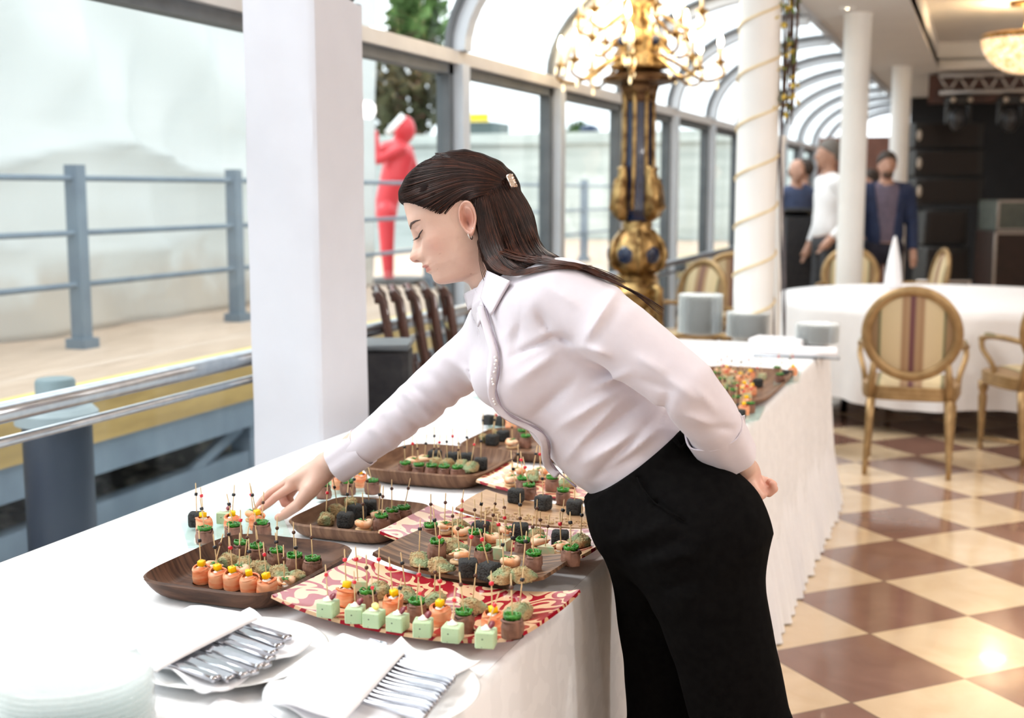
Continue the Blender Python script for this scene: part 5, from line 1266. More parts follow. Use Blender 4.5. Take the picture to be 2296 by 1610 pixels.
q.tube([(p[0] - .35 * CR[0], p[1] - .35 * CR[1], .0), V3(p[0], p[1], .51) - CR * .35, V3(p[0], p[1], .51) + CR * .2, (p[0] + .2 * CR[0], p[1] + .2 * CR[1], 0)], .02, 8); q.build('frame', ALU, e)
# bowl chandelier of crystal beads
cc = at(2298, 120, 11.3); chn = E('bowl_chandelier', (cc[0], cc[1], CZ_ + .3), 'glowing crystal bowl chandelier hanging from the raised ceiling at upper right', 'chandelier')
zt, zb, rC = at(2298, 84, 11.3)[2], at(2298, 163, 11.3)[2], .37
BOWL = M('lit_crystal', (1.0, .90, .70), .15, 0, (.9, .72, .42), 60, 2, lo=.4, hi=.6, emit=(1.0, .72, .36), es=.8)
N, L, b = nodes(BOWL); t_ = N.new('ShaderNodeTexCoord'); vo = N.new('ShaderNodeTexVoronoi'); vo.inputs['Scale'].default_value = 26; L.new(t_.outputs['Object'], vo.inputs['Vector'])
L.new(mixc(N, L, mathn(N, L, 'MULTIPLY', vo.outputs['Distance'], 1.7), (1, .97, .88), (.55, .30, .10)), b.inputs['Emission Color']); b.inputs['Emission Strength'].default_value = 1.0
def bowl(u, v):
    a, b_ = 2 * math.pi * u, .06 + (math.pi / 2 - .06) * v; k = 1 + .035 * math.sin(40 * a + math.pi * int(v * 16)) * math.sin(math.pi * v * 16)
    return (cc[0] + rC * k * math.sin(b_) * math.cos(a), cc[1] + rC * k * math.sin(b_) * math.sin(a), zt - (zt - zb) * k * math.cos(b_))
MB().grid(bowl, 160, 49, closeu=True).build('crystal_bowl', BOWL, chn)
MB().lathe([(rC + .005, zt - .02), (rC + .02, zt), (rC + .005, zt + .03), (rC - .01, zt)], (cc[0], cc[1], 0), 48).build('rim', GOLD, chn)
MB().tube([(cc[0], cc[1], zt + .02), (cc[0], cc[1], CZ_ + .29)], .015, 8).build('stem', GOLD, chn); MB().lathe([(.16, 0), (.15, .02), (.03, .03)], (cc[0], cc[1], CZ_ + .265), 24).build('ceiling_rose', GOLD, chn)
for k in range(5): MB().ball((cc[0] + .18 * math.cos(k * 1.257), cc[1] + .18 * math.sin(k * 1.257), zt - .02), (.03, .03, .045), 10, 7).build('bulb', FLAME, chn)
lamp('chandelier_glow', 'POINT', (cc[0], cc[1], zt + .06), 40, (1.0, .80, .52), .15)
# recessed downlight in the soffit
p = hz(1900, 16, CZ_); e = E('downlight', (p[0], p[1], CZ_), 'small round recessed downlight in the white soffit near the second column', 'downlight')
MB().lathe([(.055, -.012), (.06, -.004), (.06, 0), (.04, 0), (.04, -.010)], (p[0], p[1], CZ_), 24).build('ring', WHITEP, e); MB().lathe([(.036, -.010), (.0001, -.013)], (p[0], p[1], CZ_), 20).build('lens', M('downlight_lens', (1, .9, .75), .3, 0, (1, .9, .75), 5, emit=(1, .85, .62), es=14), e)

# ------------------------------------------------------------------ red statue outside
sc = at(888, 640, 12.9); sb_ = V3(sc[0], sc[1], DK); REDP = M('red_statue_lacquer', (.62, .045, .055), .4, 0, (.55, .035, .045), 5)
stt = E('statue', sb_, 'red life-size figure statue on a black base, outside beyond the white pillar', 'statue'); d0 = 12.9; S_ = lambda px, py, dd=0: at(px, py, d0 + dd)
def stf(P):
    d = ellip(P, S_(908, 290), (.105, .125, .14)); d = smin(d, chain(P, [S_(895, 318), S_(900, 300)], [.06, .06]), .04)
    d = smin(d, chain(P, [S_(872, 345, .02), S_(896, 352), S_(885, 400), S_(868, 450), S_(866, 480)], [.13, .15, .15, .12, .11]), .06)
    for dd in (-.07, .07): d = smin(d, chain(P, [S_(866, 475, dd), S_(868, 560, dd), S_(872, 628, dd), S_(895, 640, dd)], [.095, .070, .050, .038]), .04)
    d = smin(d, chain(P, [S_(900, 335, -.15), S_(845, 360, -.20), S_(840, 300, -.12)], [.055, .045, .04]), .03); return smin(d, chain(P, [S_(915, 335, .12), S_(928, 380, .16), S_(880, 420, .18)], [.055, .045, .04]), .03)
field_mesh(MB(), stf, S_(888, 450) - V3(.7, .7, 1.0), S_(888, 450) + V3(.7, .7, 1.2), .016).build('body', REDP, stt)
MB().tube([S_(868, 300, -.2), S_(905, 258, -.2)], .035, 8, flat=(CF, .4)).build('white_flute', WHITEP, stt)
MB().lathe([(.30, 0.0), (.30, .055), (.28, .065)], (sc[0] + .05, sc[1], DK), 28).build('base', MATS['black_plastic'], stt, True, sharp=40)

# ------------------------------------------------------------------ the woman serving at the table
SKIN = M('skin', (.68, .45, .36), .45, 0, (.65, .415, .33), 30, 3, sss=.12, bump=.04, bs=300)
N, L, b = nodes(SKIN)                                   # natural colouring (lips, cheeks, ears, moles) plus shade painted into mouth line, nostrils and ear canal, from the mesh's tint attribute
at_ = N.new('ShaderNodeAttribute'); at_.attribute_name = 'tint'
src = b.inputs['Base Color'].links[0].from_socket
mx_ = N.new('ShaderNodeMix'); mx_.data_type = 'RGBA'; mx_.blend_type = 'MULTIPLY'; mx_.inputs[0].default_value = 1.0
L.new(src, mx_.inputs[6]); L.new(at_.outputs['Color'], mx_.inputs[7]); L.new(mx_.outputs[2], b.inputs['Base Color'])
HAIR = M('dark_brown_hair', (.011, .0055, .0048), .42, 0, (.024, .010, .007), 55, 3, lo=.35, hi=.75, spec=.22)
HAIRR = M('auburn_hair', (.022, .009, .007), .40, 0, (.075, .023, .012), 40, 3, lo=.35, hi=.7, spec=.3)
SHIRT = M('pale_lilac_shirt', (.655, .605, .66), .7, 0, (.64, .59, .645), 60, 2, bump=.05, bs=900, sheen=.3)
SHIRTD = M('shirt_piping_grey', (.36, .30, .36), .7, 0, (.30, .25, .30), 60)
BLACK = M('black_trouser_cloth', (.0030, .0027, .0028), .9, 0, (.0045, .0042, .0042), 70, 2, bump=.08, bs=700, spec=.05)
DH = 2.38                                             # distance of the head's middle
nC = -CF                                               # towards the camera
DN, RT, UPI = -CU, CR, CU                              # image down / right / up directions
def img(px, py): return RT * px + DN * py              # a direction in the image plane
waist_floor = at(1530, 1130, 2.22)
woman = E('person', (waist_floor[0], waist_floor[1], 0), 'woman in pale lilac shirt and black trousers leaning over the buffet, reaching', 'person')

# --- head: horizontal sections (half contours, front to back), local x forward, y towards her left, z up
SEC = [
 (.1245, [(.02, 0), (.02, .003), (.018, .007), (.013, .012), (.006, .015), (-.004, .016), (-.014, .015), (-.024, .012), (-.032, .006), (-.034, 0)]),
 (.1205, [(.042, 0), (.0415, .009), (.039, .017), (.031, .026), (.017, .032), (0, .034), (-.02, .033), (-.038, .026), (-.052, .014), (-.057, 0)]),
 (.1115, [(.066, 0), (.065, .013), (.060, .024), (.049, .036), (.03, .045), (.005, .051), (-.02, .051), (-.047, .042), (-.068, .023), (-.076, 0)]),
 (.095, [(.087, 0), (.0855, .014), (.08, .028), (.068, .043), (.046, .055), (.015, .064), (-.02, .066), (-.056, .056), (-.082, .032), (-.092, 0)]),
 (.070, [(.0962, 0), (.0952, .014), (.091, .028), (.080, .044), (.057, .058), (.02, .068), (-.02, .072), (-.06, .062), (-.092, .036), (-.101, 0)]),
 (.050, [(.0988, 0), (.098, .014), (.094, .028), (.084, .044), (.061, .059), (.02, .069), (-.02, .074), (-.062, .064), (-.094, .038), (-.104, 0)]),
 (.034, [(.1008, 0), (.1003, .010), (.0975, .026), (.0885, .0425), (.066, .0575), (.024, .068), (-.02, .0735), (-.062, .064), (-.093, .038), (-.103, 0)]),
 (.022, [(.1010, 0), (.0993, .009), (.0935, .021), (.0865, .039), (.067, .0555), (.025, .067), (-.02, .0725), (-.060, .063), (-.090, .037), (-.1, 0)]),
 (.010, [(.1018, 0), (.0985, .0085), (.0885, .017), (.0835, .035), (.068, .0535), (.026, .066), (-.02, .071), (-.057, .061), (-.086, .036), (-.096, 0)]),
 (.000, [(.1058, 0), (.1012, .0085), (.0900, .0165), (.0862, .034), (.0695, .0525), (.027, .0655), (-.02, .069), (-.055, .059), (-.082, .035), (-.092, 0)]),
 (-.010, [(.1128, 0), (.1078, .0088), (.0945, .0160), (.0895, .031), (.0715, .051), (.029, .065), (-.02, .067), (-.053, .056), (-.078, .033), (-.088, 0)]),
 (-.018, [(.1196, 0), (.1150, .0102), (.1010, .0165), (.0910, .029), (.0715, .049), (.03, .0645), (-.02, .065), (-.05, .054), (-.074, .031), (-.083, 0)]),
 (-.0235, [(.1222, 0), (.1180, .0108), (.1040, .0172), (.0912, .028), (.071, .0475), (.03, .064), (-.02, .064), (-.048, .052), (-.071, .030), (-.080, 0)]),
 (-.0285, [(.1205, 0), (.1168, .0108), (.1042, .0174), (.0908, .0275), (.070, .0465), (.03, .063), (-.02, .062), (-.046, .050), (-.068, .029), (-.077, 0)]),
 (-.0335, [(.1160, 0), (.1125, .0100), (.1022, .0166), (.0900, .0275), (.069, .0455), (.03, .062), (-.02, .061), (-.045, .049), (-.066, .028), (-.074, 0)]),
 (-.0385, [(.1040, 0), (.1030, .0085), (.0985, .0170), (.0888, .0285), (.068, .0445), (.03, .061), (-.02, .059), (-.043, .048), (-.064, .028), (-.072, 0)]),
 (-.0425, [(.1042, 0), (.1033, .0085), (.0980, .0185), (.0880, .0295), (.067, .0440), (.03, .060), (-.02, .058), (-.042, .047), (-.063, .027), (-.070, 0)]),
 (-.0465, [(.1066, 0), (.1050, .0095), (.0982, .0205), (.0872, .030), (.066, .0435), (.03, .059), (-.02, .057), (-.041, .046), (-.062, .027), (-.069, 0)]),
 (-.0500, [(.1022, 0), (.1008, .0110), (.0945, .0225), (.0865, .030), (.0652, .043), (.03, .0585), (-.02, .056), (-.041, .046), (-.061, .027), (-.068, 0)]),
 (-.0530, [(.1020, 0), (.1006, .0105), (.0945, .0215), (.0858, .030), (.0645, .0425), (.03, .058), (-.02, .055), (-.04, .045), (-.060, .027), (-.067, 0)]),
 (-.0570, [(.1034, 0), (.1018, .0095), (.0945, .0190), (.0845, .029), (.0635, .042), (.03, .0575), (-.02, .055), (-.04, .045), (-.060, .027), (-.066, 0)]),
 (-.0610, [(.1000, 0), (.0990, .0095), (.0935, .0180), (.0830, .028), (.0625, .041), (.03, .0565), (-.019, .054), (-.039, .045), (-.059, .026), (-.065, 0)]),
 (-.0660, [(.0962, 0), (.0952, .0095), (.0912, .0175), (.0812, .0275), (.0605, .0400), (.029, .055), (-.019, .053), (-.038, .044), (-.058, .026), (-.064, 0)]),
 (-.0735, [(.0964, 0), (.0952, .0100), (.0900, .0180), (.0785, .0270), (.0575, .0390), (.027, .0525), (-.018, .0525), (-.037, .044), (-.057, .026), (-.062, 0)]),
 (-.0800, [(.0950, 0), (.0937, .0098), (.0880, .0178), (.0755, .0268), (.054, .0380), (.024, .050), (-.018, .052), (-.037, .044), (-.056, .026), (-.061, 0)]),
 (-.0865, [(.0895, 0), (.0882, .0092), (.0825, .0170), (.0700, .0260), (.049, .0370), (.020, .0475), (-.018, .0515), (-.037, .044), (-.056, .026), (-.060, 0)]),
 (-.0910, [(.0800, 0), (.0788, .0090), (.0735, .0170), (.0620, .0260), (.043, .0365), (.016, .046), (-.018, .0508), (-.037, .0435), (-.055, .026), (-.060, 0)]),
 (-.0945, [(.0640, 0), (.0630, .0100), (.0590, .0185), (.0500, .0275), (.035, .0370), (.012, .0455), (-.018, .0502), (-.037, .043), (-.055, .026), (-.060, 0)]),
 (-.0990, [(.0460, 0), (.0450, .0120), (.0420, .0210), (.0355, .0300), (.025, .0380), (.007, .0455), (-.018, .0495), (-.037, .043), (-.054, .026), (-.060, 0)]),
 (-.1080, [(.0385, 0), (.0376, .0130), (.0345, .0235), (.0285, .0325), (.019, .0395), (.003, .0455), (-.018, .0485), (-.037, .042), (-.054, .026), (-.060, 0)]),
 (-.1300, [(.0360, 0), (.0350, .0135), (.0320, .0245), (.0260, .0335), (.016, .0405), (.000, .0460), (-.018, .0475), (-.037, .041), (-.054, .025), (-.060, 0)]),
 (-.1700, [(.0400, 0), (.0390, .0145), (.0355, .0265), (.0285, .0370), (.016, .0450), (-.002, .0510), (-.020, .0520), (-.042, .045), (-.060, .028), (-.068, 0)]),
 (-.2200, [(.0480, 0), (.0470, .0180), (.0430, .0340), (.0330, .0490), (.016, .0600), (-.006, .0680), (-.028, .0690), (-.052, .060), (-.070, .037), (-.078, 0)]),
]
AL = math.radians(22)                                  # nod
HF = nrm(img(-math.cos(AL), math.sin(AL)))             # forward (to image left, slightly down)
HU = nrm(img(-math.sin(AL), -math.cos(AL)))            # crown
yaw = math.radians(3)
HL = nrm(np.cross(HU, HF)); 
if HL @ nC < 0: HL = -HL
HF, HL = nrm(HF * math.cos(yaw) + HL * math.sin(yaw)), nrm(HL * math.cos(yaw) - HF * math.sin(yaw))
HC = at(1045, 500, DH)
HS = 1.022
def hp(x, y, z): return HC + (HF * x + HL * y + HU * z) * HS
def pchip(xs, ys, q):
    xs, ys = np.asarray(xs, float), np.asarray(ys, float); h = np.diff(xs); dl = np.diff(ys) / h; n = len(xs); mm = np.zeros(n)
    for i in range(1, n - 1):
        if dl[i - 1] * dl[i] > 0: w1 = 2 * h[i] + h[i - 1]; w2 = h[i] + 2 * h[i - 1]; mm[i] = (w1 + w2) / (w1 / dl[i - 1] + w2 / dl[i])
    mm[0], mm[-1] = dl[0], dl[-1]
    i = np.clip(np.searchsorted(xs, q) - 1, 0, n - 2); t = (q - xs[i]) / h[i]
    return (ys[i] * (1 + 2 * t) * (1 - t) ** 2 + mm[i] * h[i] * t * (1 - t) ** 2 + ys[i + 1] * t * t * (3 - 2 * t) + mm[i + 1] * h[i] * t * t * (t - 1))
def head_local():
    zs = np.array([s[0] for s in SEC])[::-1]; P = np.array([s[1] for s in SEC])[::-1]          # ascending z
    zq = np.unique(np.concatenate([np.linspace(-.22, -.10, 22), np.linspace(-.10, .03, 120), np.linspace(.03, .1245, 46)]))
    ctrl = np.stack([np.stack([pchip(zs, P[:, k, c], zq) for c in (0, 1)], 1) for k in range(10)], 1)   # (nz,10,2)
    rings = []
    for z, c in zip(zq, ctrl):
        half = c.copy(); w_ = smoothstep(.0, .04, z); half[:, 0] = np.where(half[:, 0] < 0, half[:, 0] * (1 - .07 * w_), half[:, 0]); pts = [V3(a[0], a[1], 0) for a in half]
        full = [V3(half[1][0], -half[1][1], 0)] + pts + [V3(half[8][0], -half[8][1], 0)]
        out = []
        for i in range(1, 10):
            a, b_, c_, d_ = full[i - 1], full[i], full[i + 1], full[min(i + 2, 11)]
            for t in np.linspace(0, 1, 7, endpoint=False):
                out.append(.5 * ((2 * b_) + (-a + c_) * t + (2 * a - 5 * b_ + 4 * c_ - d_) * t * t + (-a + 3 * b_ - 3 * c_ + d_) * t ** 3))
        out.append(full[10]); out = np.array(out)[:, :2]; out[:, 1] = np.maximum(out[:, 1], 0); out[0, 1] = 0; out[-1, 1] = 0
        ring = np.concatenate([out, out[-2:0:-1] * [1, -1]]); rings.append(np.column_stack([ring, np.full(len(ring), z)]))
    return np.array(rings)
RG = head_local(); nz_, nr_ = RG.shape[:2]
G = RG.reshape(-1, 3).copy()
# eye socket with a lowered lid, nostril, mouth corner dimple
def bump3(c, r, amt, direction):
    for sgn in (1, -1):
        q = (G - V3(c[0], c[1] * sgn, c[2])) / np.array(r); w = np.exp(-(q ** 2).sum(1)); G[:] += w[:, None] * amt * V3(direction[0], direction[1] * sgn, direction[2])
bump3((.088, .030, .0125), (.013, .016, .0075), .0062, (.75, .45, 0))       # closed-down lid bulging over the eyeball
bump3((.092, .029, .0235), (.010, .014, .0030), -.0028, (.8, .4, 0))        # crease above it
bump3((.092, .026, .0020), (.010, .012, .0035), -.0022, (.8, .4, 0))        # hollow below
bump3((.112, .0085, -.0345), (.005, .0045, .0025), .0040, (0, 0, 1))        # nostril
bump3((.097, .0165, -.0285), (.007, .004, .0075), .0022, (.1, 1, 0))        # nose wing
bump3((.0905, .0265, -.0505), (.006, .007, .005), -.0012, (.7, .7, 0))    # mouth corner
bump3((.070, .050, -.020), (.022, .02, .026), .0022, (.3, .9, 0))           # cheek
tint = np.ones((len(G), 4)); RG2 = RG.reshape(-1, 3)
def tinted(mask, col): tint[:, :3] *= 1 + mask[:, None] * (np.array(col) - 1)
xx, yy, zz = RG2[:, 0], np.abs(RG2[:, 1]), RG2[:, 2]
lip = smoothstep(-.0445, -.0462, zz) * smoothstep(-.0600, -.0580, zz) * (1 - smoothstep(.016, .0235, yy)) * (xx > .085)
lip *= np.where(zz > -.0505, smoothstep(-.0425 - .10 * yy, -.0440 - .10 * yy, zz), 1)
tinted(lip, (.86, .52, .53)); tinted(np.exp(-((zz + .0508) / .0009) ** 2) * (yy < .022) * (xx > .085), (.55, .35, .38))  # lip colour, then shade painted along the closed mouth line
tinted(np.exp(-(((xx - .075) / .022) ** 2 + ((yy - .048) / .022) ** 2 + ((zz + .022) / .022) ** 2)), (1.0, .87, .86))
tinted(np.exp(-(((xx - .118) / .012) ** 2 + (yy / .016) ** 2 + ((zz + .026) / .010) ** 2)), (1.0, .82, .80))
tinted(np.exp(-(((xx - .111) / .0045) ** 2 + ((yy - .008) / .0045) ** 2 + ((zz + .0345) / .003) ** 2)), (.45, .30, .28))  # shade painted into the nostrils
tinted(np.exp(-(((xx - .094) / .012) ** 2 + ((yy - .030) / .016) ** 2 + ((zz - .016) / .008) ** 2)), (.90, .78, .78))
body = MB(); ring_f = []
for i in range(nz_ - 1):
    for k in range(nr_):
        k2 = (k + 1) % nr_; ring_f.append((i * nr_ + k, i * nr_ + k2, (i + 1) * nr_ + k2, (i + 1) * nr_ + k))
ring_f.append(tuple((nz_ - 1) * nr_ + k for k in range(nr_)))
ring_f = [f[::-1] for f in ring_f]
HEADW = HC + (G[:, :1] * HF + G[:, 1:2] * HL + G[:, 2:] * HU) * HS
chk_ = np.cross(HF, HL) @ HU
if chk_ > 0: ring_f = [f[::-1] for f in ring_f]
body.add(HEADW, ring_f); TINTS = [tint]
# moles
# --- ears (a cupped leaf with a rolled rim), both sides
def ear(side):
    mb = MB(); nu, nv = 40, 14
    def fn(u, v):
        a = 2 * math.pi * u; r = v
        ax = .0165 * (1 + .12 * math.sin(a)); az = .0335
        ex = math.cos(a) * ax * r - .0015 * math.sin(a) * r; ez = math.sin(a) * az * r
        if math.sin(a) < -.2: ex *= 1 - .35 * (-math.sin(a) - .2) * r
        rim = math.exp(-((r - .86) / .11) ** 2) * (1 if math.cos(a) < .55 or math.sin(a) > 0 else .3); bowl = math.exp(-(((ex - .001) / .0075) ** 2 + ((ez + .003) / .011) ** 2))
        anti = math.exp(-((r - .55) / .10) ** 2) * (math.cos(a) < .25) * (math.sin(a) > -.7)
        lift = .0085 + .0110 * smoothstep(.012, -.018, ex) * 1.0
        lobe = .003 * math.exp(-((ez + .027) / .008) ** 2)
        y = lift + .0068 * rim - .0085 * bowl + .0042 * anti + lobe - (.006 if r > .985 else 0)
        tl = .16; X = -.002 + ex * math.cos(tl) + ez * math.sin(tl) * -.9; Z = -.002 + ez * math.cos(tl) + ex * math.sin(tl)
        return hp(X, side * (.066 + y), Z)
    for u in range(nu):
        for v in range(nv): mb.v.append(tuple(fn(u / nu, (v + .0) / (nv - 1))))
    for u in range(nu):
        for v in range(nv - 1):
            q = (u * nv + v, ((u + 1) % nu) * nv + v, ((u + 1) % nu) * nv + v + 1, u * nv + v + 1); mb.f.append(q if side > 0 else q[::-1])
    tn = np.ones((nu * nv, 4)); 
    for u in range(nu):
        for v in range(nv):
            r = v / (nv - 1); a = 2 * math.pi * u / nu; w = math.exp(-((r * math.cos(a) * 1.3) ** 2 + ((r * math.sin(a) + .1) * 2.2) ** 2)); w2 = math.exp(-(((r * math.cos(a) - .12) / .16) ** 2 + ((r * math.sin(a) + .28) / .16) ** 2)); tn[u * nv + v, :3] = ((1 - .25 * w) * (1 - .6 * w2), (.88 - .40 * w) * (1 - .7 * w2), (.86 - .42 * w) * (1 - .7 * w2))  # redder ear hollow, with shade painted into its depth and the canal
    return mb, tn
for sd in (1, -1):
    eb, tn = ear(sd); body.add(eb.v, [f[::-1] for f in eb.f]); TINTS.append(tn)

# --- arms and hands (bare skin from under the cuffs), joined into the same mesh
def pxd(p): return at(*p)
R_SH, R_EL, R_WR = at(1130, 745, 2.46), at(915, 922, 2.56), at(742, 1036, 2.64)
L_SH, L_EL, L_WR = at(1290, 672, 2.15), at(1560, 858, 2.06), at(1660, 1040, 2.20)
def hand_field(P, wr, fore, palm_pts, palm_r, fingers, thumb):
    d = chain(P, [fore, wr], [.028, .0235]); d = smin(d, chain(P, palm_pts, palm_r), .018)
    for pts, rs in fingers + [thumb]: d = smin(d, chain(P, pts, rs), .006)
    return d
# right hand, fingertips closing on the plate's edge
hd = 2.665
def H(px, py, dd=0.0): return at(px, py, hd + dd)
RF = [([H(654, 1090, -.014), H(619, 1114, -.020), H(602, 1129, -.018), H(585, 1142, -.012)], [.0105, .0092, .0082, .0068]),
      ([H(648, 1080, .010), H(607, 1105, .012), H(588, 1122, .014), H(574, 1140, .014)], [.0108, .0093, .0083, .0068]),
      ([H(656, 1082, .032), H(630, 1110, .024), H(638, 1129, .016), H(652, 1133, .012)], [.0104, .0092, .0084, .0072]),
      ([H(668, 1086, .050), H(648, 1114, .038), H(655, 1131, .028), H(667, 1130, .022)], [.0096, .0082, .0074, .0064])]
RTH = ([H(724, 1062, -.016), H(696, 1098, -.030), H(668, 1132, -.036), H(638, 1153, -.032), H(624, 1161, -.030)], [.0200, .0185, .0125, .0108, .0082])
def rh(P):
    d = chain(P, [R_EL * .35 + R_WR * .65, at(735, 1040, 2.645)], [.031, .0245])
    palm = None
    for k, (a, r) in enumerate(((-.012, .0150), (.012, .0155), (.034, .0150), (.052, .0135))):
        e = chain(P, [H(728, 1044, -.012 + .012 * k), H(686, 1064, a * .8), H(655, 1080, a)], [.0195, r + .002, r - .002]); palm = e if palm is None else smin(palm, e, .016)
    palm = smin(palm, chain(P, [H(722, 1060, -.010), H(684, 1094, -.012)], [.0190, .0150]), .015)
    d = smin(d, palm, .02)
    for pts, rs in RF: d = smin(d, chain(P, pts, rs), .0065)
    d = smin(d, chain(P, *RTH), .012)
    return d
bx_ = np.array([at(550, 1180, 2.6), at(550, 960, 2.8), at(850, 960, 2.6), at(850, 1180, 2.8)]); field_mesh(body, rh, bx_.min(0) - .03, bx_.max(0) + .03, .0021)
# left hand resting behind her hip, palm up, fingers curled
def Lh(px, py, dd=0.0): return at(px + 8, py, 2.235 + dd)
LF = [([Lh(1694, 1096, -.004), Lh(1716, 1104, -.010), Lh(1727, 1096, -.014), Lh(1724, 1086, -.016)], [.0095, .0085, .0078, .0062]),
      ([Lh(1697, 1090, .016), Lh(1717, 1094, .013), Lh(1725, 1087, .010), Lh(1718, 1080, .008)], [.0098, .0086, .0078, .0062]),
      ([Lh(1694, 1088, .036), Lh(1711, 1088, .036), Lh(1716, 1082, .034), Lh(1709, 1076, .032)], [.0095, .0084, .0076, .0060]),
      ([Lh(1688, 1084, .054), Lh(1702, 1082, .056), Lh(1706, 1077, .054), Lh(1700, 1072, .052)], [.0085, .0074, .0066, .0054])]
LTH = ([Lh(1660, 1062, -.008), Lh(1680, 1098, -.024), Lh(1694, 1112, -.024), Lh(1702, 1110, -.022)], [.0135, .0115, .0095, .0072])
def lh(P):
    d = chain(P, [L_EL * .3 + L_WR * .7, L_WR, Lh(1662, 1056, .005)], [.031, .0255, .0235])
    palm = None
    for k, a in enumerate((-.004, .016, .036, .052)):
        e = chain(P, [Lh(1664, 1060, .002 + .010 * k), Lh(1692, 1092 - 2 * k, a)], [.0175, .0120]); palm = e if palm is None else smin(palm, e, .015)
    d = smin(d, palm, .016)
    for pts, rs in LF: d = smin(d, chain(P, pts, rs), .005)
    return smin(d, chain(P, *LTH), .010)
bx_ = np.array([at(1560, 1140, 2.1), at(1560, 930, 2.35), at(1750, 930, 2.1), at(1750, 1140, 2.35)]); field_mesh(body, lh, bx_.min(0) - .03, bx_.max(0) + .03, .0021)
nh = len(body.v)
# --- the rest of the body under the clothes, down to the feet
FT_N = V3(*(at(1800, 2200, 2.22)[:2]), .0); FT_F = V3(*(at(1510, 2200, 2.42)[:2]), .0)
TUP = nrm(img(-.50, -.866)); TFR0 = nrm(img(-.866, .50)); TY = math.radians(16)
TFR = nrm(TFR0 * math.cos(TY) + nC * math.sin(TY)); TSD = nrm(nC * math.cos(TY) - TFR0 * math.sin(TY))   # front, her left
WAI = at(1425, 1030, 2.26); CHE = at(1258, 802, 2.30); NEC = at(1140, 690, 2.34)
HIP_N, HIP_F = at(1565, 1180, 2.15), at(1490, 1200, 2.33)
KN_N, KN_F = at(1668, 1660, 2.16), at(1500, 1640, 2.37)
def under(P):
    d = chain(P, [WAI, CHE, NEC], [.085, .085, .05]); d = smin(d, chain(P, [at(1520, 1120, 2.23), WAI], [.09, .08]), .05)
    for a, b_, c_ in ((R_SH, R_EL, R_WR), (L_SH, L_EL, L_WR)): d = smin(d, chain(P, [CHE + (a - CHE) * .6, a, b_, c_], [.05, .042, .034, .026]), .03)
    for h_, k_, f_ in ((HIP_N, KN_N, FT_N), (HIP_F, KN_F, FT_F)): d = smin(d, chain(P, [h_, k_, f_ + V3(0, 0, .08)], [.075, .05, .035]), .04)
    return d
bl = np.array([FT_F, FT_N, R_WR, L_SH, HC]).min(0) - .15; bh = np.array([FT_F, FT_N, R_WR, L_SH, HC]).max(0) + .12; bh[2] = NEC[2] + .05; bl[2] = .06
field_mesh(body, under, bl, bh, .011)
rest = np.ones((len(body.v) - len(HEADW) - sum(len(t) for t in TINTS[1:]), 4))
TINTS.append(rest); TT = np.concatenate(TINTS)
BV = np.array(body.v)
for c_, r_ in ((at(612, 1130, hd), .05), (at(628, 1150, hd), .03), (at(1722, 1092, 2.23), .03)):        # pinker fingers
    w = np.exp(-((np.linalg.norm(BV - c_, axis=1)) / r_) ** 2); w[:len(HEADW)] = 0; TT[:, :3] *= 1 + w[:, None] * (np.array((1.0, .80, .78)) - 1)
near_side = (HEADW - HC) @ HL > 0
for px, py, s in ((985, 570, .0013), (1006, 561, .0008), (1030, 541, .0008), (969, 495, .0008), (1055, 614, .0011), (1081, 613, .0012), (980, 604, .0008)):
    q = ray(px, py); q = q / np.linalg.norm(q); rel = HEADW - CAM; dd = np.linalg.norm(rel - (rel @ q)[:, None] * q, axis=1)
    w = np.exp(-(dd / s) ** 2) * near_side; TT[:len(HEADW), :3] *= 1 + w[:, None] * (np.array((.45, .30, .25)) - 1)
bo = body.build('body', SKIN, woman, True, attr=TT)

# --- eye line, lashes, brow, nails, jewellery
LASH = M('lash_black', (.012, .010, .012), .5); BROWM = M('brow_brown', (.06, .035, .03), .7, 0, (.10, .06, .05), 200)
def onhead(x, z, lift=.0008, side=1):
    """point of the face surface at local x,z (left side), lifted outwards"""
    i = np.argmin((RG2[:, 0] - x) ** 2 + (RG2[:, 2] - z) ** 2 + (RG2[:, 1] < 0) * 9); g = G[i]
    return hp(g[0] + lift * .5, (g[1] + lift) * side, g[2])
for sd in (1, -1):
    el = [(.0975, .0065), (.0950, .0058), (.0920, .0060), (.0890, .0070), (.0855, .0085), (.0815, .0105), (.0785, .0125)]
    MB().tube([onhead(x, z, .0012, sd) for x, z in el], [.0005, .0009, .0012, .0013, .0013, .0011, .0005], 7).build('eyeliner', LASH, woman)
    mb = MB()
    for i, (x, z) in enumerate(el[:-1]):
        for t in (0, .5):
            x1, z1 = x + t * (el[i + 1][0] - x), z + t * (el[i + 1][1] - z); p = onhead(x1, z1, .0012, sd); o_ = HF * (.0075 - .006 * i / 6) + HL * sd * (.003 + .005 * i / 6) - HU * .0035
            mb.tube([p, p + o_ * .6, p + o_ + HU * .0012], [.00045, .0004, .00015], 5)
    mb.build('eyelashes', LASH, woman)
    mb = MB(); bc = [(.1000, .0265, .0012), (.0985, .0300, .0026), (.0955, .0318, .0026), (.0905, .0328, .0022), (.0850, .0328, .0016), (.0770, .0308, .0005)]
    mb.tube([onhead(x, z, .0004, sd) for x, z, r in bc], [r for *_, r in bc], 8, flat=(HL * sd * .6 + HF * .8, .35)); mb.build('eyebrow', BROWM, woman)
NAIL = M('nail', (.90, .72, .68), .2, 0, (.92, .78, .74), 60, coat=.5)
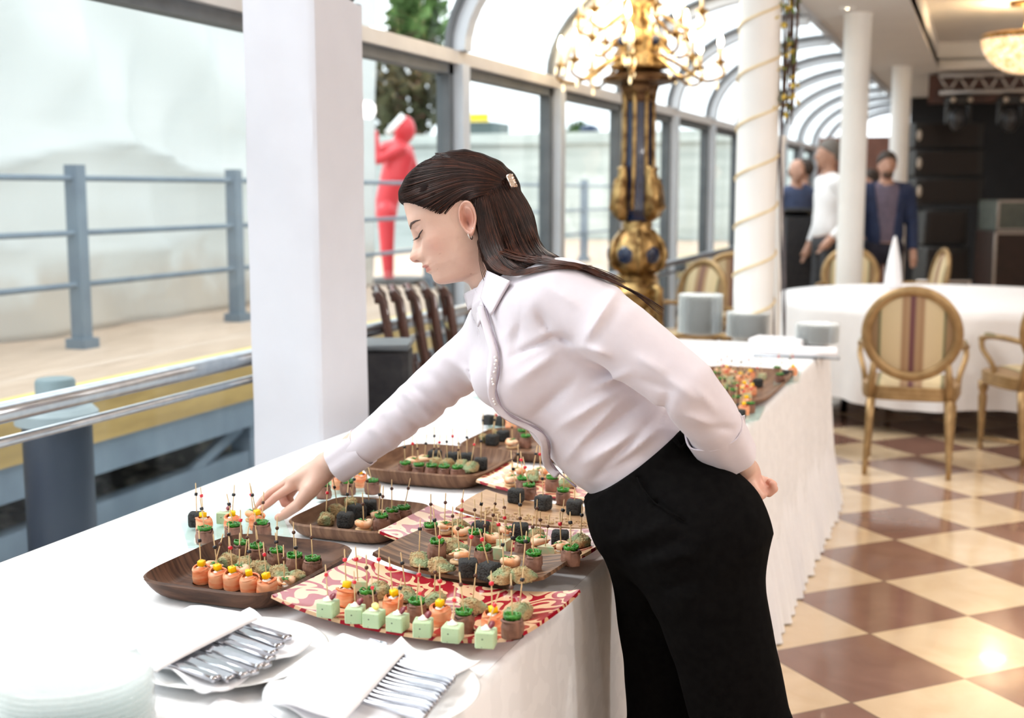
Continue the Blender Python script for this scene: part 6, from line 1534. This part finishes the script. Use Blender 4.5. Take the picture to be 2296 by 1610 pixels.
for pts, rs in RF[:2]:
    t_ = nrm(pts[-1] - pts[-2]); up_ = nrm(np.cross(t_, np.cross(nC * .5 - CR * .7 + CU * .6, t_))); Rm = np.stack([t_, np.cross(up_, t_), up_], 1)
    MB().ball(pts[-1] + up_ * (rs[-1] - .0006) - t_ * .001, (.0062, .0048, .0014), 10, 6, Rm).build('fingernail', NAIL, woman)
t_ = nrm(RTH[0][-1] - RTH[0][-3]); up_ = nrm(CU * .6 + nC * .2 - CR * .1); up_ = nrm(up_ - t_ * (up_ @ t_)); Rm = np.stack([t_, np.cross(up_, t_), up_], 1)
MB().ball(RTH[0][-2] + up_ * .0088 + t_ * .003, (.0080, .0055, .0016), 10, 6, Rm).build('fingernail', NAIL, woman)
GOLDJ = M('jewellery_silver', (.82, .78, .74), .15, 1.0, (.7, .66, .62), 60)
q0 = hp(.006, .0745, -.0335); MB().tube([q0 + (HU * math.cos(a) + (HF * .5 + HL * .87) * math.sin(a)) * .0062 for a in np.linspace(0, 6.28, 25)[:-1]], .0013, 8, closed=True).build('hoop_earring', GOLDJ, woman)
mb = MB()
for x, z in ((-.003, -.0235), (-.009, -.0205)): mb.ball(hp(x, .0835, z), .0019, 8, 6)
mb.build('stud_earrings', GOLDJ, woman)

# --- hair: swept back mass with streaks, clip, loose ends
def Hh(px, py, d=DH): return at(px, py, d)
HR = np.stack([HF, HL, HU], 1)
def scale_side(P, k):                                   # widen the fall sideways
    q = P - HC; s = q @ HL; return P - np.outer(s * (1 - 1 / k), HL)
def hairf(P):
    q = (P - HC) @ HR / HS
    d = ellip(P, hp(-.002, 0, .046), (.1050, .0800, .0930), HR)
    d = smin(d, ellip(P, hp(.040, 0, .068), (.0605, .062, .056), HR), .03)
    x, z = q[:, 0], q[:, 2]
    line = np.where(x > .03, .026 + (x - .03) * .62 + .16 * (x - .03) * (x - .03) / .07, np.where(x > -.004, .026 + (.03 - x) * .42, .040 - (-.004 - x) * 2.6))
    d = smax(d, (line - z) * .85, .006)
    P2 = scale_side(P, 1.35)
    f_ = chain(P2, [Hh(1092, 445), Hh(1136, 515), Hh(1150, 566), Hh(1190, 596), Hh(1236, 598)], [.068, .054, .046, .0335, .018])
    f2 = chain(P, [hp(-.028, .070, .02), at(1095, 560, DH - .075), at(1116, 598, DH - .095), at(1150, 606, DH - .135), at(1200, 586, DH - .175), at(1240, 584, DH - .195)], [.014, .018, .020, .017, .0125, .006])
    f_ = smin(f_, f2, .02)
    inear = np.maximum(np.linalg.norm((q - V3(.002, .075, .0)) / V3(.023, .03, .040), axis=1) - 1, 0)      # keep the ear free
    d = smin(d, f_, .022)
    d = np.maximum(d, .012 * (1 - np.minimum(inear * 4, 1)) - .0 * d - .004)
    st = np.sin(260 * (z + .35 * x) + 5 * np.sin(30 * x)) * .0007 + np.sin(120 * (z + .2 * x) + 3) * .0007
    return d + st
hb = MB(); field_mesh(hb, hairf, np.minimum(at(890, 690, DH), at(1420, 290, DH)) - .14, np.maximum(at(890, 290, DH), at(1420, 290, DH)) + .14, .0035)
hair = hb.build('hair', M('hair_underlayer', (.010, .005, .0045), .65, 0, (.020, .009, .006), 55, 3, spec=.08), woman, True)
HV = np.array(hb.v)
def on_hair(px, py, lift=.001):
    """front-most hair surface point seen at a pixel"""
    q = ray(px, py); qn = q / np.linalg.norm(q); rel = HV - CAM; dep = rel @ qn; dd = np.linalg.norm(rel - dep[:, None] * qn, axis=1)
    k = dd < .008
    if not k.any(): j = np.argmin(dd); return HV[j] - qn * lift
    return CAM + qn * (dep[k].min() - lift)
rs_ = random.Random(2); lk = MB(); lk2 = MB()
CL = (1138, 412)
def lock(pts, r, mb, n=16, jit=4):
    c = [on_hair(px + rs_.uniform(-jit, jit), py + rs_.uniform(-jit, jit), .0008) for px, py in [(p[0], p[1]) for p in bez([(x, y, 0) for x, y in pts], n)]]
    c = [V3(*p) for p in c]
    for _ in range(3): c = [c[0]] + [(c[i - 1] + 2 * c[i] + c[i + 1]) / 4 for i in range(1, len(c) - 1)] + [c[-1]]
    mb.tube(c, [r * (.35 + .65 * math.sin(math.pi * (.12 + .76 * i / (n - 1)))) for i in range(n)], 6)
lerp = lambda a, b_, t: (a[0] + (b_[0] - a[0]) * t, a[1] + (b_[1] - a[1]) * t)
def along(pts, t):
    t = min(max(t, 0), .9999) * (len(pts) - 1); i = int(t); return lerp(pts[i], pts[i + 1], t - i)
for i in range(330):                                     # combed back from the hairline to the clip
    t = (i + rs_.random()) / 330
    st0 = along([(985, 342), (935, 372), (908, 402), (895, 436), (904, 448), (940, 463), (975, 478), (1004, 486), (1030, 470)], t)
    p1, p2, pe_ = lerp((1000, 346), (1046, 450), t ** .8), lerp((1078, 366), (1086, 436), t ** .8), lerp((1134, 402), (1130, 421), t)
    lock([lerp(st0, p1, .06 * rs_.random()), p1, p2, pe_], rs_.uniform(.0006, .0013), lk2 if rs_.random() < .22 else lk, 13, 2)
for i in range(330):                                     # the fall behind the ear and over the shoulder
    t = (i + rs_.random()) / 330
    jj = 14 * rs_.random(); q_ = [lerp((1142 - jj * .3, 416 - jj), (1062 + jj * .3, 462 - jj), t), lerp((1176, 468), (1070, 520), t), lerp((1204, 538), (1088, 580), t), lerp((1236, 578), (1122, 618), t), lerp((1300, 596), (1190, 610), t)]
    lock(q_, rs_.uniform(.0006, .0013), lk2 if rs_.random() < .5 - .3 * t else lk, 15, 2.5)
for i in range(150):                                     # round the crown to the clip, and the far edge of the fall
    t = rs_.random()
    if i % 2: q_ = [lerp((975, 345), (1000, 352), t), lerp((1062, 340), (1072, 364), t), lerp((1118, 368), (1108, 382), t), lerp((1146, 400), (1134, 404), t)]
    else: q_ = [lerp((1150, 402), (1140, 418), t), lerp((1192, 466), (1172, 470), t), lerp((1222, 540), (1200, 545), t), lerp((1262, 580), (1232, 580), t)]
    lock(q_, rs_.uniform(.0006, .0013), lk2 if rs_.random() < .35 else lk, 13, 2)
hs1 = lk.build('hair_strands', HAIR, woman, True); hs2 = lk2.build('hair_strands', HAIRR, woman, True)
cp = on_hair(1141, 408, .003); R_ = np.stack([nrm(img(.40, .92)), nrm(img(.92, -.40)), nC], 1)
ck = MB().rbox(cp + img(.004, 0), (.026, .011, .034), .002, R=R_)
for i in range(5):
    for j in range(2): ck.ball(cp + img(.004, 0) + R_ @ V3(-.010 + .005 * i, .0062, -.006 + .012 * j), .0024, 6, 5)
ck.build('hair_clip', M('rhinestone_clip', (.78, .62, .52), .15, .9, (.95, .85, .78), 240, lo=.45, hi=.55), woman, True, sharp=40)

# --- shirt
def sweep(P, pts, fr, sd, k=None):
    """elliptic body sweep: pts = [(centre, front radius, side radius)] along a line"""
    A, B = pts[0][0], pts[-1][0]; ax = nrm(B - A); Ln = np.linalg.norm(B - A)
    t = (P - A) @ ax; ts = np.array([(p[0] - A) @ ax for p in pts])
    C_ = np.stack([np.interp(t, ts, [p[0][i] for p in pts]) for i in range(3)], 1); a = np.interp(t, ts, [p[1] for p in pts]); b_ = np.interp(t, ts, [p[2] for p in pts])
    q = P - C_; f_ = q @ fr; s_ = q @ sd
    r = ((np.abs(f_) / a) ** 2.2 + (np.abs(s_) / b_) ** 2.2) ** (1 / 2.2)
    d = (r - 1) * np.minimum(a, b_) * .95
    return np.maximum(d, np.maximum(-t, t - Ln))
WN = nrm(img(-.635, -.772))                            # the waistband slants down to the front
TORSO = [(at(1462, 1082, 2.255), .094, .130), (at(1430, 1035, 2.26), .097, .132), (at(1402, 1002, 2.265), .108, .138), (at(1366, 960, 2.275), .112, .142), (at(1315, 893, 2.285), .116, .150), (at(1262, 808, 2.295), .116, .160), (at(1206, 730, 2.31), .104, .160), (at(1168, 690, 2.32), .080, .125), (at(1140, 656, 2.33), .052, .075)]
def px_of(P):
    v = P - CAM; d = v @ CF; return 1148 + FP * (v @ CR) / d, 805 - FP * (v @ CU) / d, d
def seg_d(x, y, a, b_):
    ax, ay = a; bx, by = b_; L2 = (bx - ax) ** 2 + (by - ay) ** 2; t = np.clip(((x - ax) * (bx - ax) + (y - ay) * (by - ay)) / L2, 0, 1)
    return np.hypot(x - ax - t * (bx - ax), y - ay - t * (by - ay)), t
# cloth folds on her left side: (start, end, width, height); drawn where the photo shows them
FOLDS = [((1382, 650), (1306, 772), 13, .011), ((1300, 775), (1372, 800), 12, .008), ((1245, 752), (1290, 770), 9, -.007), ((1205, 700), (1240, 752), 10, -.006),
    ((1430, 800), (1500, 842), 12, .006), ((1440, 850), (1520, 880), 10, -.005), ((1500, 850), (1570, 902), 12, .006), ((1560, 870), (1612, 930), 11, .005), ((1530, 930), (1620, 960), 11, .006), ((1590, 955), (1650, 965), 9, -.005),
    ((1500, 880), (1475, 960), 12, -.006), ((1170, 800), (1240, 740), 18, .006), ((1150, 860), (1250, 790), 16, .006), ((1200, 930), (1290, 850), 15, -.006), ((1250, 960), (1400, 870), 14, .006), ((1290, 1010), (1440, 900), 13, -.006),
    ((1310, 1040), (1450, 960), 12, .006), ((1330, 1075), (1440, 1010), 10, -.005), ((1270, 1030), (1400, 890), 11, .006), ((1360, 1060), (1490, 950), 10, .006), ((1340, 1060), (1480, 925), 8, -.005), ((1150, 800), (1248, 752), 9, -.008), ((1330, 870), (1420, 830), 11, .005), ((1170, 700), (1150, 800), 14, -.004), ((1230, 640), (1300, 690), 14, .004)]
RFOLDS = [((905, 878), (965, 935), 10, .008), ((925, 870), (1000, 915), 10, -.006), ((880, 905), (940, 960), 9, -.005), ((1000, 800), (1060, 850), 13, .006), ((830, 960), (880, 1000), 9, .005), ((860, 940), (900, 985), 8, -.004), ((960, 840), (1040, 900), 11, -.005)]
def left_arm(P):
    d = chain(P, [at(1268, 668, 2.165), at(1390, 752, 2.095), at(1535, 868, 2.06), at(1592, 940, 2.10), at(1626, 1006, 2.15)], [.066, .060, .053, .049, .043])
    return d
def right_arm(P):
    return chain(P, [at(1150, 740, 2.43), at(1045, 812, 2.50), R_EL, at(840, 982, 2.60), at(778, 1026, 2.635)], [.066, .055, .0475, .041, .0375])
def shirtf(P):
    x, y, dep = px_of(P)
    t_ = sweep(P, TORSO, TFR, TSD)
    bl_, br_ = at(1172, 858, 2.245) , at(1128, 842, 2.40)
    t_ = smin(t_, ellip(P, bl_, (.064, .062, .066)), .05); t_ = smin(t_, ellip(P, br_, (.062, .060, .064)), .05)
    t_ = smin(t_, chain(P, [at(1140, 668, 2.34), at(1238, 660, 2.20)], [.050, .058]), .05)       # shoulders
    t_ = smin(t_, chain(P, [at(1140, 668, 2.34), at(1120, 720, 2.45)], [.050, .058]), .05)
    t_ = np.maximum(t_, (at(1436, 1044, 2.25) - P) @ WN)
    la, ra = left_arm(P), right_arm(P)
    ra = np.maximum(ra, (P - at(786, 1030, 2.63)) @ nrm(at(742, 1046, 2.64) - at(840, 982, 2.60)))
    la = np.maximum(la, (P - at(1626, 1000, 2.15)) @ nrm(L_WR - at(1592, 940, 2.10)))
    d = smin(t_, la, .030); d = smin(d, ra, .035)
    nearm = np.exp(-(np.maximum(dep - 2.30, 0) / .05) ** 2)
    for a, b_, w, h in FOLDS:
        sd_, tt = seg_d(x, y, a, b_); d = d - 1.35 * h * nearm * np.exp(-(sd_ / w) ** 1.5) * np.sin(np.pi * np.clip(.1 + .85 * tt, 0, 1))
    for a, b_, w, h in RFOLDS:
        sd_, tt = seg_d(x, y, a, b_); d = d - h * np.exp(-(sd_ / w) ** 2) * (dep > 2.42)
    d = d - .0013 * wnoise(P, 26, 0) - .0010 * wnoise(P, 55, 8)
    # open ends: neck, cuffs, waist
    d = np.maximum(d, -chain(P, [hp(-.008, 0, -.25), hp(-.008, 0, -.09)], [.062, .060]))
    return d
sb = MB(); field_mesh(sb, shirtf, np.array([at(740, 1060, 2.7), at(1700, 1100, 2.2), at(1300, 560, 2.0), at(1100, 560, 2.6)]).min(0) - .06, np.array([at(740, 1060, 2.7), at(1700, 1100, 2.0), at(1300, 560, 2.0), at(1100, 560, 2.6)]).max(0) + .06, .0043)
shirt = sb.build('shirt', SHIRT, woman, True)
SV = np.array(sb.v)
def on_shirt(px, py, lift=.001, tol=.008):
    q = ray(px, py); qn = q / np.linalg.norm(q); rel = SV - CAM; dep = rel @ qn; dd = np.linalg.norm(rel - dep[:, None] * qn, axis=1); k = dd < tol
    if not k.any(): return SV[np.argmin(dd)] - qn * lift
    return CAM + qn * (dep[k].min() - lift)
# loose ends of hair lying over her shoulder and back
wp = MB(); SHV = np.concatenate([SV, HV])
for i in range(210):
    a_, t = rs_.random(), rs_.random()
    if i % 6 == 0: q_ = [(1215, 572 + 8 * a_), (1290, 590 + 10 * a_), (1370, 622 + 12 * a_), (1430 + 10 * a_, 655 + 8 * t), (1478 + 12 * a_, 690 + 18 * t)]
    elif i % 2: q_ = [(1086 + 22 * t, 560 + 22 * a_), (1108 + 20 * t, 600 + 10 * a_), (1140 + 20 * t, 616 + 10 * a_), (1190 + 10 * t, 600 + 12 * a_), (1248, 584 + 14 * a_), (1310 + 20 * t, 594 + 12 * a_)]
    elif i % 3 == 0: q_ = [(1160 + 20 * t, 552 + 14 * a_), (1200 + 20 * t, 582 + 10 * a_), (1262 + 10 * t, 596 + 10 * a_), (1305 + 10 * a_, 622 + 6 * t), (1340 + 10 * a_, 640 + 8 * t), (1372 + 10 * a_, 655 + 6 * t)]
    else: q_ = [(1110 + 65 * t, 556 + 16 * a_), (1160 + 40 * t, 578 + 16 * a_), (1225 + 15 * t, 578 + 16 * a_), (1290 + 12 * a_, 586 + 12 * t), (1335 + 18 * a_, 602 + 14 * t), (1380 + 25 * a_, 626 + 14 * t)]
    c = []
    for k, (x, y) in enumerate(q_):
        q = ray(x, y); qn = q / np.linalg.norm(q); rel = SHV - CAM; dep = rel @ qn; dd = np.linalg.norm(rel - dep[:, None] * qn, axis=1); kk = dd < .009
        c.append(CAM + qn * (dep[kk].min() - .003) if kk.any() else at(x, y, 2.185 - .008 * k))
    for _ in range(1): c = [c[0]] + [(c[j - 1] + 2 * c[j] + c[j + 1]) / 4 for j in range(1, len(c) - 1)] + [c[-1]]
    c = [p_ + nC * (-.006, .001, .003, .003, .003)[min(j, 4)] for j, p_ in enumerate(c)]
    wp.tube(bez(c, 16), [rs_.uniform(.0008, .0017) * (1 - .9 * k / 15) for k in range(16)], 5)
for k in range(4): wp.tube(bez([at(1072 + 3 * k, 520, 2.29), at(1074 + 2 * k, 580, 2.288), at(1082 + 4 * k, 620, 2.285), at(1096 + 5 * k, 655 + 4 * k, 2.28)], 12), .0006, 5)
wp.build('loose_hair_ends', HAIRR, woman, True)
# cuffs
def cuff(a, b_, ra, rb, name, th=.003, slit=None):
    ax = nrm(b_ - a); x_ = nrm(np.cross(ax, V3(0, 0, 1))); y_ = np.cross(ax, x_)
    def fn(u, v):
        an = 2 * math.pi * u; r = ra + (rb - ra) * v + .0022 * math.sin(3 * an + 1) + .0012 * math.sin(7 * an)
        return a + (b_ - a) * v + (x_ * math.cos(an) + y_ * math.sin(an)) * r
    def fi(u, v): p = fn(u, v); c = a + (b_ - a) * v; return c + (p - c) * (1 - th / np.linalg.norm(p - c))
    mb = MB(); mb.grid(fn, 40, 6, closeu=True); mb.grid(fi, 40, 6, closeu=True, flip=True)
    n = 40 * 6
    for i in range(40):
        i2 = (i + 1) % 40; mb.f.append((i * 6 + 5, i2 * 6 + 5, n + i2 * 6 + 5, n + i * 6 + 5)); mb.mi.append(0); mb.f.append((i2 * 6, i * 6, n + i * 6, n + i2 * 6)); mb.mi.append(0)
    return mb.build(name, SHIRT, woman, True, sharp=60)
cuff(at(816, 1002, 2.615), at(757, 1043, 2.64), .0425, .0405, 'cuff')
cuff(at(1600, 958, 2.118), at(1635, 1019, 2.168), .0520, .0490, 'cuff')
MB().slab(lambda u, v: at(1648 + 22 * u + 6 * v, 938 + 58 * v - 8 * u, 2.115 + .03 * v - .006 * u), 6, 8, .003).build('cuff_flap', SHIRT, woman, True)
# collar: stand and two pointed leaves
def nk_pt(an, z, r): return hp(-.008 + (r + .004) * math.cos(an), r * math.sin(an), z)
st_ = MB().slab(lambda u, v: nk_pt(.25 + (2 * math.pi - .5) * u, -.152 + .030 * v, .064 - .004 * v), 40, 5, .0025); st_.build('collar_stand', SHIRT, woman, True)
cA_, cB_, cC_, cD_ = at(1093, 612, 2.285), at(1158, 634, 2.245), at(1104, 703, 2.262), at(1077, 662, 2.285)
def leaf(P4, bulge=.006):
    def fn(u, v):
        p = (P4[0] * (1 - u) + P4[1] * u) * (1 - v) + (P4[3] * (1 - u) + P4[2] * u) * v; return p + nC * bulge * math.sin(math.pi * u) * math.sin(math.pi * min(1, v + .2))
    return MB().slab(fn, 12, 12, .003, flip=True)
leaf([at(1091, 606, 2.285), on_shirt(1143, 630, .009), on_shirt(1100, 706, .007), at(1076, 668, 2.275)], .008).build('collar_leaf', SHIRT, woman, True)
leaf([at(1062, 645, 2.34), at(1077, 668, 2.29), on_shirt(1086, 700, .006), on_shirt(1070, 733, .006)], .004).build('collar_leaf', SHIRT, woman, True)
# back of the collar fold over the nape
# placket with dark piping and pearls
PLK = [(1088, 690), (1098, 722), (1112, 770), (1121, 805), (1116, 850), (1112, 880), (1124, 912), (1150, 935), (1183, 950), (1212, 965), (1232, 990), (1232, 1025), (1243, 1050), (1272, 1076), (1292, 1092)]
pc = [on_shirt(p[0], p[1], .0015) for p in bez([(x, y, 0) for x, y in PLK], 60)]
for _ in range(4): pc = [pc[0]] + [(pc[i - 1] + 2 * pc[i] + pc[i + 1]) / 4 for i in range(1, len(pc) - 1)] + [pc[-1]]
pl_ = MB(); pl_.tube(pc, [.0016 + .0008 * math.sin(i * .9) for i in range(60)], 6); pl_.build('placket_piping', SHIRTD, woman, True)
pb = MB(); pb.tube([p + (-CR) * .0085 - CF * -.0015 for p in pc[:54]], .0075, 8, flat=(nC, .10)); pb.build('placket', SHIRT, woman, True)
PEARL = M('pearl', (.92, .90, .90), .15, 0, (.88, .85, .86), 60, coat=.6)
pe = MB()
for i in range(34):
    t = i / 33; c_ = bez([(x - 11 - 2 * math.sin(i), y, 0) for x, y in PLK[:7]], 34)[i]; pe.ball(on_shirt(c_[0] + rs_.uniform(-4, 3), c_[1], .0095), rs_.choice((.0019, .0024, .0029)), 8, 6)
pe.build('pearl_trim', PEARL, woman, True)

# --- trousers
PELV = [(at(1568, 1262, 2.235), .105, .165), (at(1530, 1205, 2.235), .112, .168), (at(1502, 1160, 2.235), .110, .160), (at(1470, 1110, 2.24), .101, .148), (at(1446, 1066, 2.25), .098, .141), (at(1428, 1032, 2.255), .104, .139), (at(1388, 980, 2.27), .104, .139)]
PUP = nrm(PELV[-1][0] - PELV[0][0]); PFR = nrm(TFR - PUP * (TFR @ PUP)); PSD = nrm(np.cross(PUP, PFR)); PSD = PSD if PSD @ nC > 0 else -PSD
def trouf(P):
    x, y, dep = px_of(P)
    d = sweep(P, PELV, PFR, PSD)
    d = smin(d, ellip(P, at(1614, 1195, 2.17), (.074, .082, .100)), .06); d = smin(d, ellip(P, at(1602, 1195, 2.32), (.074, .082, .10)), .06)
    d = smin(d, ellip(P, at(1420, 1160, 2.25), (.070, .11, .075)), .07)
    nl = chain(P, [at(1560, 1215, 2.155), at(1588, 1330, 2.15), at(1625, 1460, 2.15), at(1662, 1610, 2.16), FT_N + V3(0, 0, .10)], [.108, .098, .088, .086, .125])
    fl = chain(P, [at(1490, 1235, 2.32), at(1492, 1330, 2.34), at(1500, 1460, 2.36), at(1512, 1610, 2.38), FT_F + V3(0, 0, .10)], [.102, .094, .088, .090, .13])
    d = smin(d, smin(nl, fl, .012), .05)
    w = np.clip((y - 1150) / 200, 0, 1)
    for a, b_, wd, h in [((1428, 1068), (1475, 1130), 7, -.007), ((1475, 1130), (1540, 1170), 7, -.006), ((1390, 1215), (1500, 1175), 12, .005), ((1420, 1245), (1520, 1215), 12, -.005), ((1465, 1262), (1560, 1240), 12, .005), ((1490, 1320), (1590, 1300), 12, -.004), ((1600, 1000), (1700, 1180), 14, .003)]:
        sd_, tt = seg_d(x, y, a, b_); d = d - h * np.exp(-(sd_ / wd) ** 2) * (dep < 2.25)
    d = d - .003 * wnoise(P, 14, 4) * w - .0014 * wnoise(P, 40, 10)
    d = smax(d, (.03 - P[:, 2]), .004)
    return np.maximum(d, (P - at(1426, 1031, 2.25)) @ WN - .002)
tb_ = MB(); lo_ = np.array([FT_N, FT_F, at(1330, 1150, 2.4), at(1720, 950, 2.0)]).min(0) - .16; hi_ = np.array([FT_N, FT_F, at(1330, 1150, 2.4), at(1720, 930, 2.0)]).max(0) + .16; lo_[2] = .015
field_mesh(tb_, trouf, lo_, hi_, .0075); trousers = tb_.build('trousers', BLACK, woman, True)
TV = np.array(tb_.v)
def on_tr(px, py, lift=.0015):
    q = ray(px, py); qn = q / np.linalg.norm(q); rel = TV - CAM; dep = rel @ qn; dd = np.linalg.norm(rel - dep[:, None] * qn, axis=1); k = dd < .011
    return CAM + qn * ((dep[k].min() if k.any() else dep[np.argmin(dd)]) - lift)
MB().tube([on_tr(*p) for p in ((1428, 1070), (1440, 1095), (1468, 1128), (1505, 1150), (1535, 1168))], .0016, 6).build('pocket_seam', BLACK, woman, True)
MB().tube([on_tr(*p) for p in ((1512, 985), (1528, 1005), (1540, 992))], .004, 6, flat=(nC, .4)).build('belt_loop', BLACK, woman, True)
for f_, k_ in ((FT_N, 0), (FT_F, 1)):
    dr = nrm(V3(-.9, -.1, 0)); sh = MB(); sh.tube([f_ + V3(0, 0, .045) - dr * .07, f_ + V3(0, 0, .048), f_ + V3(0, 0, .036) + dr * .09, f_ + V3(0, 0, .026) + dr * .15], [.034, .040, .036, .022], 12, flat=((0, 0, 1), .9)); 
    mz = min(p[2] for p in sh.v); sh.v = [(p[0], p[1], p[2] - mz + .001) for p in sh.v]; sh.build('shoe', M('black_shoe', (.01, .01, .01), .3), woman, True)
